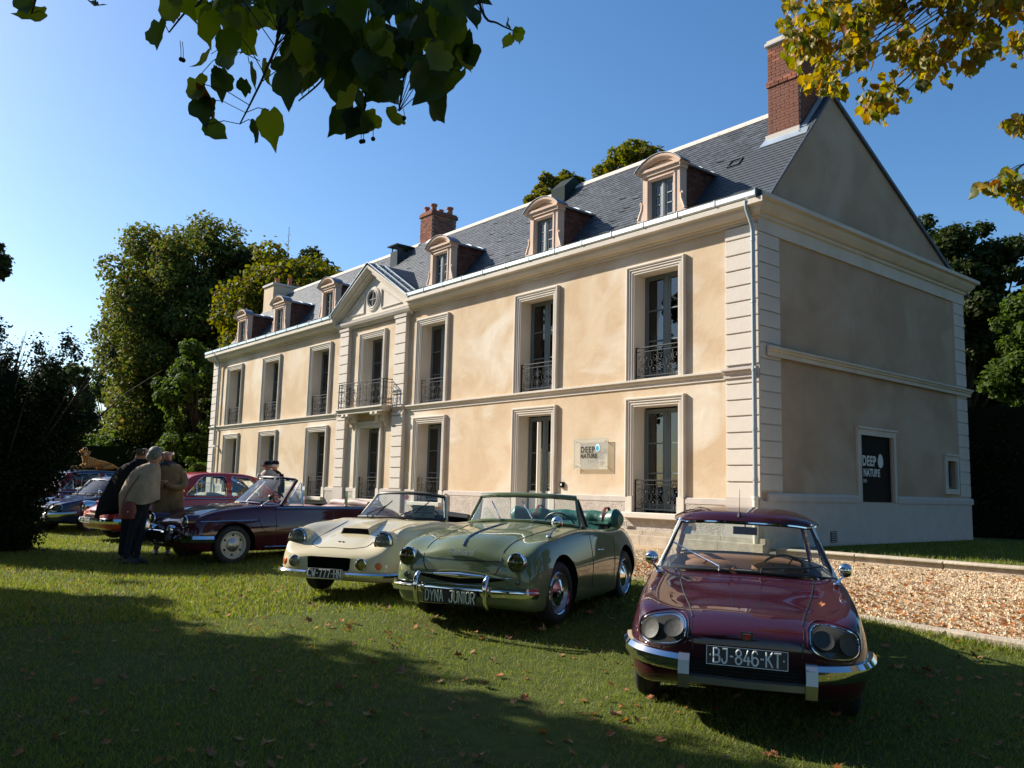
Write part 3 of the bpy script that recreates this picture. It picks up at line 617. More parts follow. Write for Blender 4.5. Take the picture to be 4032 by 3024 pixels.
# --- dormers (origin at centre of the sill, front plane y=0.15)
def dormer_parts():
    out = []; zb_ = 0.0; H = 1.12; hw = 0.56
    m = MB(); m.box(-hw, -0.36, 0, 0.24, -0.2, H); m.box(0.36, hw, 0, 0.24, -0.2, H); m.box(-0.36, 0.36, 0, 0.24, 1.0, H)
    m.box(-0.44, -0.40, -0.02, 0, -0.2, H-0.06); m.box(0.40, 0.44, -0.02, 0, -0.2, H-0.06); m.box(-0.44, 0.44, -0.02, 0, 1.03, 1.07)
    m.box(-0.52, 0.52, -0.03, 0, -0.2, -0.02)
    m.box(-hw-0.04, hw+0.04, -0.05, 0.24, H, H+0.09); m.box(-hw-0.10, hw+0.10, -0.10, 0.24, H+0.09, H+0.15)
    out.append(('dormer_surround', m.mesh('dormer_surround', MT['dormer'])))
    m = MB(); R0 = 0.95; c = H+0.15+0.27-R0; a0 = math.asin(0.70/R0); n = 14
    def arc(r, y): return [(r*math.sin(-a0+2*a0*i/n), y, c+r*math.cos(-a0+2*a0*i/n)) for i in range(n+1)]
    m.grid([arc(R0-0.13, -0.02), arc(R0-0.13, -0.06), arc(R0-0.08, -0.09), arc(R0-0.06, -0.14), arc(R0-0.02, -0.15), arc(R0, -0.15), arc(R0, 0.24)])
    pts = arc(R0-0.10, 0.0); m.add([(p[0], -0.0, p[2]) for p in pts]+[(0, -0.0, H+0.12)], [(i, i+1, n+1) for i in range(n)])
    out.append(('curved_pediment', m.mesh('curved_pediment', MT['dormer'], smooth=True, sharp=30, fixn=False)))
    m = MB()
    m.grid([arc(R0+0.012, -0.17), arc(R0+0.02, -0.17), arc(R0+0.02, 0.26)]); out.append(('pediment_lead', m.mesh('pediment_lead', MT['lead'], smooth=True, fixn=False)))
    for s in (-1, 1):   # volutes
        m = MB(); pr = []
        for t in range(0, 15): a = -PI/2+t/14*2*PI*1.2; r = 0.085*(1-0.5*t/14); pr.append((s*(hw+0.10+r*math.cos(a)), -0.0, 0.02+r*math.sin(a)))
        pr2 = [(s*(hw+0.14), 0, 0.11), (s*(hw+0.10), 0, 0.22), (s*(hw+0.04), 0, 0.36), (s*(hw+0.03), 0, 0.48), (s*(hw+0.07), 0, 0.53), (s*(hw+0.09), 0, 0.48)]
        m.tube([(p[0], 0.02, p[2]) for p in pr], 0.035, 6); m.tube([(p[0], 0.02, p[2]) for p in pr2], [0.05, 0.045, 0.04, 0.04, 0.035, 0.03], 6)
        m.prism([(s*hw, -0.15), (s*(hw+0.16), -0.15), (s*(hw+0.10), 0.22), (s*(hw+0.03), 0.5), (s*hw, 0.5)], 0.0, 0.08, 'y')
        out.append(('volute', m.mesh('volute', MT['dormer'], smooth=True)))
    # brick cheeks
    m = MB(); base0 = 6.854-7.36+1.19*0.15
    for s in (-1, 1):
        r = 0; z = -0.15
        while z < H+0.1:
            ye = (z-base0)/1.19+0.12; y = 0.24-(0.115 if r % 2 else 0)
            while y < ye:
                a = max(0.24, y); b = min(ye, y+BL)
                if b-a > 0.03: m.box(s*(hw-0.10), s*(hw-0.02), a+0.004, b-0.004, z, z+BH)
                y += BL+BJ
            z += BH+BJ; r += 1
    out.append(('cheek_bricks', m.mesh('cheek_bricks', MT['cheekbrick'], fixn=False)))
    m = MB()
    for s in (-1, 1): m.prism([(0.2, -0.2), (0.2, H+0.12), ((H+0.12-base0)/1.19, H+0.12)], s*(hw-0.09), s*(hw-0.03), 'x')
    out.append(('cheek_core', m.mesh('cheek_core', MT['cheekbrick'])))
    m = MB()
    for s in (-1, 1):
        a = [(s*hw, 0.28, -0.12+0.0), (s*hw, (H+0.1-base0)/1.19+0.05, H+0.1)]
        m.quad((s*(hw-0.01), a[0][1], a[0][2]+0.02), (s*(hw+0.11), a[0][1], a[0][2]-0.02), (s*(hw+0.11), a[1][1], a[1][2]+0.02), (s*(hw-0.01), a[1][1], a[1][2]+0.08))
    out.append(('cheek_flashing', m.mesh('cheek_flashing', MT['lead'], fixn=False)))
    # low barrel roof running back
    m = MB(); yb_ = (H+0.20-base0)/1.19+0.25
    def barc(y, k): return [((hw+0.07)*math.sin(-1.2+2.4*i/10)/math.sin(1.2), y, H+0.13+k*0.24*(math.cos(-1.2+2.4*i/10)-math.cos(1.2))) for i in range(11)]
    m.grid([barc(0.26, 1), barc(yb_, 1)]); m.grid([[(p[0]*1.02, p[1], p[2]-0.05) for p in barc(0.26, 1)], [(p[0]*1.02, p[1], p[2]-0.05) for p in barc(yb_, 1)]])
    for s in (-1, 1): m.box(s*(hw+0.02), s*(hw+0.09), 0.24, yb_, H+0.09, H+0.135)
    out.append(('barrel_roof', m.mesh('barrel_roof', MT['lead'], fixn=False)))
    m = MB()
    for y in (0.75, 1.2): m.tube([(p[0], p[1], p[2]+0.015) for p in barc(y, 1)], 0.018, 4)
    m.box(-hw-0.1, hw+0.1, yb_-0.05, yb_, H+0.02, H+0.14)
    out.append(('roof_seam', m.mesh('roof_seam', MT['zinc'], fixn=False)))
    f, g_, pn = casement(0.72, 1.02, 'dormer_frame', 3); out.append(('casement_frame', f, (-0.36, 0.10, -0.02)))
    for (a, b, w_) in g_: out.append(('glazing_bar', MB().box(0, w_, 0.0, 0.045, -0.012, 0.012).mesh('glazing_bar', MT['frame']), (-0.36+a, 0.10, -0.02+b)))
    for (a, b, w_, h_) in pn:
        k = (round(w_, 3), round(h_, 3))
        if k not in pane_cache: pane_cache[k] = MB().box(0, w_, 0, 0.006, 0, h_).mesh('pane', MT['wglass'])
        out.append(('pane', pane_cache[k], (-0.36+a, 0.125, -0.02+b)))
    out.append(('dark_recess', MB().box(-0.35, 0.35, 0.8, 0.82, -0.1, 1.1).mesh('dark_recess', MT['dark'])))
    return out
dp = dormer_parts()
for x in DORM:
    d = empty('dormer', (x, 0.15, 7.36), parent=HOUSE)
    for it in dp:
        o = link(it[0], it[1], d, it[2] if len(it) > 2 else None)
        if it[0] in ('cheek_bricks', 'cheek_core', 'cheek_flashing', 'roof_seam'): o['kind'] = 'stuff'
# --- pipes
for (x, z0) in ((-0.02, 0.95), (-29.3, 0.3)):
    m = MB(); m.tube([(x, -0.36, 7.0), (x, -0.34, 6.85), (x, -0.16, 6.55), (x, -0.13, 6.4), (x, -0.13, z0)], 0.048, 10)
    for z in (6.2, 4.9, 3.5, 2.3, 1.3): m.tube([(x, -0.13, z), (x, -0.13, z+0.05)], 0.058, 10)
    m.build('downpipe', MT['pipe'], HOUSE, smooth=True)
    if z0 > 0.5: MB().tube([(x, -0.13, 0.02), (x, -0.13, 0.98)], 0.06, 10).tube([(x, -0.13, 0.93), (x, -0.13, 0.99)], 0.072, 10).build('downpipe_shoe', MT['cream_metal'], HOUSE, smooth=True)
MB().tube([(-10.65, -0.1, 0.05), (-10.65, -0.1, 0.84)], 0.035, 8).build('standpipe', MT['cream_metal'], HOUSE, smooth=True)
# --- gable openings
gw = empty('gable_shopfront', (0, 0, 0), parent=HOUSE); gw['label'] = 'black glass panel lettered DEEP NATURE SPA'
def frame_x(y0, y1, z0, z1, t, foot=True):
    m = MB(); m.box(0, 0.05, y0, y0+t, z0, z1); m.box(0, 0.05, y1-t, y1, z0, z1); m.box(0, 0.055, y0-0.01, y1+0.01, z1-t, z1); m.box(0, 0.09, y0-0.03, y1+0.03, z1-0.001, z1+0.05)
    m.box(0.05, 0.065, y0+t-0.05, y0+t-0.01, z0, z1-t); m.box(0.05, 0.065, y1-t+0.01, y1-t+0.05, z0, z1-t)
    if not foot: m.box(0, 0.052, y0, y1, z0-t, z0)
    return m
frame_x(3.80, 5.63, 0.92, 2.60, 0.14).build('architrave', MT['stone'], gw)
MB().box(-0.05, -0.03, 3.9, 5.5, 0.9, 2.47).build('glass_panel', MT['black'], gw)
MX = Matrix(((0, 0, 1, 0), (1, 0, 0, 0), (0, 1, 0, 0), (0, 0, 0, 1)))
MT['lettergrey'] = mat('grey_lettering', (0.55, 0.56, 0.55), 0.5)
LG = MT['lettergrey']
text_obj('DEEP', 0.32, LG, gw, Matrix.Translation((-0.027, 4.44, 1.86)) @ MX, 'lettering', 0.003, 0.80, 0.012, space=1.15)
text_obj('NATURE', 0.245, LG, gw, Matrix.Translation((-0.027, 4.55, 1.59)) @ MX, 'lettering', 0.003, 0.76, 0.009, space=1.12)
text_obj('SPA', 0.13, LG, gw, Matrix.Translation((-0.027, 4.23, 1.40)) @ MX, 'lettering', 0.003, 0.8, space=1.1)
def egg(w, h): return [(w/2*math.cos(a)*(1-0.16*math.sin(a)), h/2*math.sin(a)) for a in [2*PI*i/24 for i in range(24)]]
MB().prism([(4.98+p[0], 1.89+p[1]) for p in egg(0.25, 0.33)], -0.03, -0.024, 'x').build('egg_emblem', LG, gw)
sw = empty('window', (0, 0, 0), parent=HOUSE); sw['label'] = 'small narrow window low on the gable'
frame_x(8.31, 9.13, 1.30, 2.17, 0.13, False).build('architrave', MT['stone'], sw)
m = MB(); m.box(-0.15, -0.10, 8.44, 8.5, 1.3, 2.04); m.box(-0.15, -0.10, 8.94, 9.0, 1.3, 2.04); m.box(-0.15, -0.10, 8.5, 8.94, 1.98, 2.04); m.box(-0.15, -0.10, 8.5, 8.94, 1.3, 1.36); m.build('casement_frame', MT['frame'], sw)
MB().box(-0.135, -0.13, 8.5, 8.94, 1.36, 1.98).build('pane', MT['black'], sw)
vt = empty('air_vent', (0.05, 2.66, 0.155), parent=HOUSE); MB().box(0, 0.008, -0.13, 0.13, -0.12, 0.12).build('vent_plate', MT['dark'], vt)
for k in range(6): MB().prism([(-0.12, -0.1+k*0.038), (0.12, -0.1+k*0.038), (0.12, -0.085+k*0.038), (-0.12, -0.085+k*0.038)], 0.006, 0.022, 'x').build('slat', MT['band'], vt)
va = empty('air_brick', (-3.55, -0.155, 0.22), parent=HOUSE)
m = MB().box(-0.12, 0.12, 0.0, 0.02, -0.0, 0.14); m.build('vent_plate', MT['flash'], va); m = MB()
for i in range(6):
    for j in range(4): m.box(-0.10+i*0.035, -0.083+i*0.035, -0.004, 0, 0.015+j*0.03, 0.03+j*0.03)
m.build('vent_hole', MT['dark'], va)
# --- things on the wall
sg = empty('glass_sign', (-4.68, -0.075, 1.90), 0, 'square glass sign reading DEEP NATURE with blue egg, between door and window', 'sign')
MT['signglass'] = glassmat('sign_glass', (0.97, 0.98, 0.95), 0.2, haze=0.22)
MB().box(-0.565, 0.565, -0.005, 0.005, -0.37, 0.37).build('glass_plate', MT['signglass'], sg)
MB().box(-0.565, 0.565, -0.006, 0.006, 0.366, 0.372).box(-0.572, -0.566, -0.006, 0.006, -0.37, 0.372).box(0.566, 0.572, -0.006, 0.006, -0.37, 0.372).build('polished_edge', mat('glass_edge', (0.45, 0.55, 0.45), 0.2), sg)
for x in (-0.49, 0.49):
    for z in (-0.30, 0.30): MB().tube([(x, -0.012, z), (x, 0.075, z)], 0.012, 8).build('standoff', MT['chrome'], sg, smooth=True)
RX = Matrix.Rotation(PI/2, 4, 'X'); BLK = mat('black_lettering', (0.008, 0.008, 0.008), 0.4)
text_obj('DEEP', 0.20, BLK, sg, Matrix.Translation((-0.10, -0.010, 0.10)) @ RX, 'lettering', 0.001, 0.95, 0.006, space=1.2)
text_obj('NATURE', 0.145, BLK, sg, Matrix.Translation((-0.06, -0.010, -0.05)) @ RX, 'lettering', 0.001, 0.92, 0.006, space=1.15)
MB().prism([(0.245+p[0], 0.15+p[1]) for p in egg(0.15, 0.19)], -0.010, -0.007, 'y').build('egg_emblem', mat('pale_blue_print', (0.55, 0.78, 0.85), 0.4), sg)
MB().prism([(0.235+p[0], 0.135+p[1]) for p in egg(0.10, 0.12)], -0.013, -0.010, 'y').build('egg_centre', mat('blue_print', (0.02, 0.35, 0.55), 0.4), sg)
it = empty('intercom', (-5.72, 0, 1.15), 0, 'tiny dark intercom box on the wall just right of the glazed door', 'intercom')
MB().cbox(-0.06, 0.06, -0.06, 0, -0.07, 0.07, 0.008).build('box', MT['black'], it); MB().box(-0.02, 0.02, -0.066, -0.06, -0.02, 0.03).build('button', MT['white'], it)
cc = empty('security_camera', (-29.1, -0.08, 2.62), 0, 'small white camera beside the left downpipe', 'camera')
MB().sphere((0, -0.08, 0), 0.08, 10).build('dome', MT['white'], cc, smooth=True); MB().tube([(-0.1, 0.08, 0.03), (0, -0.05, 0.06)], 0.025, 6).build('bracket', MT['white'], cc)
# ------------------------------------------------------------------ cars (origin: ground under the front axle, +x forwards, +y to the car's left)
def paint(name, col, col2=None, rough=0.42):
    return mat(name, col, rough, 0.0, coat=1.0, spec=0.08, bump=(1.1, 0.03, 0.05), col2=col2, scale=40)
def crom(P, n):
    P = np.array(P, float); k = len(P); ts = np.linspace(0, k-1, n); out = []
    for t in ts:
        i = min(int(t), k-2); u = t-i; p0 = P[max(i-1, 0)]; p1 = P[i]; p2 = P[i+1]; p3 = P[min(i+2, k-1)]
        out.append(0.5*((2*p1)+(-p0+p2)*u+(2*p0-5*p1+4*p2-p3)*u*u+(-p0+3*p1-3*p2+p3)*u**3))
    return np.array(out)
def sec(zb, wb, wm, zm, ws, zs, wv, zv, zc, wsh=None):
    # underside, sill, flank, shoulder, fender crest, valley, bonnet centre
    return [(0, zb), (wb*0.7, zb), (wb, zb+0.015), (wm*0.985, (zb+zm)/2), (wm, zm), ((wm*0.62+ws*0.38), zm+(zs-zm)*0.66), (ws, zs-0.01), (wv, zv), (wv*0.5, zv+(zc-zv)*0.75), (0, zc)]
def loft(stations, nx=46, ns=30):
    xs = [s[0] for s in stations]; S = np.array([[(x, p[0], p[1]) for p in pts] for x, pts in stations], float)   # k,10,3
    S2 = np.array([crom(row, ns) for row in S])           # k,ns,3
    L = np.array([crom(S2[:, j], nx) for j in range(ns)]).transpose(1, 0, 2)   # nx,ns,3
    L[:, 0, 1] = 0; L[:, -1, 1] = 0
    V = []; idx = []
    for i in range(nx):
        row = []
        for j in range(ns): row.append(len(V)); V.append(L[i, j])
        for j in range(ns-2, 0, -1): row.append(len(V)); V.append(L[i, j]*np.array([1, -1, 1]))
        idx.append(row)
    m = len(idx[0]); F = []
    for i in range(nx-1):
        for j in range(m): F.append((idx[i][j], idx[i][(j+1) % m], idx[i+1][(j+1) % m], idx[i+1][j]))
    for row, fl in ((idx[0], 1), (idx[-1], 0)):   # strip caps
        for j in range(ns-1):
            a = row[j]; b = row[j+1]; c = row[(m-j-1) % m]; d = row[(m-j) % m]
            q = []
            for w in (a, b, c, d):
                if w not in q: q.append(w)
            F.append(tuple(q if fl else q[::-1]))
    return V, F
def body_mesh(stations, mats, wheels, rw, wy, cuts=(), nx=46, ns=30, wellw=0.24, az=0.30):
    V, F = loft(stations, nx, ns); m = MB(); m.add(V, F); me = m.mesh('body', mats)
    cs = []
    for x in wheels:
        for s in (-1, 1):
            c = MB(); c.mi = 1; n = 28; c.prism([(x+rw*math.cos(2*PI*i/n), az+rw*math.sin(2*PI*i/n)) for i in range(n)], s*(wy-wellw+0.03), s*1.2, 'y'); cs.append(c.mesh('cut', mats))
    for c in cuts: cs.append(c.mesh('cut', mats))
    out = boolean(me, cs, mats)
    out.polygons.foreach_set('use_smooth', [True]*len(out.polygons)); out.set_sharp_from_angle(angle=R(38)); out.name = 'body'
    bv = BVHTree.FromPolygons([tuple(v) for v in V], F)
    return out, bv
def hit(bv, o, d):
    h = bv.ray_cast(Vector(o), Vector(d).normalized()); return h[0], h[1]
def fx(bv, y, z):
    h, n = hit(bv, (3, y, z), (-1, 0, 0)); return h
def sy(bv, x, z, s=1):
    h, n = hit(bv, (x, 3*s, z), (0, -s, 0)); return h
def tz(bv, x, y):
    h, n = hit(bv, (x, y, 3), (0, 0, -1)); return h
def rad(bv, ang, z, cx=0.0, gap=0.0):
    d = Vector((math.cos(ang), math.sin(ang), 0)); h = bv.ray_cast(Vector((cx, 0, z))+d*4, -d)
    return h[0]+d*gap if h[0] is not None else Vector((cx, 0, z))+d*0.8
def hug(bv, a0, a1, z, cx=0.0, gap=0.03, n=14, zend=None):
    out = []
    for k in range(n):
        u = k/(n-1); a = R(a0+(a1-a0)*u); p = rad(bv, a, z, cx, gap)
        if zend is not None: p.z = z+(zend-z)*abs(a/R(max(abs(a0), abs(a1))))**2
        out.append(tuple(p))
    return out
def seam(bv, kind, pts, par, name='panel_seam', r=0.004, m=None, s=1, sub=6, off=0.0):
    P = []
    for i in range(len(pts)-1):
        for k in range(sub):
            u = k/sub; P.append((pts[i][0]*(1-u)+pts[i+1][0]*u, pts[i][1]*(1-u)+pts[i+1][1]*u))
    P.append(pts[-1]); Q = []
    for a, b in P:
        h = {'t': lambda: tz(bv, a, b), 's': lambda: sy(bv, a, b, s), 'f': lambda: fx(bv, a, b)}[kind]()
        if h is not None: Q.append(h + (Vector((0, 0, off)) if kind == 't' else Vector((0, s*off, 0)) if kind == 's' else Vector((off, 0, 0))))
    if len(Q) > 1: return MB().tube(Q, r, 5).build(name, m or MT['seal'], par, smooth=True)
def lamp(par, pos, r, d=(1, 0, 0.0), name='headlight', rim=None, lens=None, depth=0.05, dome=0.35):
    L = empty(name, pos, parent=par); d = Vector(d)
    rm = rim or MT['chrome']
    MB().lathe([(r*0.80, -depth*2), (r*1.12, -depth*0.9), (r*1.14, 0), (r*1.08, r*0.13), (r*0.97, r*0.15), (r*0.94, 0.0)], (0, 0, 0), d, 28).build('rim', rm, L, smooth=True)
    MB().lathe([(r*0.94, 0.0), (r*0.8, -0.03), (r*0.45, -0.06), (0.0, -0.075)], (0, 0, 0), d, 24).build('reflector', MT['reflector'], L, smooth=True, fixn=False)
    MB().lathe([(r*0.96, r*0.03), (r*0.8, r*dome*0.5), (r*0.45, r*dome*0.85), (0.0, r*dome)], (0, 0, 0), d, 24).build('lens', lens or MT['lens'], L, smooth=True, fixn=False)
    MB().sphere((d*(-0.03)), r*0.16, 8).build('bulb', lens and MT['chrome'] or MT['reflector'], L, smooth=True)
    return L
WH = {}
def wheel(par, x, y, s, kind, r=0.30, steer=0.0):
    if kind not in WH:
        w = 0.075
        ty = MB().lathe([(r*0.64, -w*0.8), (r*0.72, -w*1.05), (r*0.86, -w*1.12), (r*0.97, -w*0.85), (r, -w*0.5), (r*0.996, -w*0.12), (r*0.98, -w*0.1), (r*0.98, w*0.1), (r*0.996, w*0.12), (r, w*0.5), (r*0.97, w*0.85), (r*0.86, w*1.12), (r*0.72, w*1.05), (r*0.64, w*0.8)], (0, 0, 0), (0, 1, 0), 40).mesh('tyre', MT['rubber'], smooth=True)
        hub = {'slot': MT['creamwheel'], 'cap': MT['alu'], 'dark': MT['silverwheel'], 'red': MT['alu']}[kind]
        rim = MB().lathe([(r*0.66, w*0.95), (r*0.62, w*0.98), (r*0.60, w*0.7), (r*0.56, w*0.45), (r*0.40, w*0.62), (r*0.2, w*0.55), (0, w*0.55)], (0, 0, 0), (0, 1, 0), 36).mesh('rim', hub, smooth=True, sharp=50)
        cap = MB().lathe([(r*0.34 if kind == 'slot' else r*0.44, w*0.55), (r*0.33 if kind == 'slot' else r*0.42, w*0.85), (r*0.2, w*1.15), (r*0.08, w*1.25), (r*0.07, w*1.35), (0, w*1.35)], (0, 0, 0), (0, 1, 0), 28).mesh('hubcap', MT['alu'] if kind == 'slot' else MT['chrome'], smooth=True)
        bm = MB()
        if kind in ('slot', 'dark'):
            for k in range(6):
                a = PI/6+k*PI/3; bm.lathe([(0, 0), (0.018, 0), (0.018, -0.01)], (r*0.49*math.cos(a), w*0.625, r*0.49*math.sin(a)), (0, 1, 0), 8)
        ring = MB().lathe([(r*0.70, w*0.98), (r*0.675, w*1.12), (r*0.64, w*1.02)], (0, 0, 0), (0, 1, 0), 36).mesh('trim_ring', MT['chrome'] if kind != 'slot' else MT['creamwheel'], smooth=True)
        WH[kind] = (ty, rim, cap, bm.mesh('bolt_hole', MT['well']) if bm.f else None, ring)
    e = empty('wheel', (x, y*s, r), parent=par, rot=(0, 0, (0 if s > 0 else PI)+steer))
    for m in WH[kind]:
        if m: link(m.name.split('.')[0], m, e)
    return e
MT['creamwheel'] = mat('cream_wheel_paint', (0.50, 0.47, 0.38), 0.4, coat=0.3)
MT['silverwheel'] = mat('silver_wheel_paint', (0.35, 0.36, 0.37), 0.4, 0.4)
def bumper(par, path, prof, name='bumper', m=None, n=26, cap=True):
    'path: control points (x,y,z) from right to left; prof: (out,z) offsets'
    P = crom(path, n); mbp = MB(); rows = []
    for i in range(n):
        t = P[min(i+1, n-1)]-P[max(i-1, 0)]; t /= np.linalg.norm(t)+1e-9; out = np.array([t[1], -t[0], 0]); out /= np.linalg.norm(out)+1e-9
        rows.append([tuple(P[i]+out*a+np.array([0, 0, z])) for a, z in prof])
    mbp.grid(rows)
    if cap: k = len(prof); mbp.add(rows[0], [tuple(range(k))]); mbp.add(rows[-1], [tuple(range(k-1, -1, -1))])
    return mbp.build(name, m or MT['chrome'], par, smooth=True, sharp=35)
SG = {'B': [[(0, 0), (0, 1.6), (.45, 1.6), (.72, 1.45), (.72, 1.0), (.45, .85), (0, .85)], [(.45, .85), (.8, .7), (.8, .15), (.5, 0), (0, 0)]], 'J': [[(.15, 1.6), (.7, 1.6), (.7, .3), (.5, 0), (.2, 0), (0, .3), (0, .45)]],
 '8': [[(.4, .85), (.08, 1.05), (.08, 1.4), (.3, 1.6), (.5, 1.6), (.72, 1.4), (.72, 1.05), (.4, .85), (0, .6), (0, .25), (.25, 0), (.55, 0), (.8, .25), (.8, .6), (.4, .85)]], '4': [[(.55, 1.6), (.0, .45), (.85, .45)], [(.6, .9), (.6, 0)]],
 '6': [[(.7, 1.35), (.55, 1.6), (.25, 1.6), (0, 1.3), (0, .3), (.25, 0), (.55, 0), (.8, .3), (.8, .65), (.55, .9), (.25, .9), (0, .7)]], 'K': [[(0, 0), (0, 1.6)], [(.8, 1.6), (0, .65)], [(.22, .95), (.82, 0)]], 'T': [[(0, 1.6), (.8, 1.6)], [(.4, 1.6), (.4, 0)]],
 'C': [[(.75, 1.25), (.55, 1.6), (.25, 1.6), (0, 1.3), (0, .3), (.25, 0), (.55, 0), (.75, .35)]], 'W': [[(0, 1.6), (.2, 0), (.45, 1.2), (.7, 0), (.9, 1.6)]], '7': [[(0, 1.6), (.75, 1.6), (.3, 0)]], 'H': [[(0, 0), (0, 1.6)], [(.75, 0), (.75, 1.6)], [(0, .85), (.75, .85)]],
 'N': [[(0, 0), (0, 1.6), (.75, 0), (.75, 1.6)]], 'E': [[(.7, 1.6), (0, 1.6), (0, 0), (.7, 0)], [(0, .85), (.6, .85)]], 'P': [[(0, 0), (0, 1.6), (.5, 1.6), (.75, 1.4), (.75, 1.0), (.5, .75), (0, .75)]], '9': [[(.05, .25), (.25, 0), (.5, 0), (.8, .3), (.8, 1.3), (.55, 1.6), (.25, 1.6), (0, 1.3), (0, .95), (.25, .7), (.55, .7), (.8, .95)]],
 'D': [[(0, 0), (0, 1.6), (.4, 1.6), (.75, 1.3), (.75, .3), (.4, 0), (0, 0)]], 'Y': [[(0, 1.6), (.4, .8), (.8, 1.6)], [(.4, .8), (.4, 0)]], 'A': [[(0, 0), (.4, 1.6), (.8, 0)], [(.15, .5), (.65, .5)]], 'U': [[(0, 1.6), (0, .3), (.25, 0), (.5, 0), (.75, .3), (.75, 1.6)]], 'I': [[(.1, 0), (.1, 1.6)]],
 'O': [[(.25, 0), (0, .3), (0, 1.3), (.25, 1.6), (.55, 1.6), (.8, 1.3), (.8, .3), (.55, 0), (.25, 0)]], 'R': [[(0, 0), (0, 1.6), (.5, 1.6), (.75, 1.4), (.75, 1.0), (.5, .78), (0, .78)], [(.4, .78), (.8, 0)]], '-': [[(.05, .8), (.4, .8)]], '\u00b7': [[(.1, .8), (.14, .8)]], ' ': []}
SW_ = {'I': .2, '-': .45, '\u00b7': .25, ' ': .28, 'W': .9}
def stroke_text(txt, h, width, wt, m, parent, x=0.002, name='plate_lettering'):
    'embossed letters on a plate facing +x, fitted into width'
    gp = .30 if ' ' in txt else .34; tot = sum(SW_.get(c, .78)+gp for c in txt)-gp; kx = width/tot; kz = h/1.6; q = MB(); cur = -tot/2
    for c in txt:
        for st_ in SG[c]:
            pp = [Vector((x, (cur+a)*kx, (b-.8)*kz)) for a, b in st_]
            for a_, b_ in zip(pp, pp[1:]): dd = (b_-a_).normalized()*wt*.5; q.tube([a_-dd, b_+dd], wt, 6)
        cur += SW_.get(c, .78)+gp
    o = q.build(name, m, parent, smooth=True); o['kind'] = 'stuff'; return o
def plate(par, txt, c, w, h, d=(1, 0, 0), tilt=0.0, size=None, sx=0.72, border=True, rotz=0, off=0.003, fg=None):
    L = empty('number_plate', c, parent=par, rot=(0, tilt, rotz))
    MB().box(-0.006, 0, -w/2, w/2, -h/2, h/2).build('plate', MT['plateblack'], L)
    fg = fg or MT['platesilver']
    if border:
        t = 0.004; m = MB(); z = 0.002
        m.box(0, z, -w/2, w/2, h/2-t, h/2); m.box(0, z, -w/2, w/2, -h/2, -h/2+t); m.box(0, z, -w/2, -w/2+t, -h/2, h/2); m.box(0, z, w/2-t, w/2, -h/2, h/2); m.build('plate_border', fg, L)
    if txt: stroke_text(txt, h*.74, w*.92, h*(.036 if ' ' in txt else .050), fg, L)
    return L
MT['plateblack'] = mat('black_number_plate', (0.010, 0.010, 0.011), 0.35)
MT['platesilver'] = mat('silver_number_lettering', (0.75, 0.75, 0.72), 0.5, 0.0)
MT['platewhite'] = mat('cream_number_lettering', (0.60, 0.62, 0.50), 0.6)
def pane_patch(par, bot, top, m, name='windscreen', n=14, k=8, bulge=0.0, frame=None, fr=0.015, fname='windscreen_frame'):
    'glass between a bottom and a top curve (lists of 3-D points)'
    B = crom(bot, n); T = crom(top, n); G = []
    for j in range(k+1):
        u = j/k; row = []
        for i in range(n):
            p = B[i]*(1-u)+T[i]*u; p = p+np.array([bulge*4*u*(1-u), 0, 0]); row.append(tuple(p))
        G.append(row)
    o = MB().grid(G).build(name, m, par, smooth=True, fixn=False)
    if frame:
        loop = [G[0][i] for i in range(n)]+[G[j][-1] for j in range(1, k+1)]+[G[k][i] for i in range(n-2, -1, -1)]+[G[j][0] for j in range(k-1, -1, -1)]
        MB().tube(loop, fr, 6, cap=False).build(fname, frame, par, smooth=True)
    return o
def wiper(par, a, b, m=None, blade=0.17, ang=0.0):
    m = m or MT['chrome']; a = Vector(a); b = Vector(b); w = empty('wiper', (0, 0, 0), parent=par)
    MB().tube([a, a+Vector((0.015, 0, 0.03)), b], [0.012, 0.008, 0.005], 6).build('arm', m, w); d = (b-a).normalized()
    e = Vector((d.x, d.y*math.cos(ang)-d.z*math.sin(ang), d.y*math.sin(ang)+d.z*math.cos(ang)))
    MB().tube([b-e*blade, b-e*blade*0.5+Vector((0.012, 0, 0.0)), b, b+e*blade*0.6], 0.007, 5).build('blade', MT['seal'] if m is not MT['chrome'] else m, w)
def mirror(par, p, r=0.06, base=None, rect=False):
    e = empty('wing_mirror', (0, 0, 0), parent=par); p = Vector(p)
    if rect: MB().box(p.x-0.02, p.x+0.02, p.y-0.06, p.y+0.06, p.z-0.04, p.z+0.04).build('mirror_head', MT['seal'], e)
    else: MB().sphere(p, r, 20, (0.8, 1, 1)).build('mirror_head', MT['chrome'], e, smooth=True)
    b = Vector(base or (p.x-0.05, p.y*0.94, p.z-0.15)); MB().tube([p-Vector((0, 0, r*0.8)), (p+b)/2+Vector((0.0, 0, -0.01)), b], [0.008, 0.007, 0.014], 6).build('stalk', MT['chrome'], e, smooth=True)
    MB().sphere(b, 0.028, 12, (1, 1, 0.5)).build('mirror_foot', MT['chrome'], e, smooth=True)
def steering_wheel(par, c, r=0.19, tilt=0.5):
    e = empty('steering_wheel', c, parent=par); ax = Vector((-math.cos(tilt), 0, math.sin(tilt)))
    a = ax.orthogonal().normalized(); b = ax.cross(a); c0 = Vector((0, 0, 0))
    MB().tube([c0+(a*math.cos(t*PI/12)+b*math.sin(t*PI/12))*r for t in range(25)], 0.011, 6, cap=False).build('rim', MT['seal'], e, smooth=True)
    m = MB(); [m.tube([c0, c0+(a*math.cos(t)+b*math.sin(t))*r], 0.007, 5) for t in (0.2, 2.9, 4.7)]; m.tube([c0, c0-ax*0.3], 0.015, 6); m.build('spokes', MT['seal'], e)
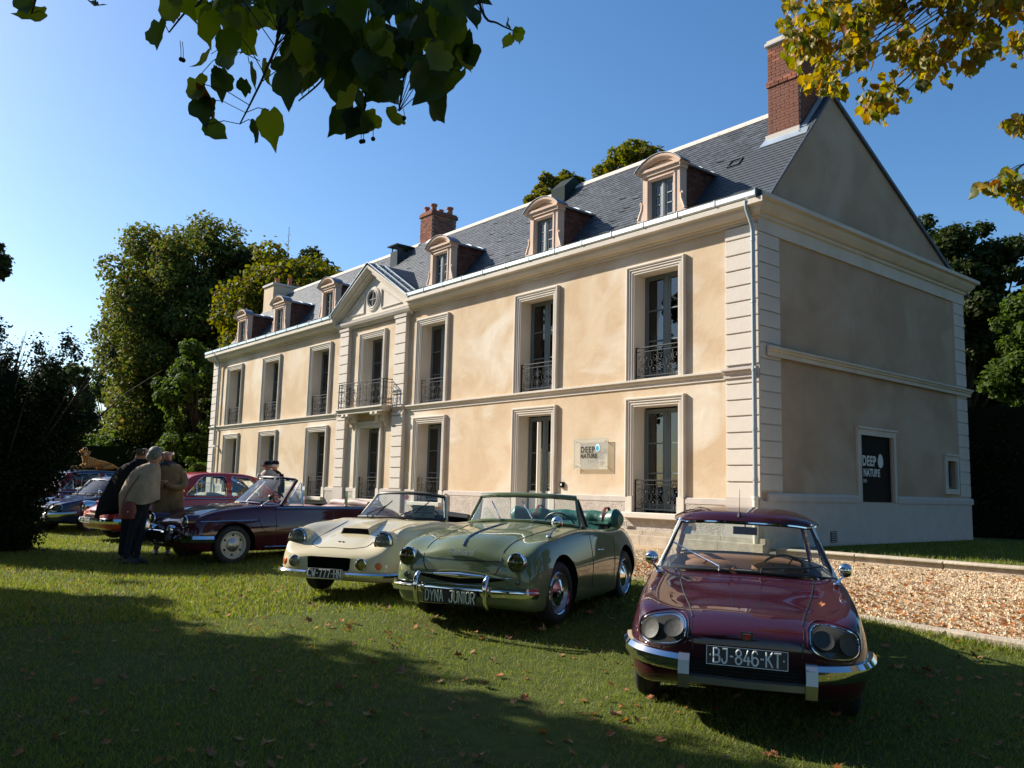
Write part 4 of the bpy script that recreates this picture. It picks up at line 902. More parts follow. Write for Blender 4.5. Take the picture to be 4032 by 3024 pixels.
def leaf_shape(r=0.04, curl=0.3):
    pts = [(0, -1.15), (0.12, -0.75), (0.62, -0.62), (0.50, -0.30), (1.0, -0.05), (0.62, 0.16), (0.60, 0.62), (0.26, 0.50), (0.0, 1.1), (-0.26, 0.5), (-0.60, 0.62), (-0.62, 0.16), (-1.0, -0.05), (-0.5, -0.30), (-0.62, -0.62), (-0.12, -0.75)]
    v = [(0, 0, 0)]+[(x*r, y*r, curl*r*(x*x+0.5*y*y)*(1+0.4*math.sin(5*x+3*y))) for x, y in pts]; n = len(pts)
    return v, [(0, i+1, (i+1) % n+1) for i in range(n)]
def seat(par, x, y, z, w=0.5, h=0.5, m=None, name='seat', d=0.14, tilt=0.2):
    prof = [(0, 0), (d*1.05, 0.0), (d*1.1-tilt*h, h*0.9), (d*0.7-tilt*h, h), (d*0.1-tilt*h, h*0.96)]
    q = MB(); n = 7
    rows = []
    for i in range(n):
        u = -1+2*i/(n-1); k = 1-0.10*abs(u)**4; rows.append([(x+p[0]*k, y+u*w/2, z+p[1]*(1-0.08*abs(u)**5)) for p in prof])
    q.grid([r+[r[0]] for r in rows]); q.add(rows[0], [tuple(range(5))]); q.add(rows[-1], [tuple(range(5))])
    return q.build(name, m, par, smooth=True, sharp=60)
def place(e, x, y, z, yaw):
    e.location = (x, y, z); e.rotation_euler = (0, 0, R(yaw)); return e
def tub(x0, x1, w, z0, z1):
    c = MB(); c.mi = 1; n = 6; r = 0.18; P = []
    for (cx, cy_, a) in ((x0+r, w-r, PI/2), (x0+r, -w+r, PI), (x1-r, -w+r, 1.5*PI), (x1-r, w-r, 0)):
        for k in range(n+1): P.append((cx+r*math.cos(a+k*PI/2/n), cy_+r*math.sin(a+k*PI/2/n)))
    return c.prism(P, z0, z1, 'z')

# ---------- two-door coupe with oval twin lamps (built twice: maroon, dark blue)
def coupe(label, col, seatcol, platetxt, group, wheelkind='dark', detail=True, emblem=True):
    e = empty('classic_coupe', label=label, cat='car', group=group)
    pm = paint(col[0], col[1]); sm = mat(seatcol[0], seatcol[1], 0.7)
    st = [(0.90, sec(.36, .34, .42, .46, .34, .57, .24, .59, .60)), (0.875, sec(.32, .44, .53, .46, .45, .60, .31, .615, .63)), (0.79, sec(.26, .60, .67, .46, .58, .655, .38, .655, .67)), (0.62, sec(.22, .69, .765, .48, .665, .725, .43, .705, .72)),
          (0.3, sec(.20, .72, .805, .50, .69, .785, .44, .745, .76)), (-0.1, sec(.20, .73, .81, .52, .70, .84, .46, .81, .825)), (-0.42, sec(.20, .73, .81, .52, .71, .87, .5, .865, .885)), (-1.2, sec(.20, .73, .81, .54, .73, .875, .5, .875, .88)),
          (-2.2, sec(.20, .73, .81, .54, .72, .87, .5, .87, .87)), (-2.9, sec(.24, .70, .79, .54, .67, .84, .45, .83, .83)), (-3.3, sec(.30, .62, .72, .54, .58, .76, .4, .76, .76)), (-3.42, sec(.38, .45, .58, .54, .45, .66, .3, .67, .67))]
    hood_cut = tub(-2.45, -0.62, 0.62, 0.42, 1.2)
    me, bv = body_mesh(st, [pm, MT['well']], (0, -2.3), 0.345, 0.80, [hood_cut])
    link('body', me, e)
    for x in (0, -2.3):
        for s in (-1, 1): wheel(e, x, 0.70, s, wheelkind, 0.30)
    # bonnet seams and centre creases
    for s in (-1, 1):
        seam(bv, 't', [(-0.40, s*0.52), (0.1, s*0.455), (0.50, s*0.385), (0.74, s*0.35)], e, 'bonnet_seam', 0.006)
        seam(bv, 't', [(-0.30, s*0.115), (0.1, s*0.105), (0.45, s*0.09)], e, 'bonnet_crease', 0.003, pm, off=0.001)
        MB().sphere(tz(bv, -0.37, s*0.54)+Vector((0, 0, 0.01)), 0.014, 8).build('washer_jet', MT['chrome'], e, smooth=True)
        seam(bv, 's', [(-0.55, .84), (-0.58, .5), (-0.50, .27)], e, 'door_seam', 0.004, s=s); seam(bv, 's', [(-1.75, .84), (-1.78, .6), (-1.70, .3)], e, 'door_seam', 0.004, s=s)
    for s in (-1, 1):
        P = [fx(bv, s*a, z) for a, z in ((.352, .655), (.35, .62), (.345, .58), (.34, .54), (.335, .50))]; MB().tube([p for p in P if p], 0.005, 5).build('bonnet_seam', MT['seal'], e, smooth=True)
    # lamps
    for s in (-1, 1):
        L = empty('headlight', (0, 0, 0), parent=e); oy, oz = 0.535, 0.60; n = 28
        def ov(k, a, b):
            t = 2*PI*k/n; y = a*abs(math.cos(t))**0.72*(1 if math.cos(t) >= 0 else -1); z = b*abs(math.sin(t))**0.72*(1 if math.sin(t) >= 0 else -1)
            return (oy+y)*s, oz+z-0.10*y
        def ringpts(a, b, off):
            out = []
            for k in range(n):
                y, z = ov(k, a, b); p = fx(bv, y, z) or Vector((0.5, y, z)); out.append(p+Vector((off, s*off*0.4, 0)))
            return out
        A = ringpts(.152, .086, 0.008); B = ringpts(.147, .081, 0.012); cc_ = sum(A, Vector())/n
        MB().tube(A+[A[0]], 0.0045, 6, cap=False).build('rim', MT['chrome'], L, smooth=True)
        C = ringpts(.168, .100, 0.003); MB().tube(C+[C[0]], 0.006, 6, cap=False).build('lamp_surround', pm, L, smooth=True)
        m = MB(); m.grid([[tuple(p) for p in (lambda q: q+[q[0]])(ringpts(.150*w_, .083*w_, 0.0035))] for w_ in (1.0, .75, .5, .25, .02)]); m.build('lamp_back', MT['lampback'], L, smooth=True, fixn=False)
        for dy in (-0.072, 0.072):
            y = (oy+dy)*s; q, qn = hit(bv, (3, y, oz-0.1*dy), (-1, 0, 0)); qn = qn if qn.x > 0 else -qn; MB().lathe([(0.066, 0.011), (0.061, 0.009), (0.042, 0.005), (0.0, 0.003)], q+qn*0.006, qn, 20).build('reflector', MT['lampglass'], L, smooth=True, fixn=False)
        m = MB(); m.add([tuple(cc_+Vector((0.024, s*.01, 0.006)))]+[tuple(p*0.5+(cc_+Vector((0.02, 0, 0.005)))*0.5+Vector((0.008, 0, 0.002))) for p in B]+[tuple(p) for p in B], [(0, k+1, (k+1) % n+1) for k in range(n)]+[(k+1, k+1+n, (k+1) % n+1+n, (k+1) % n+1) for k in range(n)]); m.build('lens', MT['lens'], L, smooth=True, fixn=False)
    # bumper, overriders, grille
    pr = [(-0.03, -0.060), (0.015, -0.055), (0.040, -0.02), (0.042, 0.02), (0.02, 0.05), (-0.03, 0.058)]
    for s in (-1, 1):
        P = hug(bv, s*25, s*63, .41, 0.05, 0.004, 12, .46); P = P[::-1] if s < 0 else P
        bumper(e, P, pr, 'bumper_wing', MT['chrome'], 18)
        MB().prism([(0.82, .30), (0.945, .27), (0.985, .36), (0.97, .44), (0.93, .475), (0.82, .475)], s*0.355, s*0.425, 'y').build('overrider', MT['alu'], e)
    bumper(e, [(0.90, -0.39, .325), (0.93, 0, .325), (0.90, 0.39, .325)], [(0, -0.03), (0.03, -0.02), (0.035, 0.02), (0, 0.03)], 'bumper_bar', MT['alu'], 10)
    MB().box(0.80, 0.905, -0.37, 0.37, 0.33, 0.45).build('grille', MT['well'], e)
    m = MB(); [m.box(0.905, 0.910, y*0.012-0.345, y*0.012-0.342, 0.34, 0.45) for y in range(58)]; [m.box(0.905, 0.910, -0.35, 0.35, 0.345+k*0.02, 0.348+k*0.02) for k in range(5)]; m.build('grille_mesh', MT['seal'], e)
    if platetxt: plate(e, platetxt, (0.955, 0, 0.485), 0.50, 0.112, tilt=-0.16, size=0.125, sx=0.62, off=0.0008)
    else: plate(e, '', (0.93, 0, 0.44), 0.50, 0.10, border=False) if False else None
    if emblem:
        p = fx(bv, 0.0, 0.60) or Vector((0.86, 0, 0.60)); em = empty('bonnet_badge', p+Vector((0.0, 0, 0.005)), parent=e)
        sh = [(-0.04, 0.028), (0.04, 0.028), (0.034, -0.012), (0.0, -0.034), (-0.034, -0.012)]
        MB().prism(sh, 0.0, 0.014, 'x').build('shield', MT['chrome'], em); MB().prism([(a*0.6, b*0.6) for a, b in sh], 0.014, 0.018, 'x').build('shield_centre', mat('red_enamel', (0.5, 0.04, 0.03), 0.2), em)
    # greenhouse
    bw, tw = 0.695, 0.535
    gb = lambda x: (-0.40-0.20*x*x*1.6)
    bot = [(-0.62, -bw, .862), (-0.42, -bw*.66, .885), (-0.345, 0, .895), (-0.42, bw*.66, .885), (-0.62, bw, .862)]
    top = [(-0.98, -tw, 1.25), (-0.90, -tw*.6, 1.265), (-0.87, 0, 1.272), (-0.90, tw*.6, 1.265), (-0.98, tw, 1.25)]
    pane_patch(e, bot, top, MT['cglass'], 'windscreen', frame=MT['seal'], fr=0.013)
    bot2 = [(-2.62, -bw*.95, .872), (-2.75, 0, .885), (-2.62, bw*.95, .872)]; top2 = [(-2.12, -tw*1.0, 1.235), (-2.20, 0, 1.25), (-2.12, tw*1.0, 1.235)]
    pane_patch(e, bot2, top2, MT['cglass'], 'rear_window', frame=MT['seal'], fr=0.012)
    # roof slab
    rows = []
    for x, w, z, dz in ((-0.835, .50, 1.265, 0.0), (-0.86, .555, 1.272, .025), (-1.0, .60, 1.285, .055), (-1.4, .62, 1.295, .085), (-1.85, .60, 1.29, .075), (-2.15, .56, 1.265, .04), (-2.27, .52, 1.235, .0)):
        row = []
        for k in range(15):
            u = -1+2*k/14; edge = (1-abs(u)**3.5); row.append((x-0.10*abs(u)**2.5*(1 if x > -1.2 else 0), u*w, z-0.018*abs(u)**4+dz*edge))
        rows.append(row)
    m = MB(); m.grid(rows); m.grid([[(a, b, c-0.028) for a, b, c in r] for r in rows]); 
    m.grid([rows[0], [(a, b, c-0.028) for a, b, c in rows[0]]]); m.grid([rows[-1], [(a, b, c-0.028) for a, b, c in rows[-1]]])
    for k in (0, -1): m.grid([[r[k] for r in rows], [(r[k][0], r[k][1], r[k][2]-0.028) for r in rows]])
    m.build('roof', pm, e, smooth=True, sharp=50)
    trim = [Vector(p)+Vector((0.004, 0, -0.012)) for p in rows[0]]; MB().tube(trim, 0.009, 5).build('roof_trim', MT['chrome'], e, smooth=True)
    for s in (-1, 1):
        ed = [Vector(r[-1 if s > 0 else 0])+Vector((0, s*0.004, -0.012)) for r in rows]; MB().tube(ed, 0.009, 5).build('gutter_trim', MT['chrome'], e, smooth=True)
        MB().tube([(-0.63, s*bw*1.005, .862), (-0.80, s*.625, 1.03), (-0.98, s*(tw+.012), 1.255)], [0.024, 0.020, 0.017], 6).build('windscreen_pillar', MT['white'] if label.startswith('dark red') else MT['chrome'], e, smooth=True)
        MB().tube([(-2.60, s*bw*.96, .868), (-2.12, s*(tw+.02), 1.24)], 0.026, 6).build('rear_pillar', pm, e, smooth=True)
        MB().tube([(-1.78, s*.725, .88), (-1.75, s*.58, 1.27)], 0.012, 6).build('door_pillar', MT['chrome'], e, smooth=True)
        m = MB(); m.grid([[(-0.66, s*.705, .875), (-1.2, s*.72, .885), (-1.76, s*.715, .88)], [(-1.0, s*.565, 1.24), (-1.35, s*.585, 1.27), (-1.74, s*.58, 1.27)]]); m.build('side_window', MT['cglass'], e, smooth=True, fixn=False)
    # cabin
    for y in (-0.30, 0.30): seat(e, -1.55, y, 0.45, 0.46, 0.44, sm, 'front_seat')
    seat(e, -2.36, 0, 0.45, 1.12, 0.44, sm, 'rear_seat'); MB().box(-2.75, -2.42, -0.6, 0.6, 0.84, 0.875).build('parcel_shelf', MT['seal'], e)
    MB().prism([(-0.40, .86), (-0.75, .885), (-0.80, .84), (-0.70, .62), (-0.42, .62)], -0.6, 0.6, 'y').build('dashboard', MT['seal'], e)
    steering_wheel(e, (-0.98, 0.32, 0.86), 0.19, 0.7)
    im = MB(); im.box(-0.985, -0.97, -0.10, 0.10, 1.15, 1.215); im.tube([(-0.93, 0, 1.24), (-0.975, 0, 1.19)], 0.006, 5); im.build('rear_view_mirror', MT['seal'], e)
    if detail:
        MB().quad((-0.865, -0.52, 1.13), (-0.845, -0.455, 1.135), (-0.885, -0.44, 1.20), (-0.905, -0.495, 1.195)).build('windscreen_sticker', mat('pale_sticker', (0.45, 0.68, 0.60), 0.5), e, fixn=False)
        wiper(e, (-0.345, -0.20, .895), (-0.60, -0.50, 1.035), MT['chrome'], 0.20, 0.05); wiper(e, (-0.33, 0.12, .90), (-0.475, 0.47, .945), MT['seal'], 0.20, 0.0)
        MB().tube([(-0.88, -0.05, 1.295), (-0.89, -0.05, 1.34)], [0.022, 0.008], 8).tube([(-0.89, -0.05, 1.335), (-0.92, -0.05, 1.53)], [0.003, 0.0018], 5).build('aerial', MT['seal'], e, smooth=True)
        for s in (-1, 1): mirror(e, (-0.24, s*0.725, 0.965), 0.052, (-0.20, s*0.66, 0.865))
    return e, bv
MT['lampglass'] = mat('fluted_lamp_glass', (0.036, 0.036, 0.030), 0.6, 0.0, bump=(90, 0.4, 0.004))
MT['lampback'] = mat('lamp_interior', (0.030, 0.030, 0.025), 0.8, spec=0.2)
G_CARS = 'classic cars parked in a row on the lawn'
maroon, bv1 = coupe('dark red two door coupe nearest the camera with plate BJ-846-KT', ('maroon_paint', (0.036, 0.004, 0.010)), ('tan_leather', (0.30, 0.14, 0.075)), '\u00b7BJ-846-KT\u00b7', G_CARS)
place(maroon, 6.13, -9.36, -0.455, -54.6); maroon.rotation_euler.x = R(-1.3); maroon.scale = (.985, .96, .985)
# ---------- green cabriolet
green = empty('classic_cabriolet', label='sage green open two seater with round lamps and DYNA JUNIOR plate', cat='car', group=G_CARS)
pm = paint('sage_green_paint', (0.115, 0.145, 0.073), rough=0.35); e = green
st = [(0.66, sec(.30, .40, .50, .48, .42, .60, .30, .66, .70)), (0.63, sec(.27, .58, .66, .50, .56, .68, .38, .72, .78)), (0.54, sec(.23, .70, .765, .52, .66, .775, .43, .775, .86)), (0.38, sec(.21, .73, .79, .54, .68, .84, .45, .83, .905)),
      (0.1, sec(.20, .74, .80, .55, .69, .885, .47, .88, .945)), (-0.3, sec(.20, .74, .80, .56, .70, .925, .5, .93, .985)), (-0.66, sec(.20, .74, .80, .56, .71, .945, .5, .97, 1.0)), (-1.1, sec(.20, .74, .80, .56, .73, .93, .5, .94, .95)),
      (-1.6, sec(.20, .74, .79, .55, .73, .91, .5, .92, .93)), (-2.1, sec(.22, .72, .78, .55, .68, .93, .45, .95, .96)), (-2.5, sec(.26, .66, .75, .55, .60, .86, .4, .88, .89)), (-2.85, sec(.32, .52, .64, .52, .46, .70, .3, .72, .72)), (-2.95, sec(.40, .36, .46, .52, .34, .60, .2, .61, .61))]
me, bv = body_mesh(st, [pm, MT['well']], (0, -2.05), 0.385, 0.79, [tub(-1.95, -0.70, 0.66, 0.35, 1.3)], az=0.34)
link('body', me, e)
for x in (0, -2.05):
    for s in (-1, 1): wheel(e, x, 0.675, s, 'cap', 0.30, -0.10 if x == 0 else 0)
for s in (-1, 1):
    seam(bv, 't', [(-0.52, s*0.50), (-0.1, s*0.46), (0.3, s*0.42), (0.52, s*0.415), (0.58, s*0.41)], e, 'bonnet_seam', 0.005)
    P = [fx(bv, s*y, z) for y, z in ((.415, .76), (.415, .70), (.41, .64), (.39, .585), (.36, .55), (.31, .515))]; MB().tube([p for p in P if p], 0.006, 5).build('bonnet_seam', MT['seal'], e, smooth=True)
    q0 = fx(bv, s*0.585, 0.675); lamp(e, (q0.x+0.040, s*0.585, 0.675), 0.081, (1, 0, 0.04), lens=MT['yellowlens'], depth=0.06)
    q = fx(bv, s*0.60, 0.50) or Vector((0.6, s*.6, .5)); lamp(e, q+Vector((0.005, 0, 0)), 0.028, (1, 0, 0), 'side_lamp', lens=MT['lens'], depth=0.01) if s < 0 else lamp(e, q+Vector((0.005, 0, 0)), 0.03, (1, 0, 0), 'side_lamp', rim=pm, depth=0.01)
    seam(bv, 's', [(-0.80, .93), (-0.82, .60), (-0.80, .40), (-0.86, .34), (-1.50, .34), (-1.56, .40), (-1.58, .93)], e, 'door_seam', 0.0045, s=s)
    h = sy(bv, -0.95, .72, s); MB().tube([h+Vector((0, s*.01, 0)), h+Vector((-0.03, s*.03, 0)), h+Vector((-0.12, s*.03, 0)), h+Vector((-0.13, s*.01, 0))], 0.009, 6).build('door_handle', MT['chrome'], e, smooth=True)
P = [fx(bv, -0.40+0.08*k, 0.685-0.018*math.cos((k-5)/5*1.2)) for k in range(11)]; MB().tube([p for p in P if p], 0.006, 5).build('bonnet_lip', MT['seal'], e, smooth=True)
P = [tz(bv, x, 0) for x in (-0.35, -0.1, 0.15, 0.35, 0.48)]; P = [p+Vector((0, 0, .006)) for p in P]+[fx(bv, 0, .845)+Vector((.006, 0, 0)), fx(bv, 0, .805)+Vector((.010, 0, 0))]; MB().tube(P, [0.004, 0.006, 0.007, 0.008, 0.010, 0.012, 0.008], 6).build('bonnet_strip', mat('dull_steel_strip', (0.25, 0.28, 0.33), 0.3, 0.8), e, smooth=True)
# grille mouth: dark lens shape with chrome blade
def mouth(par, x, w, h, z, sag=0.0):
    n = 24; up = []; lo = []
    for k in range(n+1):
        u = -1+2*k/n; xx = x-0.10*abs(u)**2.2; up.append((xx, u*w, z+h*(1-u*u)**1.0)); lo.append((xx, u*w, z-h*1.1*(1-u*u)**1.0))
    return up, lo
n = 30; mz = .515; U = [-1+2*k/n for k in range(n+1)]; fxs = lambda y, z: ((fx(bv, y, z) or Vector((.55, y, z))).x)
up = [(fxs(u*.52, mz+.05*(1-u*u))+.004, u*.52, mz+.052*(1-u*u)**1.3) for u in U]; lo = [(fxs(u*.52, mz-.05*(1-u*u))+.004, u*.52, mz-.062*(1-u*u)**1.3) for u in U]
MB().grid([up, [(a*.5+c*.5+.004, b, (z1+z2)/2) for (a, b, z1), (c, _, z2) in zip(up, lo)], lo]).build('grille', MT['well'], e, fixn=False)
MB().tube(up, 0.010, 6).build('grille_hood', pm, e, smooth=True)
rows = [[(fxs(u*.54, mz)+.006+.030*(1-abs(u))**.7*q, u*.54, mz+.012+(0.030*(1-abs(u))**1.2+.003)*zz) for u in U] for q, zz in ((0, 1), (1.0, 0.35), (1.0, -0.35), (0, -1))]
MB().grid(rows).build('grille_blade', MT['chrome'], e, smooth=True, sharp=60)
bumper(e, [(0.58, -0.76, .40), (0.68, -0.69, .405), (0.755, -0.48, .41), (0.80, 0, .41), (0.755, 0.48, .41), (0.68, 0.69, .405), (0.58, 0.76, .40)], [(0, -0.05), (0.02, -0.045), (0.035, -0.01), (0.03, 0.015), (0.02, 0.02), (0.02, 0.045), (0, 0.05)], n=36)
for s in (-1, 1):
    MB().tube([(0.80, s*0.365, .26), (0.845, s*0.365, .32), (0.855, s*0.365, .42), (0.845, s*0.365, .50), (0.80, s*0.365, .545)], [0.014, 0.022, 0.024, 0.028, 0.022], 10).build('overrider', MT['chrome'], e, smooth=True)
plate(e, 'DYNA  JUNIOR', (0.85, 0.0, .350), 0.56, 0.135, size=0.112, sx=0.70, border=False, off=0.0028, fg=MT['platewhite'])
text_obj('Panhard', 0.080, MT['platesilver'], e, Matrix.Translation(((fx(bv, 0, .735) or Vector((.64, 0, .72))).x+0.012, 0.0, 0.742)) @ Matrix(((0, 0, 1, 0), (1, 0, 0, 0), (0, 1, 0, 0), (0, 0, 0, 1))), 'script_badge', 0.004, 1.0, 0.001, shear=0.4)
# windscreen with painted frame
bot = [(-0.74, -0.67, .965), (-0.60, -0.4, 1.0), (-0.56, 0, 1.01), (-0.60, 0.4, 1.0), (-0.74, 0.67, .965)]
top = [(-0.86, -0.575, 1.255), (-0.78, -0.35, 1.27), (-0.765, 0, 1.275), (-0.78, 0.35, 1.27), (-0.86, 0.575, 1.255)]
pane_patch(e, bot, top, MT['cglass'], 'windscreen', frame=pm, fr=0.018)
MB().tube([(a-0.01, b, c+0.008) for a, b, c in crom(top, 12)], 0.028, 8).build('header_rail', pm, e, smooth=True)
MB().tube([(a+0.0, b, c-0.012) for a, b, c in crom(bot, 12)], 0.014, 6).build('windscreen_seal', MT['seal'], e, smooth=True)
for s in (-1, 1):
    m = MB(); m.add([(-0.79, s*.675, .96), (-0.87, s*.585, 1.24), (-0.97, s*.66, .96)], [(0, 1, 2)]); m.build('quarter_window', MT['cglass'], e, fixn=False)
    MB().tube([(-0.78, s*.68, .955), (-0.98, s*.665, .955), (-0.885, s*.585, 1.25)], 0.014, 6).build('quarter_frame', MT['seal'] if s > 0 else pm, e, smooth=True)
    m = MB(); m.grid([[(-1.02, s*.66, .95), (-1.5, s*.66, .95)], [(-1.0, s*.63, 1.10), (-1.05, s*.62, 1.155)], [(-1.06, s*.62, 1.16), (-1.42, s*.62, 1.13)]][:2]); m.build('side_screen', MT['cglass'], e, fixn=False)
wiper(e, (-0.56, -0.19, 1.01), (-0.68, -0.33, 1.17), MT['chrome'], 0.10, 0.1); wiper(e, (-0.55, 0.20, 1.01), (-0.67, 0.05, 1.18), MT['chrome'], 0.10, 0.1)
mirror(e, (-0.02, 0.70, 1.03), 0.06, (0.07, 0.655, 0.895))
gr_m = mat('green_vinyl', (0.012, 0.085, 0.06), 0.45, col2=(0.02, 0.12, 0.085), scale=6, bump=(9, 0.6, 0.03))
seat(e, -1.62, 0, 0.50, 1.15, 0.48, gr_m, 'bench_seat'); steering_wheel(e, (-1.02, 0.33, 0.95), 0.18, 0.6)
MB().prism([(-0.62, .95), (-0.85, .96), (-0.88, .90), (-0.7, .7)], -0.62, 0.62, 'y').build('dashboard', pm, e)
P = []; RR = []
for k in range(27):
    u = -1+2*k/26; P.append((-1.98-0.10*(1-u*u), u*0.72, 1.01+0.008*math.sin(k*1.3))); RR.append(0.10+0.012*math.sin(k*1.1)+0.03*abs(u)**6)
RR[0] *= 0.55; RR[-1] *= 0.55
MB().tube(P, RR, 14).build('folded_hood', gr_m, e, smooth=True)
strap = mat('red_leather_strap', (0.13, 0.022, 0.014), 0.5)
for y in (-0.36, 0.52): MB().lathe([(0.135, -0.02), (0.142, -0.018), (0.142, 0.018), (0.135, 0.02)], (-2.06, y, 1.02), (0, 1, 0), 18).build('hood_strap', strap, e, smooth=True)
MB().tube([(-1.9, y*0.1-0.6, 0.965) for y in range(13)], 0.02, 6).build('cockpit_trim', gr_m, e)
for c_ in e.children:
    if not c_.name.startswith('wheel'): c_.location.z -= 0.055
place(green, 3.0, -9.18, -0.285, -65.1)
# ---------- cream roadster
cream = empty('classic_roadster', label='cream open sports roadster with bonnet scoop and plate CW-777-HN', cat='car', group=G_CARS); e = cream
pm = paint('cream_paint', (0.60, 0.52, 0.33), rough=0.35)
st = [(0.90, sec(.30, .36, .46, .38, .40, .46, .28, .47, .475)), (0.87, sec(.26, .48, .57, .38, .50, .50, .34, .51, .515)), (0.80, sec(.22, .60, .67, .40, .60, .56, .38, .555, .57)), (0.68, sec(.20, .66, .725, .42, .64, .655, .38, .60, .62)), (0.48, sec(.19, .69, .75, .45, .635, .775, .36, .665, .68)),
      (0.2, sec(.19, .70, .765, .47, .63, .825, .36, .725, .74)), (-0.15, sec(.19, .70, .77, .48, .64, .845, .36, .795, .81)), (-0.45, sec(.19, .70, .77, .48, .65, .86, .42, .855, .865)), (-1.1, sec(.19, .70, .765, .48, .69, .82, .5, .82, .825)),
      (-1.7, sec(.19, .70, .76, .48, .68, .82, .5, .83, .83)), (-2.3, sec(.20, .68, .76, .50, .62, .86, .42, .85, .85)), (-2.8, sec(.24, .62, .70, .50, .54, .80, .4, .80, .80)), (-3.15, sec(.30, .52, .60, .52, .46, .70, .3, .71, .71)), (-3.3, sec(.36, .40, .46, .52, .36, .62, .2, .63, .63))]
mc = MB(); mc.mi = 1; mc.prism([(0.25, .475), (-0.25, .475), (-0.28, .465), (-0.27, .35), (-0.24, .33), (0.24, .33), (0.27, .35), (0.28, .465)], 0.72, 1.3, 'x')
me, bv = body_mesh(st, [pm, MT['well']], (0, -2.3), 0.345, 0.75, [tub(-1.85, -0.62, 0.60, 0.3, 1.3), mc], nx=52)
link('body', me, e)
for x in (0, -2.3):
    for s in (-1, 1): wheel(e, x, 0.66, s, 'dark', 0.29)
P = [tz(bv, x, y) for x, y in ((-0.42, .50), (-0.1, .44), (0.3, .40), (0.55, .385), (0.70, .36), (0.765, .28))]; F_ = [tz(bv, 0.80, y) for y in (.2, .1, 0, -.1, -.2)]; Q = [tz(bv, x, -y) for x, y in ((0.765, .28), (0.70, .36), (0.55, .385), (0.3, .40), (-0.1, .44), (-0.42, .50))]
MB().tube([Vector(p) for p in crom([tuple(p) for p in P+F_+Q], 60)], 0.0045, 5).build('bonnet_seam', MT['seal'], e, smooth=True)
for s in (-1, 1):
    # lamp nacelle
    MB().lathe([(0.122, 0.0), (0.126, -0.05), (0.115, -0.16), (0.07, -0.32), (0.0, -0.40)], (0.69, s*0.565, 0.65), (1, 0, 0.0), 24).build('lamp_nacelle', pm, e, smooth=True)
    lamp(e, (0.705, s*0.565, 0.65), 0.100, (1, 0, 0.05), depth=0.05)
    q0 = fx(bv, s*0.43, .41); lamp(e, (q0.x+0.03, s*0.43, 0.41), 0.062, (1, -0.0, 0), 'fog_lamp', depth=0.015, lens=MT['lens'] if s < 0 else MT['yellowlens'])
q = fx(bv, .60, .395); lamp(e, q+Vector((0.0, 0, 0)), 0.036, (1, 0.35, 0), 'indicator', rim=MT['amber'], lens=MT['amber'], depth=0.008)
q = fx(bv, -.60, .395); lamp(e, q+Vector((0.0, 0, 0)), 0.036, (1, -0.35, 0), 'indicator', rim=MT['amber'], lens=MT['amber'], depth=0.008)
# scoop
z0 = lambda x: tz(bv, x, 0).z
sc_ = MB(); xs = [0.36, 0.2, 0.0, -0.18, -0.34]; hs = [0.065, 0.06, 0.045, 0.022, 0.002]
rows = [[(x, -0.20+0.03*k_, z0(x)-0.012), (x-0.005, -0.165+0.03*k_, z0(x)+h), (x-0.005, 0.165-0.03*k_, z0(x)+h), (x, 0.20-0.03*k_, z0(x)-0.012)] for x, h, k_ in zip(xs, hs, (0, 1, 2, 3, 4))]
sc_.grid(rows); sc_.build('bonnet_scoop', pm, e, smooth=True, sharp=25, fixn=False)
MB().add([(0.352, -0.18, z0(.35)+0.003), (0.352, 0.18, z0(.35)+0.003), (0.345, 0.155, z0(.35)+0.055), (0.345, -0.155, z0(.35)+0.055)], [(0, 1, 2, 3)]).build('scoop_mouth', MT['well'], e, fixn=False)
for dy in (-0.022, 0.026): MB().sphere(tz(bv, 0.66, dy)+Vector((0, 0, 0.006)), 0.02, 10, (0.6, 1.1, 0.3)).build('bonnet_badge', MT['alu'], e, smooth=True)
for s in (-1, 1):
    P = hug(bv, s*17, s*56, .295, 0.1, 0.03, 12); P[-1] = tuple(Vector(P[-1])+Vector((-.02, s*.05, .01))); P = P[::-1] if s < 0 else P
    bumper(e, P, [(0, -0.025), (0.03, -0.02), (0.04, 0.005), (0.025, 0.025), (0, 0.03)], 'bumper_wing', MT['chrome'], 16)
plate(e, 'CW-777-HN', (0.975, 0, .30), 0.46, 0.105, size=0.105, sx=0.68, border=True, off=0.0022)
bot = [(-0.80, -0.62, .86), (-0.50, -0.45, .875), (-0.38, 0, .885), (-0.50, 0.45, .875), (-0.80, 0.62, .86)]
top = [(-1.02, -0.50, 1.14), (-0.84, -0.34, 1.175), (-0.78, 0, 1.185), (-0.84, 0.34, 1.175), (-1.02, 0.50, 1.14)]
pane_patch(e, bot, top, MT['cglass'], 'windscreen', frame=MT['seal'], fr=0.016)
fr_ = [Vector(p) for p in crom(top, 16)]; MB().tube([p+Vector((-.008, 0, .014)) for p in fr_], 0.016, 6).build('header_rail', mat('taupe_vinyl', (0.22, 0.19, 0.15), 0.5), e, smooth=True)
for s in (-1, 1): MB().tube([(-0.815, s*.635, .85), (-1.03, s*.515, 1.145)], [0.022, 0.016], 8).build('windscreen_pillar', pm, e, smooth=True)
for y, t in ((-0.28, -0.10), (0.20, 0.42)): wiper(e, (-0.40, y, .89), (-0.57, t, 1.03), MT['seal'], 0.15, 0.25)
m = MB(); m.box(-0.82, -0.815, 0.14, 0.46, 0.88, 1.04); sgn = m.build('information_sheet', mat('cream_paper', (0.62, 0.56, 0.30), 0.8), e)
MYX = Matrix(((0, 0, 1, 0), (1, 0, 0, 0), (0, 1, 0, 0), (0, 0, 0, 1)))
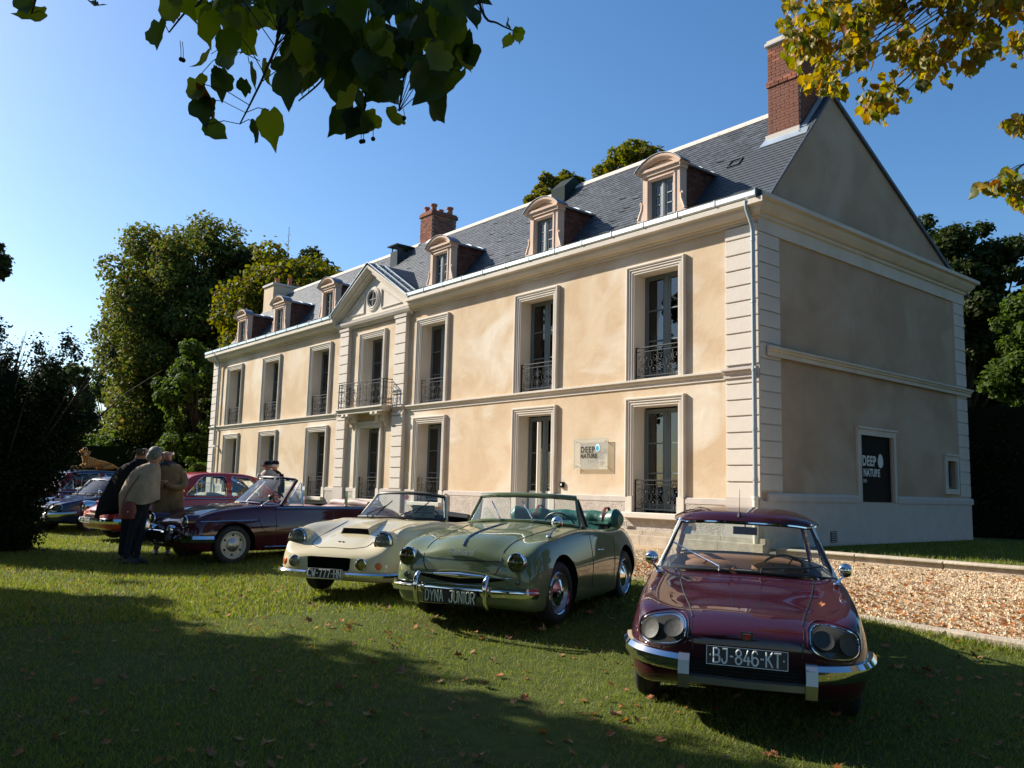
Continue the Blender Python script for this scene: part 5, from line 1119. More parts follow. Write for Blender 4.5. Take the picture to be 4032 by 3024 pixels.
for k, tx in enumerate(('DEEP CD TOURISTE', 'LE MANS', 'BONNET-PANHARD', '1962')): text_obj(tx if k else 'TYPE CD', 0.030 if k else 0.036, BLK, e, Matrix.Translation((-0.813, 0.30, 1.01-0.034*k)) @ MYX, 'sheet_lettering', 0.0005)
MB().lathe([(0, 0), (0.035, 0)], (-0.845, 0.03, 1.135), (1, 0, 0.3), 16).build('windscreen_sticker', mat('red_white_sticker', (0.55, 0.15, 0.12), 0.5), e, fixn=False)
for y in (-0.30, 0.30): seat(e, -1.50, y, 0.35, 0.44, 0.46, MT['seal'], 'seat')
steering_wheel(e, (-0.98, 0.30, .86), 0.18, 0.6); MB().prism([(-0.60, .84), (-0.80, .85), (-0.82, .78), (-0.65, .6)], -0.56, 0.56, 'y').build('dashboard', MT['seal'], e)
MB().tube([(-1.85, -0.5, .86), (-1.92, 0, .885), (-1.85, 0.5, .86)], [0.05, 0.07, 0.05], 8).build('folded_hood', MT['seal'], e, smooth=True)
place(cream, 0.72, -9.26, -0.27, -60.3)

# ---------- family saloon body: used for the maroon cabriolet, the coral saloon and the two red saloons
def pl_stations():
    return [(0.76, sec(.32, .40, .50, .46, .40, .56, .28, .58, .60)), (0.73, sec(.28, .54, .62, .46, .52, .62, .36, .635, .655)), (0.65, sec(.24, .68, .74, .48, .64, .70, .42, .69, .72)), (0.48, sec(.22, .74, .80, .52, .68, .80, .44, .755, .79)),
            (0.2, sec(.21, .77, .825, .54, .70, .875, .46, .84, .87)), (-0.25, sec(.21, .77, .83, .56, .71, .925, .48, .91, .94)), (-0.65, sec(.21, .77, .83, .57, .73, .945, .5, .955, .98)), (-1.3, sec(.21, .77, .83, .57, .76, .94, .5, .945, .95)),
            (-2.0, sec(.21, .77, .83, .57, .76, .935, .5, .94, .945)), (-2.8, sec(.22, .75, .82, .57, .71, .94, .48, .95, .955)), (-3.3, sec(.28, .68, .76, .56, .62, .88, .42, .90, .91)), (-3.6, sec(.34, .56, .64, .54, .50, .78, .3, .80, .80)), (-3.7, sec(.42, .40, .5, .54, .38, .68, .2, .69, .69))]
def pl_front(e, bv, pm, lampz=0.68, brow=False, fog=True, trim=True, wk='slot', platet=None):
    for x in (0, -2.57):
        for s in (-1, 1): wheel(e, x, 0.72, s, wk, 0.315 if wk == 'slot' else 0.30)
    for s in (-1, 1):
        MB().lathe([(0.112, 0.0), (0.118, -0.05), (0.11, -0.2), (0.07, -0.42), (0.0, -0.5)], (0.72, s*0.585, lampz), (1, 0, -0.03), 22).build('lamp_nacelle', pm, e, smooth=True)
        if brow: MB().lathe([(0.115, 0.03), (0.128, 0.0), (0.126, -0.12), (0.09, -0.30), (0.05, -0.34)], (0.80, s*0.585, lampz+0.004), (1, 0, -0.05), 22).build('lamp_brow', MT['chrome'], e, smooth=True) if False else None
        lamp(e, (0.735, s*0.585, lampz), 0.088, (1, 0, 0), depth=0.03)
        if brow:
            n = 12; G = []
            for (r, h) in ((0.108, 0.05), (0.122, 0.02), (0.128, -0.10), (0.10, -0.26), (0.05, -0.36)): G.append([(0.72+h, s*0.585+r*math.cos(PI*k/n), lampz+r*math.sin(PI*k/n)+0.004) for k in range(n+1)])
            MB().grid(G).build('lamp_brow', MT['chrome'], e, smooth=True, fixn=False)
        if fog: lamp(e, (0.86, s*0.33, 0.55), 0.062, (1, 0, 0), 'fog_lamp', depth=0.05)
        if trim:
            seam(bv, 's', [(0.55, .685), (0.0, .70), (-0.42, .705)], e, 'side_trim', 0.009, MT['chrome'], s, off=0.004)
            seam(bv, 's', [(-0.55, .27), (-1.4, .27), (-2.15, .27)], e, 'sill_trim', 0.012, MT['chrome'], s, off=0.004)
        seam(bv, 's', [(-0.45, .90), (-0.42, .70), (-0.50, .55), (-0.66, .46)], e, 'wing_seam', 0.005, s=s)
        seam(bv, 's', [(-0.72, .93), (-0.74, .6), (-0.70, .25)], e, 'door_seam', 0.005, s=s); seam(bv, 's', [(-1.85, .93), (-1.86, .6), (-1.80, .25)], e, 'door_seam', 0.005, s=s)
        seam(bv, 's', [(-0.75, .90), (-1.3, .902), (-2.6, .90)], e, 'waist_trim', 0.013, MT['chrome'], s, off=0.006)
        seam(bv, 't', [(-0.52, s*.50), (0.2, s*.44), (0.7, s*.40)], e, 'bonnet_seam', 0.004)
    bumper(e, hug(bv, -72, 72, .42, 0.1, 0.035, 25), [(0, -0.06), (0.03, -0.05), (0.05, 0.0), (0.03, 0.05), (0, 0.06)], n=44)
    MB().box(0.65, 0.80, -0.30, 0.30, 0.44, 0.535).build('grille', MT['well'], e)
def pl_loop(e, z=0.42):
    'chrome double loop in front of the grille'
    n = 40; P = [(0.90-0.03*abs(math.cos(2*PI*k/n)), 0.42*abs(math.cos(2*PI*k/n))**0.5*(1 if math.cos(2*PI*k/n) > 0 else -1), z+0.01+0.085*abs(math.sin(2*PI*k/n))**0.5*(1 if math.sin(2*PI*k/n) > 0 else -1)) for k in range(n+1)]
    MB().tube(P, 0.022, 8, cap=False).build('bumper_loop', MT['chrome'], e, smooth=True)
    MB().box(0.83, 0.90, -0.36, 0.36, z-0.06, z+0.08).build('loop_grille', MT['well'], e)
    for s in (-1, 1): MB().sphere((0.91, s*0.44, z+0.01), 0.075, 14, (0.7, 0.6, 1.15)).build('overrider', MT['seal'], e, smooth=True)
def greenhouse(e, pm, roofm, two_tone=None):
    # solid cabin shell with window openings
    def gs(x, wb, zt, wt): return (x, [(0, .90), (wb*.6, .90), (wb, .905), (wb*.995, .93), (wb*.97, .93+(zt-.93)*.35), (wb*.9+wt*.1, .93+(zt-.93)*.6), (wt*1.02, zt-.10*(zt-.9)), (wt*.9, zt-.025*(zt-.9)), (wt*.5, zt), (0, zt+.01)])
    st = [gs(-0.50, .68, .955, .60), gs(-0.62, .71, 1.02, .60), gs(-0.88, .73, 1.28, .60), gs(-1.10, .745, 1.42, .60), gs(-1.4, .75, 1.475, .60), gs(-1.9, .75, 1.49, .60), (gs(-2.4, .74, 1.46, .59)), gs(-2.75, .72, 1.36, .56), gs(-3.0, .68, 1.19, .52), gs(-3.22, .62, 1.0, .48), gs(-3.3, .58, .955, .45)]
    V, F = loft(st, 110, 60)
    def rounded(pts, r=0.07):
        out = []; n = len(pts)
        for i in range(n):
            p0 = Vector(pts[i-1]); p = Vector(pts[i]); p1 = Vector(pts[(i+1) % n]); a = p+(p0-p).normalized()*r; b = p+(p1-p).normalized()*r
            for t in (0, .33, .66, 1): out.append(tuple(a*(1-t)**2+p*2*t*(1-t)+b*t*t))
        return out
    def inside(pt, poly):
        c = False; n = len(poly); x, y = pt
        for i in range(n):
            x1, y1 = poly[i]; x2, y2 = poly[i-1]
            if (y1 > y) != (y2 > y) and x < (x2-x1)*(y-y1)/(y2-y1)+x1: c = not c
        return c
    w1 = rounded([(-0.86, .965), (-1.12, 1.28), (-1.25, 1.375), (-1.78, 1.40), (-1.80, .965)]); w2 = rounded([(-1.93, .965), (-1.92, 1.40), (-2.35, 1.375), (-2.62, 1.20), (-2.70, .965)])
    wf = rounded([(-.60, .99), (.60, .99), (.54, 1.38), (-.54, 1.38)], .1); wr = rounded([(-.50, 1.03), (.50, 1.03), (.46, 1.33), (-.46, 1.33)], .1)
    V = [Vector(v) for v in V]; keep = []
    for f in F:
        c = sum((V[i] for i in f), Vector())/len(f)
        if c.z < .92: continue
        if abs(c.y) > .5 and (inside((c.x, c.z), w1) or inside((c.x, c.z), w2)): continue
        if c.x > -1.12 and c.z < 1.40 and abs(c.y) < .64 and inside((c.y, c.z), wf): continue
        if c.x < -2.70 and inside((c.y, c.z), wr): continue
        keep.append(f)
    m = MB(); m.add(V, keep); n0 = len(m.f); ctr = Vector((-1.8, 0, 1.0)); m.mi = 1; m.add([ctr+(v-ctr)*0.965 for v in V], [f[::-1] for f in keep]); m.mi = 0
    if roofm is not pm: m.m = [2 if (k < n0 and sum(V[i].z for i in f)/len(f) > 1.395) else q for k, (f, q) in enumerate(zip(m.f, m.m))]
    link('cabin', m.mesh('cabin', [pm, MT['well'], roofm], True, 35, False), e)
    bv = BVHTree.FromPolygons([tuple(v) for v in V], F)
    for s in (-1, 1):
        for w in (w1, w2):
            P = [sy(bv, a, b, s) for a, b in w+[w[0]]]; P = [p for p in P if p]; MB().tube(P, 0.010, 5, cap=False).build('window_trim', MT['chrome'], e, smooth=True)
            c = sum(P, Vector())/len(P); m = MB(); m.add([c*1.0]+[p-Vector((0, s*.02, 0)) for p in P], [(0, i+1, (i+1) % len(P)+1) for i in range(len(P))]); m.build('side_window', MT['cglass'], e, fixn=False)
        MB().tube([(-1.12, s*.71, .96), (-1.12, s*.655, 1.28)], 0.010, 5).build('quarter_post', MT['chrome'], e)
    def fp(y, z): h, n = hit(bv, (0.5, y, z), (-1, 0, 0)); return h
    lp = [fp(a, b) for a, b in rounded([(-.60, .99), (.60, .99), (.54, 1.37), (-.54, 1.37)], .1)]; lp = [p for p in lp if p]; MB().tube(lp+[lp[0]], 0.016, 6, cap=False).build('windscreen_trim', MT['chrome'], e, smooth=True)
    c = sum(lp, Vector())/len(lp)+Vector((0.05, 0, 0)); m = MB(); m.add([c]+lp, [(0, i+1, (i+1) % len(lp)+1) for i in range(len(lp))]); m.build('windscreen', MT['cglass'], e, smooth=True, fixn=False)
    seatm = mat('grey_beige_cloth', (0.30, 0.27, 0.22), 0.9)
    seat(e, -1.75, 0, .55, 1.2, .48, seatm, 'front_seat'); seat(e, -2.55, 0, .55, 1.2, .48, seatm, 'rear_seat'); steering_wheel(e, (-1.12, .34, 1.0), .2, .6)
    MB().prism([(-0.75, .93), (-0.95, .97), (-1.0, .90), (-0.85, .7)], -0.64, 0.64, 'y').build('dashboard', MT['seal'], e)
cut_in = lambda: tub(-2.95, -0.72, 0.66, 0.45, 1.4)
# open maroon cabriolet
e = cabrio = empty('classic_cabriolet', label='dark plum open cabriolet with loop bumper and cream wheels', cat='car', group=G_CARS)
pm = paint('plum_paint', (0.048, 0.005, 0.013))
me, bv = body_mesh(pl_stations(), [pm, MT['well']], (0, -2.57), 0.375, 0.82, [cut_in()]); link('body', me, e)
pl_front(e, bv, pm); pl_loop(e)
bot = [(-0.86, -0.68, .955), (-0.62, -.45, .975), (-0.52, 0, .985), (-0.62, .45, .975), (-0.86, .68, .955)]; top = [(-1.22, -.545, 1.36), (-1.04, -.36, 1.385), (-0.98, 0, 1.395), (-1.04, .36, 1.385), (-1.22, .545, 1.36)]
pane_patch(e, bot, top, MT['cglass'], 'windscreen', frame=MT['chrome'], fr=0.015)
P = [Vector(p)+Vector((-.012, 0, .02)) for p in crom(top, 14)]; MB().tube(P, 0.026, 8).build('header_rail', pm, e, smooth=True)
for s in (-1, 1):
    MB().tube([(-0.88, s*.705, .94), (-1.07, s*.64, 1.19), (-1.24, s*.56, 1.375)], [0.045, 0.033, 0.03], 8).build('windscreen_pillar', pm, e, smooth=True)
    m = MB(); m.add([(-0.98, s*.70, .95), (-1.30, s*.585, 1.34), (-1.31, s*.70, .95)], [(0, 1, 2)]); m.build('quarter_window', MT['cglass'], e, fixn=False); MB().tube([(-1.31, s*.70, .94), (-1.31, s*.60, 1.33)], 0.010, 5).tube([(-0.98, s*.70, .95), (-1.30, s*.585, 1.34)], 0.010, 5).build('quarter_frame', MT['chrome'], e)
    m = MB(); m.grid([[(-1.33, s*.71, .93), (-1.8, s*.72, .93), (-2.35, s*.72, .93)], [(-1.40, s*.68, 1.08), (-1.8, s*.67, 1.16), (-2.35, s*.68, 1.12)]]) if s < 0 else m.grid([[(-2.2, .725, .93), (-2.6, .72, .93)], [(-2.21, .70, 1.16), (-2.5, .69, 1.06)]]); m.build('side_window', MT['cglass'], e, fixn=False)
    MB().box(-2.22, -2.17, s*.70-.012, s*.70+.012, .93, 1.20).build('window_post', MT['chrome'], e)
tan = mat('dusty_mauve_leather', (0.21, 0.10, 0.085), 0.5)
seat(e, -1.75, 0, .45, 1.2, .50, tan, 'front_seat'); seat(e, -2.55, 0, .45, 1.2, .50, tan, 'rear_seat')
MB().tube([(-2.80, y*.1-.62, .97+.01*math.sin(y)) for y in range(13)], [.05+.04*math.sin((y+.5)/13*PI) for y in range(13)], 10).build('hood_cover', mat('pale_mauve_cover', (0.36, 0.23, 0.20), .6), e, smooth=True)
MB().prism([(-0.64, .95), (-0.90, .965), (-0.94, .9), (-0.75, .7)], -0.64, 0.64, 'y').build('dashboard', MT['seal'], e); steering_wheel(e, (-1.08, .34, 1.0), .2, .6)
MB().add([(-0.80, -.05, 1.0), (-0.98, -.02, 1.06), (-0.98, .38, 1.06), (-0.80, .36, 1.0)], [(0, 1, 2, 3)]).build('information_sheet', bpy.data.materials['cream_paper'], e, fixn=False)
mirror(e, (-0.62, .80, 1.09), .045, (-0.52, .72, .95), True); MB().sphere((-0.60, .80, 1.08), .05, 14, (.6, 1.1, .9)).build('mirror_shell', MT['seal'], e, smooth=True)
wiper(e, (-.56, .2, .985), (-.66, .55, 1.01), MT['seal'], .16, .05)
place(cabrio, -4.35, -9.33, -0.31, -83.5)
# closed saloons
def saloon(label, col, roofc, x, y, z, yaw, wk='red', brow=False, fog=False, nm='classic_saloon'):
    e = empty(nm, label=label, cat='car', group=G_CARS); pm = paint(*col); rm = paint(*roofc) if roofc else pm
    me, bv = body_mesh(pl_stations(), [pm, MT['well']], (0, -2.57), 0.36, 0.82, [cut_in()]); link('body', me, e)
    pl_front(e, bv, pm, wk=wk, brow=brow, fog=fog); greenhouse(e, pm, rm)
    for s in (-1, 1): mirror(e, (-0.72, s*.86, 1.06), .045, (-0.78, s*.79, .93))
    return place(e, x, y, z, yaw), bv, pm
coral, bvc, cpm = saloon('bright red saloon with chrome lamp brows and plate EP-798-HW', ('signal_red_paint', (0.36, 0.030, 0.022)), None, -9.45, -9.19, -0.27, -83, 'red', True)
plate(coral, 'EP-798-HW', (0.90, 0, .43), .46, .11, size=.105, sx=.68, border=True, off=.002)
text_obj('Panhard', 0.085, MT['chrome'], coral, Matrix.Translation(((fx(bvc, 0, .60) or Vector((.95, 0, .6))).x+0.01, 0, .60)) @ MYX, 'script_badge', 0.004, 1.0, 0.002, shear=0.4)
# second rank of cars
bluec, _b = coupe('dark blue two door coupe behind the yew with grey bumper', ('midnight_blue_paint', (0.012, 0.022, 0.060)), ('grey_leather', (0.12, 0.12, 0.12)), None, G_CARS, 'dark', True, False)
_a = R(-64); _l = Vector((.78, .535, .60)); _p = at(120.5, 1104.2, 19.8)-Vector((math.cos(_a)*_l.x-math.sin(_a)*_l.y, math.sin(_a)*_l.x+math.cos(_a)*_l.y, _l.z))
place(bluec, _p.x, _p.y, lawn_z(_p.x, _p.y), -64)
TX, TY, TYAW = -15.0, -10.45, -80
tig, bvt, _p = saloon('dark red saloon with navy roof carrying a plush tiger', ('brick_red_paint', (0.22, 0.016, 0.020)), ('navy_roof_paint', (0.022, 0.040, 0.085)), TX, TY, -0.25, TYAW, 'red')
# ------------------------------------------------------------------ ground
def terrain(x, y):
    if y > -5.75: return None
    return lawn_z(x, y)
KY = -5.85   # kerb line between lawn and gravel
def kerb_z(x): return -0.155-0.024*max(0, min(12, x)-1.5)
def ground_grid(name, xs, ys, zf, m, kind='structure'):
    V = np.array([(x, y, zf(x, y)) for x in xs for y in ys], float); ny = len(ys); nx = len(xs)
    F = np.array([(i*ny+j, (i+1)*ny+j, (i+1)*ny+j+1, i*ny+j+1) for i in range(nx-1) for j in range(ny-1)])
    o = link(name, np_mesh(name, V, F, m, True)); o['kind'] = kind; return o
def noise_col(name, cols, scales, rough=0.95, bump=None):
    m, t, b = newmat(name); N = t.nodes; L = t.links; tc = N.new('ShaderNodeTexCoord'); cur = (*cols[0], 1)
    for c, (s, lo, hi) in zip(cols[1:], scales):
        n = N.new('ShaderNodeTexNoise'); n.inputs['Scale'].default_value = s; n.inputs['Detail'].default_value = 7; L.new(tc.outputs['Object'], n.inputs['Vector'])
        r = N.new('ShaderNodeMapRange'); r.inputs[1].default_value = lo; r.inputs[2].default_value = hi; L.new(n.outputs[0], r.inputs[0])
        x = N.new('ShaderNodeMix'); x.data_type = 'RGBA'; L.new(r.outputs[0], x.inputs[0]); x.inputs[7].default_value = (*c, 1)
        if isinstance(cur, tuple): x.inputs[6].default_value = cur
        else: L.new(cur, x.inputs[6])
        cur = x.outputs[2]
    L.new(cur, b.inputs['Base Color']); b.inputs['Roughness'].default_value = rough; b.inputs['Specular IOR Level'].default_value = 0.1
    if bump:
        n = N.new('ShaderNodeTexNoise'); n.inputs['Scale'].default_value = bump[0]; n.inputs['Detail'].default_value = 8; L.new(tc.outputs['Object'], n.inputs['Vector'])
        bp = N.new('ShaderNodeBump'); bp.inputs['Strength'].default_value = bump[1]; bp.inputs['Distance'].default_value = bump[2]; L.new(n.outputs[0], bp.inputs['Height']); L.new(bp.outputs[0], b.inputs['Normal'])
    return m
MT['turf'] = noise_col('turf_soil', [(0.085, 0.105, 0.022), (0.10, 0.08, 0.040), (0.065, 0.085, 0.018)], [(1.4, .55, .72), (9, .4, .6)], bump=(60, 1.0, 0.03))
MT['gravelm'] = noise_col('gravel_bed', [(0.45, 0.33, 0.20), (0.34, 0.24, 0.14), (0.53, 0.41, 0.27)], [(2.0, .4, .7), (45, .45, .6)], bump=(70, 1.0, 0.02))
def lawn_f(x, y):
    z = lawn_z(x, y)
    return z+0.012*math.sin(x*1.7+y*0.9)+0.010*math.sin(y*2.3-x*0.7)
xs = list(np.concatenate([np.linspace(-400, -40, 12), np.linspace(-38, 16, 110), np.linspace(20, 300, 10)])); ys = list(np.concatenate([np.linspace(-300, -22, 10), np.linspace(-21, KY, 50)]))
ground_grid('lawn', xs, ys, lawn_f, MT['turf'])
# left of the gravel the lawn runs on to the hedge
GX = -11.5
ground_grid('lawn_by_house', list(np.concatenate([np.linspace(-400, -32, 8), np.linspace(-31, GX, 40)])), list(np.linspace(KY, 0.0, 14)), lambda x, y: lawn_f(x, y) if y < -3 else lawn_f(x, y)+(y+3)/3*0.02, MT['turf'])
far = ground_grid('garden_ground', list(np.concatenate([np.linspace(-400, -32, 8), np.linspace(-30, 20, 26), np.linspace(25, 300, 8)])), list(np.concatenate([np.linspace(0.0, 14, 14), np.linspace(20, 500, 12)])), lambda x, y: -0.04 if x > -31 else lawn_z(x, y), MT['turf'])
def gravel_z(x, y):
    u = (y-KY)/(0-KY); return (kerb_z(x)-0.03)*(1-u)+(-0.15)*u+0.008*math.sin(x*2.1+y*3)
ground_grid('gravel_path', list(np.linspace(GX, 16, 60)), list(np.linspace(KY+0.1, 0.1, 14)), gravel_z, MT['gravelm'])
# kerbs, stone by stone
def kerb_run(x0, x1, y0, y1, zf, drop, L=1.0, nm='kerb_stone', lab=None, grp=None):
    k = empty('stone_kerb', ((x0+x1)/2, (y0+y1)/2, zf((x0+x1)/2)-0.1), label=lab, cat='kerb'); o = Vector(k.location); x = x0
    while x < x1-0.1:
        e = min(x1, x+L*rnd.uniform(.85, 1.1)); z = zf((x+e)/2)+rnd.uniform(-.006, .006); sl = (zf(e)-zf(x))/2
        m = MB(); m.cbox(x+.005-o.x, e-.005-o.x, y0-o.y+rnd.uniform(-.008, .008), y1-o.y, -drop-o.z+z, z-o.z, 0.018); m.v = [(a, b, c+sl*((a+o.x)-(x+e)/2)/(max(.1, (e-x)/2))) for a, b, c in m.v]
        m.build(nm, MT['kerb'], k); x = e
kerb_run(-11.5, 14, KY-0.06, KY+0.12, kerb_z, 0.35, 1.0, lab='low stone kerb between the sunlit gravel and the lawn')
kerb_run(0.28, 15, 0.06, 0.40, lambda x: 0.0, 0.3, 1.6, lab='pale kerb between gravel and the dark grass by the gable')

# shading lists for grass density: triangles, one blade each
def pts_in_view(n, x0, x1, y0, y1, dmin, dmax, powr=1.0):
    P = []; tot = 0
    while tot < n:
        k = n*3; X = NP.uniform(x0, x1, k); Y = NP.uniform(y0, y1, k); dx = X-CAM.x; dy = Y-CAM.y
        dep = dx*FWD.x+dy*FWD.y; lat = dx*_r.x+dy*_r.y; ok = (dep > dmin) & (dep < dmax) & (np.abs(lat) < dep*0.68+0.6) & (NP.uniform(0, 1, k) < np.clip((dmin+2.0)/np.maximum(dep, .1), 0, 1)**powr)
        P.append(np.stack([X[ok], Y[ok]], 1)); tot += ok.sum()
    return np.concatenate(P)[:n]
def vlawn(P):
    x, y = P[:, 0], P[:, 1]; c = np.where(y < -9.3, 0.02, 0.034); z = -0.28-0.045*np.clip(x-2.5, 0, 10)+c*(np.clip(y, -17, -3)+9.3)
    return z+0.012*np.sin(x*1.7+y*0.9)+0.010*np.sin(y*2.3-x*0.7)
def blades(P, Z, h, w, m, name, spread=0.5):
    n = len(P); a = NP.uniform(0, 2*np.pi, n); d = np.stack([np.cos(a), np.sin(a), np.zeros(n)], 1); hh = h*NP.uniform(0.5, 1.4, n); lean = NP.normal(0, spread, (n, 2))*hh[:, None]
    b = np.stack([P[:, 0], P[:, 1], Z-0.004], 1); ww = w*NP.uniform(.6, 1.3, n)[:, None]
    V = np.empty((n, 3, 3)); V[:, 0] = b-d*ww; V[:, 1] = b+d*ww; V[:, 2] = b+np.stack([lean[:, 0], lean[:, 1], hh], 1)
    return np_mesh(name, V.reshape(-1, 3), np.arange(n*3).reshape(-1, 3), m)
MT['grass'] = leafmat('grass_blades', [(0.095, 0.14, 0.018), (0.15, 0.20, 0.027), (0.20, 0.22, 0.038), (0.26, 0.23, 0.085), (0.07, 0.105, 0.017)], 0.42, 0.6, 0.25)
P = pts_in_view(330000, -30, 14, -17, KY-.08, 2.2, 32, 1.15)
patch = (np.sin(P[:, 0]*1.9+1.3*np.sin(P[:, 1]*1.1))+np.sin(P[:, 1]*2.7+1.7*np.sin(P[:, 0]*0.8)))*0.25+0.5
worn = np.exp(-(((P[:, 0]-5.6)/1.3)**2+((P[:, 1]+10.9)/.55)**2))*.8+np.exp(-(((P[:, 0]-7.3)/.9)**2+((P[:, 1]+10.2)/.5)**2))*.6
keep = NP.uniform(0, 1, len(P)) < np.clip(0.30+patch*0.9-worn, 0.04, 1); P = P[keep]
dd = np.hypot(P[:, 0]-CAM.x, P[:, 1]-CAM.y); near_ = dd < 9
o = link('grass', blades(P[near_], vlawn(P[near_]), 0.035, 0.0032, MT['grass'], 'grass', 0.6)); o['kind'] = 'stuff'; o['label'] = 'short worn grass of the foreground lawn'
o = link('grass', blades(P[~near_], vlawn(P[~near_]), 0.045, 0.0075, MT['grass'], 'grass', 0.5)); o['kind'] = 'stuff'; o['label'] = 'short green grass of the lawn under the cars'
Pk = np.stack([NP.uniform(-11, 12, 9000), KY-.06-np.abs(NP.normal(0, .05, 9000))], 1); o = link('grass', blades(Pk, vlawn(Pk), 0.08, 0.004, MT['grass'], 'grass', 0.4)); o['kind'] = 'stuff'; o['label'] = 'longer grass tufts along the foot of the kerb'
Pk = np.stack([NP.uniform(0.3, 14, 26000), NP.uniform(.42, 9, 26000)**1.0], 1); o = link('grass', blades(Pk, np.full(len(Pk), -0.04), 0.07, 0.009, MT['grass'], 'grass', 0.4)); o['kind'] = 'stuff'; o['label'] = 'dark grass in the shade beside the gable'
Pk = np.stack([NP.uniform(-31, GX, 26000), NP.uniform(KY, -0.2, 26000)], 1); o = link('grass', blades(Pk, vlawn(Pk)+.01, 0.05, 0.012, MT['grass'], 'grass', 0.4)); o['kind'] = 'stuff'; o['label'] = 'lawn grass in front of the far end of the house'
# gravel stones
MT['pebble'] = mat('gravel_stones', (0.52, 0.385, 0.24), 0.9, island=0.45, spec=0.15)
P = pts_in_view(45000, -2, 14, KY+.12, 0.02, 6, 30, 0.7); n = len(P); Z = np.array([gravel_z(x, y) for x, y in P]); s = NP.uniform(.008, .024, n)
a = NP.uniform(0, 2*np.pi, n); base = np.array([[1, 0, 0], [-.5, .87, 0], [-.5, -.87, 0], [0.1, 0, .9]]); V = np.empty((n, 4, 3))
for k in range(4): V[:, k, 0] = P[:, 0]+s*(base[k, 0]*np.cos(a)-base[k, 1]*np.sin(a)); V[:, k, 1] = P[:, 1]+s*(base[k, 0]*np.sin(a)+base[k, 1]*np.cos(a)); V[:, k, 2] = Z+s*base[k, 2]-.002
F = (np.arange(n)*4)[:, None, None]+np.array([[0, 1, 3], [1, 2, 3], [2, 0, 3]])[None]; o = link('gravel', np_mesh('gravel', V.reshape(-1, 3), F.reshape(-1, 3), MT['pebble'])); o['kind'] = 'stuff'; o['label'] = 'loose sunlit gravel between the two kerbs'
# fallen leaves
MT['deadleaf'] = leafmat('fallen_leaf', [(0.30, 0.09, 0.025), (0.42, 0.17, 0.05), (0.24, 0.11, 0.05), (0.38, 0.24, 0.10), (0.20, 0.08, 0.04)], 0.25, 0.7, 0.2)
LM = []
for k in range(4):
    v, f = leaf_shape(0.045, 0.35+0.15*k); m = MB(); m.add(v, f); me = m.mesh('fallen_leaf', None or mat('leaf_brown_%s' % 'abcd'[k], [(0.40, 0.13, 0.04), (0.30, 0.10, 0.035), (0.42, 0.25, 0.11), (0.26, 0.16, 0.09)][k], 0.75, col2=(0.20, 0.09, 0.04), scale=20, spec=0.2)); LM.append(me)
lp = []
P = pts_in_view(900, 0, 12, -14, KY-.1, 2.4, 12, 0.6)
for x, y in P:
    dens = 1.0 if (y > -11.2 and x > 2.2) else 0.45
    if rnd.random() < dens*0.75 and len(lp) < 270: lp.append((x, y))
for i, (x, y) in enumerate(lp):
    o = link('fallen_leaf', LM[i % 4], None, (x, y, lawn_f(x, y)+0.022), (rnd.uniform(-.5, .5), rnd.uniform(-.5, .5), rnd.uniform(0, 6.28)), (s_ := rnd.uniform(.5, 1.15), s_, s_))
    col_ = ('orange brown', 'dark rust', 'pale tan', 'dull brown')[i % 4]; wh_ = 'near the front bumper of the maroon car' if (x > 4.6 and y < -9.3 and y > -11.6) else 'between the maroon and the green car' if (x > 3.2 and y >= -9.3) else 'in front of the green cabriolet' if (x > 1.6 and y > -11.2) else 'in the dark shade at the bottom of the picture' if y <= -11.2 else 'on the sunlit lawn before the cream roadster'
    tag(o, '%s fallen leaf lying %s' % (col_, wh_), 'leaf', 'fallen leaves scattered on the lawn')
def leaf_field(P, Zf, size, name, label, m):
    n = len(P); v, f = leaf_shape(1.0, 0.3); v = np.array(v)[1:]; k = len(v); a = NP.uniform(0, 6.28, n); s = size*NP.uniform(.5, 1.1, n); tx = NP.normal(0, .35, n); ty = NP.normal(0, .35, n)
    V = np.empty((n, k, 3)); X = v[None, :, 0]*s[:, None]; Y = v[None, :, 1]*s[:, None]
    V[:, :, 0] = P[:, 0:1]+X*np.cos(a)[:, None]-Y*np.sin(a)[:, None]; V[:, :, 1] = P[:, 1:2]+X*np.sin(a)[:, None]+Y*np.cos(a)[:, None]; V[:, :, 2] = Zf[:, None]+v[None, :, 2]*s[:, None]+X*tx[:, None]+Y*ty[:, None]+size*.35
    o = link(name, np_mesh(name, V.reshape(-1, 3), np.arange(n*k).reshape(n, k), m)); o['kind'] = 'stuff'; o['label'] = label; return o
P = pts_in_view(3600, 0, 14, KY+.1, -.05, 5, 28, 0.6); w = NP.uniform(0, 1, len(P)) < np.where(P[:, 1] < -3, 1.0, 0.35); P = P[w]; leaf_field(P, np.array([gravel_z(x, y) for x, y in P]), .035, 'leaf_litter', 'brown leaf litter strewn over the gravel', MT['deadleaf'])
P = pts_in_view(1100, -6, 12, -14.4, KY-.1, 2.4, 26, 0.5); leaf_field(P, vlawn(P), .032, 'leaf_litter', 'small curled leaves deep in the lawn grass', MT['deadleaf'])
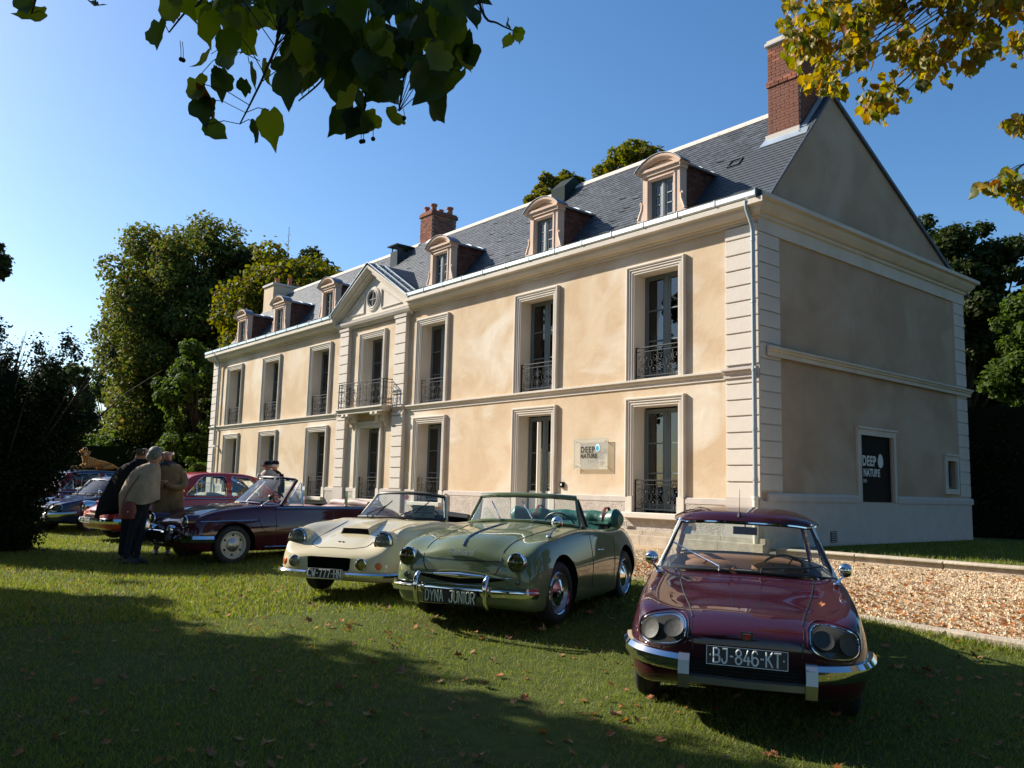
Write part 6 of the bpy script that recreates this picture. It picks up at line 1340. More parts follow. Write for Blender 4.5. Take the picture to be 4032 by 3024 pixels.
# leaves on the maroon car
mw = Matrix.Translation(maroon.location) @ Matrix.Rotation(R(-54.6), 4, 'Z')
for (x, y, sc, lb) in ((-0.44, -0.27, .9, 'orange leaf caught under the wiper of the maroon coupe'), (-0.26, -0.08, .8, 'curled orange leaf at the top centre of the maroon bonnet'), (-0.50, 0.22, .8, 'rust leaf against the maroon car windscreen by the steering wheel'), (0.42, 0.49, .75, 'single leaf above the right hand oval lamp of the maroon car'), (-0.95, -0.46, .6, 'tiny leaf on the front left corner of the maroon roof')):
    h = bv1.ray_cast(Vector((x, y, 3)), Vector((0, 0, -1)))[0]; z = h.z+.02 if x > -.9 else 1.29
    if x < -.4 and x > -.6: z = 0.93 if y < 0 else .925
    p = mw @ Vector((x, y, z)); o = link('fallen_leaf', LM[rnd.randrange(2)], None, p, (rnd.uniform(-.6, .6), rnd.uniform(-.6, .6), rnd.uniform(0, 6)), (sc, sc, sc*1.6)); tag(o, lb, 'leaf')

# ------------------------------------------------------------------ vegetation
LQ = np.array([[0, -.5, 0], [.36, -.12, .06], [.30, .28, .03], [0, .55, -.04], [-.30, .28, .03], [-.36, -.12, .06]])
def foliage(C, Rr, n, size, m, name, up=0.45, shell=0.55, fl=1.0):
    'leaves round clump centres C (k,3) with radii Rr (k,), sharing one mesh'
    k = len(C); wt = Rr**2; idx = NP.choice(k, n, p=wt/wt.sum()); d = NP.normal(0, 1, (n, 3)); d /= np.linalg.norm(d, axis=1)[:, None]
    r = Rr[idx]*(shell+(1-shell)*NP.uniform(0, 1, n))*NP.uniform(.75, 1.12, n); pos = C[idx]+d*r[:, None]*np.array([1, 1, fl])
    N_ = d*0.6+NP.normal(0, .55, (n, 3)); N_[:, 2] += up; N_ /= np.linalg.norm(N_, axis=1)[:, None]
    t = np.cross(N_, NP.normal(0, 1, (n, 3))); t /= np.linalg.norm(t, axis=1)[:, None]; b = np.cross(N_, t); s = size*NP.uniform(.6, 1.3, n)
    V = pos[:, None]+(t[:, None]*LQ[None, :, 0:1]+b[:, None]*LQ[None, :, 1:2]+N_[:, None]*LQ[None, :, 2:3])*s[:, None, None]
    kk = len(LQ); return np_mesh(name, V.reshape(-1, 3), np.arange(n*kk).reshape(n, kk), m)
def crown_clumps(k, rx, ry, rz, seed, rr=(.16, .30), egg=0.0, inner=0.35):
    g = np.random.default_rng(seed); d = g.normal(0, 1, (k, 3)); d /= np.linalg.norm(d, axis=1)[:, None]; r = g.uniform(inner, 1.0, k)**0.6*g.uniform(.82, 1.08, k)
    C = d*r[:, None]; taper = 1-egg*C[:, 2:3]; C[:, :2] *= taper; C *= np.array([rx, ry, rz])*0.86; return C, g.uniform(rr[0], rr[1], k)*min(rx, rz)
def tree(name, base, H, cz, rx, ry, rz, n, size, m, label, seed, k=60, trunk=0.3, egg=0.1, rr=(.16, .30), group=None, fl=0.8, bend=0.0, cat='tree'):
    b = Vector(base); t = empty(name, b, label=label, cat=cat, group=group); C, Rr = crown_clumps(k, rx, ry, rz, seed, rr, egg); C[:, 2] += cz; C[:, 0] += bend
    link('crown', foliage(C, Rr, n, size, m, 'crown', fl=fl), t)
    g = random.Random(seed); tr = MB(); tr.tube([(0, 0, -0.3), (g.uniform(-.1, .1), 0, cz*.35), (bend*.4, g.uniform(-.2, .2), cz*.75), (bend, 0, cz), (bend, 0, cz+rz*.6)], [trunk*1.25, trunk, trunk*.75, trunk*.5, trunk*.1], 10); tr.build('trunk', MT['bark'], t, smooth=True)
    lm = MB()
    for i in range(0, k, 2):
        c = Vector(C[i]); s = Vector((bend*.5, 0, max(cz-rz*.7, cz*.45)+g.uniform(0, rz*.7))); mid = (s+c)/2+Vector((0, 0, -rz*.06)); lm.tube([s, mid, c], [trunk*.30, trunk*.18, trunk*.04], 5)
    lm.build('limbs', MT['bark'], t, smooth=True); return t
LF = {}
LF['chestnut'] = leafmat('chestnut_leaves', [(0.065, 0.10, 0.020), (0.095, 0.12, 0.024), (0.12, 0.115, 0.028), (0.08, 0.11, 0.022), (0.15, 0.11, 0.03)], 0.4)
LF['maple'] = leafmat('maple_leaves', [(0.06, 0.085, 0.010), (0.10, 0.12, 0.014), (0.17, 0.15, 0.018), (0.08, 0.10, 0.012), (0.20, 0.12, 0.015)], 0.4)
LF['green'] = leafmat('green_leaves', [(0.045, 0.075, 0.014), (0.075, 0.11, 0.020), (0.055, 0.085, 0.016)], 0.4)
LF['dark'] = leafmat('dark_leaves', [(0.022, 0.036, 0.009), (0.035, 0.050, 0.012), (0.050, 0.060, 0.014)], 0.3)
LF['yew'] = leafmat('yew_needles', [(0.010, 0.018, 0.007), (0.016, 0.026, 0.009), (0.024, 0.034, 0.012)], 0.12, .8, .05)
LF['ash'] = leafmat('ash_leaves', [(0.06, 0.09, 0.03), (0.09, 0.12, 0.04)], 0.45)
def gz(p, z=-0.3): return Vector((p[0], p[1], z))
# background left
c = at(412, 775, 62); tree('chestnut_tree', gz(c), 17, c.z+1.3, 7.4, 7.4, 11.8, 130000, .25, LF['chestnut'], 'huge dark horse chestnut rising behind the left end of the house', 5, k=240, trunk=.7, egg=.10, rr=(.17, .27))
c = at(570, 760, 66); tree('chestnut_tree', gz(c), 17, c.z+2.0, 7.0, 6.0, 9.6, 40000, .32, LF['dark'], 'dark tree crown seen between the big chestnut and the golden maple', 15, k=90, trunk=.4, rr=(.12, .22))
c = at(620, 735, 52); tree('maple_tree', gz(c), 13, c.z-.4, 6.2, 4.6, 7.9, 60000, .25, LF['maple'], 'golden green maple close behind the left gable of the house', 9, k=150, trunk=.4, egg=.15, rr=(.14, .26))
c = at(425, 870, 47); tree('maple_tree', gz(c), 6, c.z-.2, 2.7, 2.7, 4.2, 30000, .2, LF['green'], 'lower leafy green tree beside the left corner of the house', 19, k=80, trunk=.2, rr=(.14, .28))
c = at(425, 985, 42); tree('garden_shrub', gz(c), 3, 1.2, 1.3, 1.3, 1.6, 8000, .14, LF['green'], 'small round green shrub next to the house corner', 29, k=24, trunk=.08, rr=(.22, .4), cat='shrub')
c = at(232, 890, 72); tree('ash_tree', gz(c), 9, c.z, 3.4, 3.0, 4.6, 20000, .20, LF['ash'], 'thin pale green tree showing sky through its crown, left of the chestnut', 39, k=80, trunk=.25, rr=(.12, .22), cat='tree')
c = at(150, 880, 66); tree('ash_tree', gz(c), 9, c.z+.1, 2.6, 2.6, 4.6, 16000, .20, LF['ash'], 'pale feathery tree top behind the yew at the left', 49, k=70, trunk=.2, rr=(.12, .22))
c = at(250, 955, 58); tree('garden_shrub', gz(c), 3, 2.2, 3.6, 3.0, 2.8, 16000, .2, LF['green'], 'mid green bushes above the far hedge behind the tiger', 59, k=50, trunk=.1, rr=(.2, .35), cat='shrub')
c = at(-62, 560, 40); tree('chestnut_tree', gz(c), 14, c.z, 1.9, 2.2, 2.2, 9000, .2, LF['dark'], 'tree whose outermost leaves show at the far left edge', 69, k=26, trunk=.25, rr=(.2, .34))
# right
c = at(2085, 740, 34); tree('lime_tree', gz(c), 12, c.z+.9, 3.3, 3.0, 6.0, 46000, .18, LF['dark'], 'dark broad tree behind the right rear corner of the house', 79, k=130, trunk=.35, egg=.1, rr=(.12, .24))
c = at(2270, 700, 30); tree('lime_tree', gz(c), 11, c.z-.9, 2.4, 2.2, 3.0, 18000, .17, LF['green'], 'brighter green tree at the right edge of the picture', 89, k=60, trunk=.25, rr=(.15, .3))
c = at(2230, 800, 40); tree('lime_tree', gz(c), 11, 6.0, 4.6, 3.2, 5.0, 26000, .2, LF['dark'], 'dark tree mass low behind the right hand hedge', 99, k=70, trunk=.3, rr=(.15, .3))
c = at(1365, 365, 42); tree('plane_tree', gz(c), 17, c.z-.6, 2.5, 2.2, 2.9, 13000, .19, LF['maple'], 'treetop rising above the roof ridge between the two right dormers', 109, k=90, trunk=.3, rr=(.13, .24))
c = at(1205, 420, 44); tree('plane_tree', gz(c), 16, c.z-.3, 2.0, 2.0, 2.2, 8000, .19, LF['maple'], 'lower treetop peeping over the ridge beside the dark ventilator', 119, k=60, trunk=.3, rr=(.13, .24))
# hedges
def hedge(name, p0, p1, h, w, n, m, label, size=.12, zb=-.4):
    p0 = Vector((p0[0], p0[1], zb)); p1 = Vector((p1[0], p1[1], zb)); t = empty(name, (p0+p1)/2, label=label, cat='hedge'); d = (p1-p0); L = d.length; d.normalize(); sd = Vector((-d.y, d.x, 0))
    k = max(10, int(L*h*1.2)); g = NP; C = np.array([list((d*g.uniform(-L/2, L/2)+sd*g.uniform(-w/2, w/2)*.6))[:2]+[g.uniform(.3, h-.35)] for _ in range(k*2)]); link('leaves', foliage(C, np.full(len(C), .55), n, size, m, 'leaves', shell=.3), t)
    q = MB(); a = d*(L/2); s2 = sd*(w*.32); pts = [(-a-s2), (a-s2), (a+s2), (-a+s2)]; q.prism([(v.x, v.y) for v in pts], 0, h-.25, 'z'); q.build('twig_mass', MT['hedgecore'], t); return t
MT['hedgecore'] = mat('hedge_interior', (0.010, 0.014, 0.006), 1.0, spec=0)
a = at(-80, 1000, 50); b = at(520, 1000, 46); hedge('clipped_hedge', a, b, 3.5, 1.6, 36000, LF['yew'], 'long dark clipped hedge closing the lawn behind the tiger car', .13)
a = at(2085, 1000, 25.2); b = at(2330, 1000, 24); hedge('clipped_hedge', a, b, 4.1, 1.4, 22000, LF['yew'], 'tall black hedge at the right behind the gable', .10, -.1)
# yew bush at the left, close
yb_ = at(-20, 1000, 15.2); Y = empty('yew_bush', (yb_.x, yb_.y, -.42), label='big dark upright yew bush filling the left edge', cat='bush'); Y.scale = (1.08, 1.08, 1.16); g = np.random.default_rng(3); k = 150
ang = g.uniform(0, 6.28, k); hh = g.uniform(0, 1, k); rr_ = (0.62+0.62*np.exp(-((hh-.66)/.30)**2)-.55*np.clip(hh-.8, 0, 1))*g.uniform(.75, 1.05, k); C = np.stack([np.cos(ang)*rr_, np.sin(ang)*rr_, .1+hh*2.9], 1)
C = np.concatenate([C, np.stack([g.normal(0, .75, 30), g.normal(0, .75, 30), g.uniform(2.2, 3.5, 30)], 1)]); 
link('foliage', foliage(C, np.concatenate([np.full(k, .36), np.full(30, .22)]), 95000, .05, LF['yew'], 'foliage', up=.7, shell=.2, fl=1.5), Y)
tw = MB()
for i in range(60):
    x, y = g.normal(0, .7), g.normal(0, .7); z = g.uniform(2.2, 3.2); tw.tube([(x*.6, y*.6, z-.8), (x, y, z), (x*1.25+.15, y*1.25, z+g.uniform(.3, .7))], [.02, .012, .004], 4)
tw.build('shoots', MT['bark'], Y); MB().tube([(0, 0, -.1), (0, 0, 1.5), (.1, 0, 2.8)], [.16, .12, .05], 8).build('trunk', MT['bark'], Y)
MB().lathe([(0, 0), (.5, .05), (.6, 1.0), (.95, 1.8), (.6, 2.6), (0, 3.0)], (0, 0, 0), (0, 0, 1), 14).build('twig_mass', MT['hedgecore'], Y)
# shade trees standing left of and behind the photographer: their shadows lie on the foreground lawn
def shade_tree(x, y, H, r, rz, n, seed, label, m='green'): return tree('lime_tree', (x, y, -.55), H, H, r, r, rz, n, .22, LF[m], label, seed, k=60, trunk=.3, rr=(.22, .36))
shade_tree(-6.5, -17.2, 4.6, 2.6, 2.6, 16000, 201, 'shade tree out of view to the left of the camera, nearest the yew')
shade_tree(-3.4, -17.2, 5.6, 2.8, 3.0, 15000, 202, 'shade tree out of view to the left of the camera, in the middle')
shade_tree(-0.8, -18.8, 7.2, 3.2, 3.4, 13000, 203, 'shade tree out of view behind the left shoulder of the photographer')
shade_tree(3.5, -20.0, 7.5, 3.2, 3.4, 12000, 204, 'shade tree out of view behind the photographer')
for k_, (x, y, cz_, r_, m_) in enumerate([(-66, -30, 7, 6.5, 'chestnut'), (-50, -33, 8, 6.5, 'dark'), (-36, -31, 7.5, 6.2, 'green'), (-23, -33, 8.5, 6.5, 'dark'), (-10, -31, 7.5, 6, 'chestnut'), (3, -33, 8, 6.2, 'dark'), (16, -31, 7.5, 6, 'green'), (28, -20, 7, 6, 'dark'), (27, -4, 7, 5.5, 'chestnut'), (29, 9, 7, 6, 'dark'), (22, 22, 7, 6, 'dark'), (12, 31, 7, 6, 'green')]):
    tree('park_tree', (x, y, -.4), 12, cz_+2.5, r_, r_, 9.5, 18000, .45, LF[m_], ('tall park tree of the row behind the photographer, number %s from the west' if k_ < 7 else 'unseen park tree added outside the right edge, number %s from the south') % ('one two three four five six seven'.split()[k_] if k_ < 7 else 'one two three four five'.split()[k_-7]), 400+k_, k=60, trunk=.4, rr=(.18, .30))  # out-of-view trees added tall so windows, gable panel and cars mirror dark foliage
# far house glimpsed between trees
fh = at(318, 925, 75); f_ = empty('distant_house', gz(fh, -.3), label='sliver of a pale distant building between the tree crowns', cat='house'); MB().box(-2.2, 2.2, -2, 2, 0, 6.2).build('wall', MT['shadeplaster'], f_); MB().prism([(-2.5, 6.2), (2.5, 6.2), (0, 8.2)], -2.2, 2.2, 'y').build('roof', MT['slate'], f_)
mp = at(616, 640, 70); e = empty('radio_mast', gz(mp, 0), label='thin lattice aerial mast poking above the dark tree', cat='mast'); m = MB(); m.tube([(0, 0, 0), (0, 0, 22.4)], [.07, .02], 5); [m.tube([(-.3, 0, z), (.3, 0, z)], .03, 4) for z in (20.6, 21.2, 21.7)]; m.build('pole', MT['iron'], e)
# ------------------------------------------------------------------ people (local x = to the right in the photograph, y = away, z = up)
MT['skin'] = mat('skin', (0.42, 0.22, 0.15), 0.6, col2=(0.36, 0.17, 0.11), scale=8)
def cloth(name, c, c2=None, sc=7, b=0.5): return mat(name, c, 0.9, col2=c2 or tuple(v*.7 for v in c), scale=sc, bump=(8, b, 0.03), spec=0.15)
MT['denim'] = cloth('dark_denim', (0.018, 0.022, 0.032)); MT['blackcloth'] = cloth('black_wool', (0.012, 0.012, 0.013)); MT['poncho'] = cloth('taupe_wool', (0.36, 0.28, 0.20), (0.27, 0.205, 0.145), 7, .9)
MT['tan'] = cloth('tan_suede', (0.29, 0.175, 0.085), (0.19, 0.11, 0.05), 7, .8); MT['creamjacket'] = cloth('cream_cotton', (0.46, 0.42, 0.34)); MT['navycap'] = cloth('navy_cotton', (0.012, 0.016, 0.03))
MT['greyhair'] = mat('grey_hair', (0.20, 0.19, 0.17), 0.7, col2=(0.10, 0.095, 0.085), scale=30, bump=(60, .6, .01)); MT['whitehair'] = mat('white_hair', (0.5, 0.48, 0.45), 0.7, bump=(60, .6, .01)); MT['darkhair'] = mat('brown_cropped_hair', (0.07, 0.05, 0.035), 0.7)
MT['beige'] = cloth('beige_trousers', (0.24, 0.19, 0.13)); MT['shoe'] = mat('dark_shoe', (0.02, 0.016, 0.014), 0.5); MT['redbag'] = mat('dark_red_leather', (0.13, 0.010, 0.012), 0.4, bump=(9, .4, .02)); MT['scarf'] = cloth('grey_violet_scarf', (0.06, 0.05, 0.065))
def skin_mesh(verts, edges, name, m, parent, root=0, sub=2, mats=None):
    'verts: (x,y,z,r) or (x,y,z,rx,ry)'
    me = bpy.data.meshes.new(name); me.from_pydata([v[:3] for v in verts], edges, []); o = bpy.data.objects.new(name, me); COL.objects.link(o)
    sk = o.modifiers.new('s', 'SKIN'); me.skin_vertices or None
    if not me.skin_vertices:
        bm = bmesh.new(); bm.from_mesh(me); bm.verts.layers.skin.verify(); bm.to_mesh(me); bm.free()
    for i, v in enumerate(verts): me.skin_vertices[0].data[i].radius = (v[3], v[4] if len(v) > 4 else v[3]); me.skin_vertices[0].data[i].use_root = (i == root)
    sk.use_smooth_shade = True; sb = o.modifiers.new('u', 'SUBSURF'); sb.levels = sub; sb.render_levels = sub
    dg = bpy.context.evaluated_depsgraph_get(); out = bpy.data.meshes.new_from_object(o.evaluated_get(dg)); bpy.data.objects.remove(o); out.materials.clear()
    for q in (mats or [m]): out.materials.append(q)
    return link(name, out, parent)
def chain(m, i0, n): return [(i0+k, i0+k+1) for k in range(n-1)]
def drape(par, name, rings, m, n=40, fold=0.03, kf=9, ph=0.0, open_=None):
    'rings: (cx, cy, cz, rx, ry[, tiltx])'
    R2 = crom([list(r)+[0]*(6-len(r)) for r in rings], 22); G = []
    for i, r in enumerate(R2):
        u = i/21; row = []
        for k in range(n+1):
            a = 2*PI*k/n; f = 1+fold*u**1.2*(math.sin(kf*a+ph+1.5*u)+.5*math.sin((kf*2-1)*a+ph*2)); row.append((r[0]+r[3]*math.cos(a)*f, r[1]+r[4]*math.sin(a)*f, r[2]+r[5]*math.cos(a)+fold*.5*u*math.sin(3*a+ph)))
        G.append(row)
    return MB().grid(G).build(name, m, par, smooth=True, sharp=80, fixn=False)
def head(verts, edges, nk, c, r=.105, face=(1, 0, 0)):
    'adds skull, jaw and nose chains starting from the neck vertex nk'
    f = Vector(face); i = len(verts); verts += [(c[0]-f.x*.01, c[1]-f.y*.01, c[2]-.01, r*.98, r*1.0), (c[0]-f.x*.01, c[1]-f.y*.01, c[2]+r*.62, r*.92), (c[0]+f.x*.05, c[1]+f.y*.05, c[2]-r*.80, r*.52)]
    edges += [(nk, i), (i, i+1), (i, i+2)]
def face_bits(par, c, r, f, skin, ears=True):
    f = Vector(f).normalized(); s = Vector((0, 0, 1)).cross(f).normalized(); c = Vector(c); u = Vector((0, 0, 1))
    MB().tube([c+f*r*.93+u*.02, c+f*r*1.12-u*.02, c+f*r*.98-u*.035], [.010, .017, .012], 8).build('nose', skin, par, smooth=True)
    for k in (-1, 1):
        MB().sphere(c+f*r*.88+s*k*.036+u*.018, .011, 8).build('eye', MT['seal'], par, smooth=True); MB().tube([c+f*r*.95+s*k*.058+u*.034, c+f*r*1.0+s*k*.03+u*.04], .006, 5).build('eyebrow', MT['greyhair'], par)
        if ears: MB().sphere(c+s*k*r*.97-f*.005, .030, 10, (.6, .6, 1.1)).build('ear', skin, par, smooth=True)
    MB().tube([c+f*r*.93-s*.025-u*.058, c+f*r*.98-u*.060, c+f*r*.93+s*.025-u*.058], .006, 5).build('mouth', mat('lips', (0.28, 0.10, 0.08), .5) if 'lips' not in bpy.data.materials else bpy.data.materials['lips'], par)
def hair_cap(par, c, r, f, m, back=1.0, z0=-.2, name='hair', top=True):
    f = Vector(f).normalized(); c = Vector(c); G = []
    for i in range(9):
        th = PI*(0.02+0.62*i/8) if top else PI*(.40+.26*i/8); row = []
        for k in range(21):
            a = PI*(0.42+1.16*k/20)  # around the back
            d = f*math.cos(a)+Vector((0, 0, 1)).cross(f)*math.sin(a); row.append(tuple(c+d*math.sin(th)*r*1.02*back+Vector((0, 0, math.cos(th)*r*1.15+.015))))
        G.append(row)
    MB().grid(G).build(name, m, par, smooth=True, fixn=False)
def foot(par, x, y, z, d, m): d = Vector(d).normalized(); MB().tube([Vector((x, y, z))-d*.07+Vector((0, 0, .045)), Vector((x, y, z))+Vector((0, 0, .055)), Vector((x, y, z))+d*.12+Vector((0, 0, .04)), Vector((x, y, z))+d*.19+Vector((0, 0, .03))], [.035, .05, .045, .025], 10).build('shoe', m, par, smooth=True)
def hand(par, p, d, skin, curl=.5, s=1):
    d = Vector(d).normalized(); p = Vector(p); e = d.cross(Vector((0, 0, 1))).normalized() if abs(d.z) < .9 else Vector((0, 1, 0)); u = e.cross(d)
    vs = [(*p, .020), (*(p+d*.05), .026, .018), (*(p+d*.085), .028, .016)]; es = [(0, 1), (1, 2)]
    for k in range(4):
        L = (.062, .072, .068, .052)[k]; b = p+d*.09+e*(.027-.018*k); i = len(vs); dd = (d*math.cos(curl)-u*math.sin(curl)).normalized(); d2 = (d*math.cos(curl*2)-u*math.sin(curl*2)).normalized()
        vs += [(*b, .0085), (*(b+dd*L*.55), .008), (*(b+dd*L*.55+d2*L*.45), .0065)]; es += [(2, i), (i, i+1), (i+1, i+2)]
    i = len(vs); vs += [(*(p+d*.045+e*.034*s), .011), (*(p+d*.075+e*.05*s-u*.01), .0085)]; es += [(1, i), (i, i+1)]
    skin_mesh(vs, es, 'hand', skin, par, 0, 1)
def person(label, disp, D, group):
    p = at(disp, 1100, D); z = lawn_z(p.x, p.y); e = empty('person', (p.x, p.y, z), YAW, label, 'person', group); e.scale = (1.03, 1.03, 1.07); return e
G3 = 'group of three people talking beside the cars'
# man in the black cape
A = person('tall man in draped black jacket and dark jeans, leftmost of the talking trio', 279, 13.75, G3)
V = [(.02, 0, .93, .15, .12), (-.01, .0, 1.14, .15, .12), (.02, 0, 1.36, .17, .12), (.10, 0, 1.50, .065)]; E = [(0, 1), (1, 2), (2, 3)]
head(V, E, 3, (.165, 0, 1.645), .118, (1, .35, 0))
for s, y in ((-1, -.08), (1, .10)):
    i = len(V); V += [(.03, y, .86, .10), (.02+.02*s, y*1.1, .48, .072), (.0+.03*s, y*1.2, .08, .048)]; E += [(0, i), (i, i+1), (i+1, i+2)]
b = skin_mesh(V, E, 'body', MT['denim'], A, 0, 2, [MT['denim'], MT['skin']])
for p in b.data.polygons: p.material_index = 1 if p.center.z > 1.47 else 0
drape(A, 'cape', [(.10, 0, 1.50, .07, .08), (.04, 0, 1.45, .17, .17), (-.03, 0, 1.30, .25, .22), (-.08, 0, 1.08, .30, .25), (-.13, 0, .88, .34, .27), (-.14, 0, .74, .36, .28, .10)], MT['blackcloth'], fold=.05, kf=7)
drape(A, 'collar', [(.13, 0, 1.54, .085, .09), (.10, 0, 1.50, .12, .12), (.07, 0, 1.46, .16, .15)], MT['blackcloth'], fold=.05, kf=4)
face_bits(A, (.165, 0, 1.645), .105, (1, .35, 0), MT['skin']); hair_cap(A, (.16, 0, 1.64), .116, (1, .35, 0), MT['darkhair'], 1.0, top=False)
MB().tube([(.27, -.09, 1.665), (.18, -.115, 1.665)], .004, 4).tube([(.275, -.075, 1.68), (.285, -.03, 1.68), (.285, -.03, 1.64), (.275, -.075, 1.64), (.275, -.075, 1.68)], .004, 4).build('glasses', MT['seal'], A)
for y, s in ((-.09, 0), (.12, .03)): foot(A, .0+s, y, 0, (1, -.4, 0), MT['shoe'])
# woman in the poncho
W = person('grey haired woman in taupe poncho with red shoulder bag, centre of the trio', 301, 13.2, G3)
V = [(.03, 0, .88, .15, .13), (.03, 0, 1.10, .13, .11), (.10, 0, 1.34, .15, .11), (.17, 0, 1.45, .055)]; E = [(0, 1), (1, 2), (2, 3)]
head(V, E, 3, (.20, 0, 1.585), .112, (.9, .5, 0))
for s, y in ((-1, -.07), (1, .08)):
    i = len(V); V += [(.02, y, .80, .095), (-.03+.03*s, y, .45, .065), (-.07+.05*s, y, .07, .042)]; E += [(0, i), (i, i+1), (i+1, i+2)]
b = skin_mesh(V, E, 'body', MT['denim'], W, 0, 2, [MT['denim'], MT['skin']])
for p in b.data.polygons: p.material_index = 1 if p.center.z > 1.42 else 0
drape(W, 'poncho', [(.16, 0, 1.475, .075, .08), (.09, 0, 1.41, .17, .15), (.04, 0, 1.27, .24, .20), (.0, 0, 1.10, .28, .23), (-.01, 0, .98, .30, .25, -.02), (.0, 0, .86, .29, .25, .07)], MT['poncho'], fold=.055, kf=6, ph=1.0)
face_bits(W, (.20, 0, 1.585), .095, (.9, .5, 0), MT['skin'], False)
MB().sphere((.180, -.01, 1.612), .108, 20, (1, 1, 1.05)).build('hair', MT['greyhair'], W, smooth=True); MB().sphere((.125, -.03, 1.565), .072, 14).build('hair_back', MT['greyhair'], W, smooth=True)
for y, s in ((-.08, 0), (.08, .06)): foot(W, -.08+s, y, 0, (1, -.3, 0), MT['shoe'])
bagp = at((380+400*.3135)/1.8228, (1720+845*.3135)/1.8228, 12.95)
bg_ = empty('shoulder_bag', (bagp.x, bagp.y, bagp.z-.10), YAW, 'dark red leather shoulder bag hanging at the hip of the woman in the poncho', 'bag')
MB().lathe([(.02, -.14), (.115, -.12), (.135, 0), (.11, .12), (.03, .14)], (0, 0, .0), (0, 0, 1), 20).build('pouch', MT['redbag'], bg_, smooth=True); [setattr(c, 'scale', (1, .5, 1.0)) for c in bg_.children]
MB().tube([(-.08, 0, .12), (-.02, .0, .30), (.10, .06, .52), (.14, .10, .60)], .010, 6).build('strap', MT['redbag'], bg_); MB().sphere((.03, -.075, -.02), .014, 8).build('clasp', MT['chrome'], bg_, smooth=True)
# man in the tan jacket facing us
T = person('bald man in tan suede coat with hands clasped, right of the trio', 362, 14.7, G3); sk2 = mat('ruddy_skin', (0.46, 0.22, 0.15), .55)
V = [(.0, 0, .93, .17, .13), (.0, 0, 1.15, .17, .13), (-.01, 0, 1.38, .19, .13), (-.05, -.01, 1.50, .06)]; E = [(0, 1), (1, 2), (2, 3)]
head(V, E, 3, (-.075, -.03, 1.62), .118, (.55, -.8, 0))
for s in (-1, 1):
    i = len(V); V += [(.08*s, 0, .86, .10), (.09*s, 0, .47, .07), (.10*s-.05, 0, .07, .045)]; E += [(0, i), (i, i+1), (i+1, i+2)]
b = skin_mesh(V, E, 'body', MT['beige'], T, 0, 2, [MT['beige'], sk2])
for p in b.data.polygons: p.material_index = 1 if p.center.z > 1.47 else 0
drape(T, 'coat', [(-.05, 0, 1.50, .09, .09), (-.02, 0, 1.44, .20, .14), (.0, 0, 1.30, .235, .165), (.0, 0, 1.05, .235, .175), (.0, 0, .85, .25, .185), (.0, 0, .68, .255, .19)], MT['tan'], fold=.03, kf=6)
for s, P_ in ((1, [(.13, 0, 1.41), (.27, -.04, 1.20), (.25, -.16, 1.10), (.06, -.27, 1.14)]), (-1, [(-.13, 0, 1.40), (-.26, -.06, 1.20), (-.20, -.18, 1.09), (-.02, -.27, 1.14)])):
    MB().tube(crom(P_, 10), [.060, .074, .072, .068, .064, .060, .056, .052, .048, .046], 12).build('sleeve', MT['tan'], T, smooth=True); e_ = Vector(P_[-1]); hand(T, e_, (-s*.45, -.15, .5), sk2, .9, s)
drape(T, 'scarf', [(-.055, -.02, 1.53, .09, .09), (-.05, -.02, 1.48, .13, .12), (-.045, -.02, 1.43, .15, .13)], MT['scarf'], fold=.08, kf=5)
face_bits(T, (-.075, -.03, 1.62), .105, (.55, -.8, 0), sk2); hair_cap(T, (-.075, -.03, 1.62), .117, (.55, -.8, 0), MT['whitehair'], 1.0, top=False)
for s in (-1, 1): foot(T, .10*s-.05, 0, 0, (.4, -.9, 0), MT['shoe'])
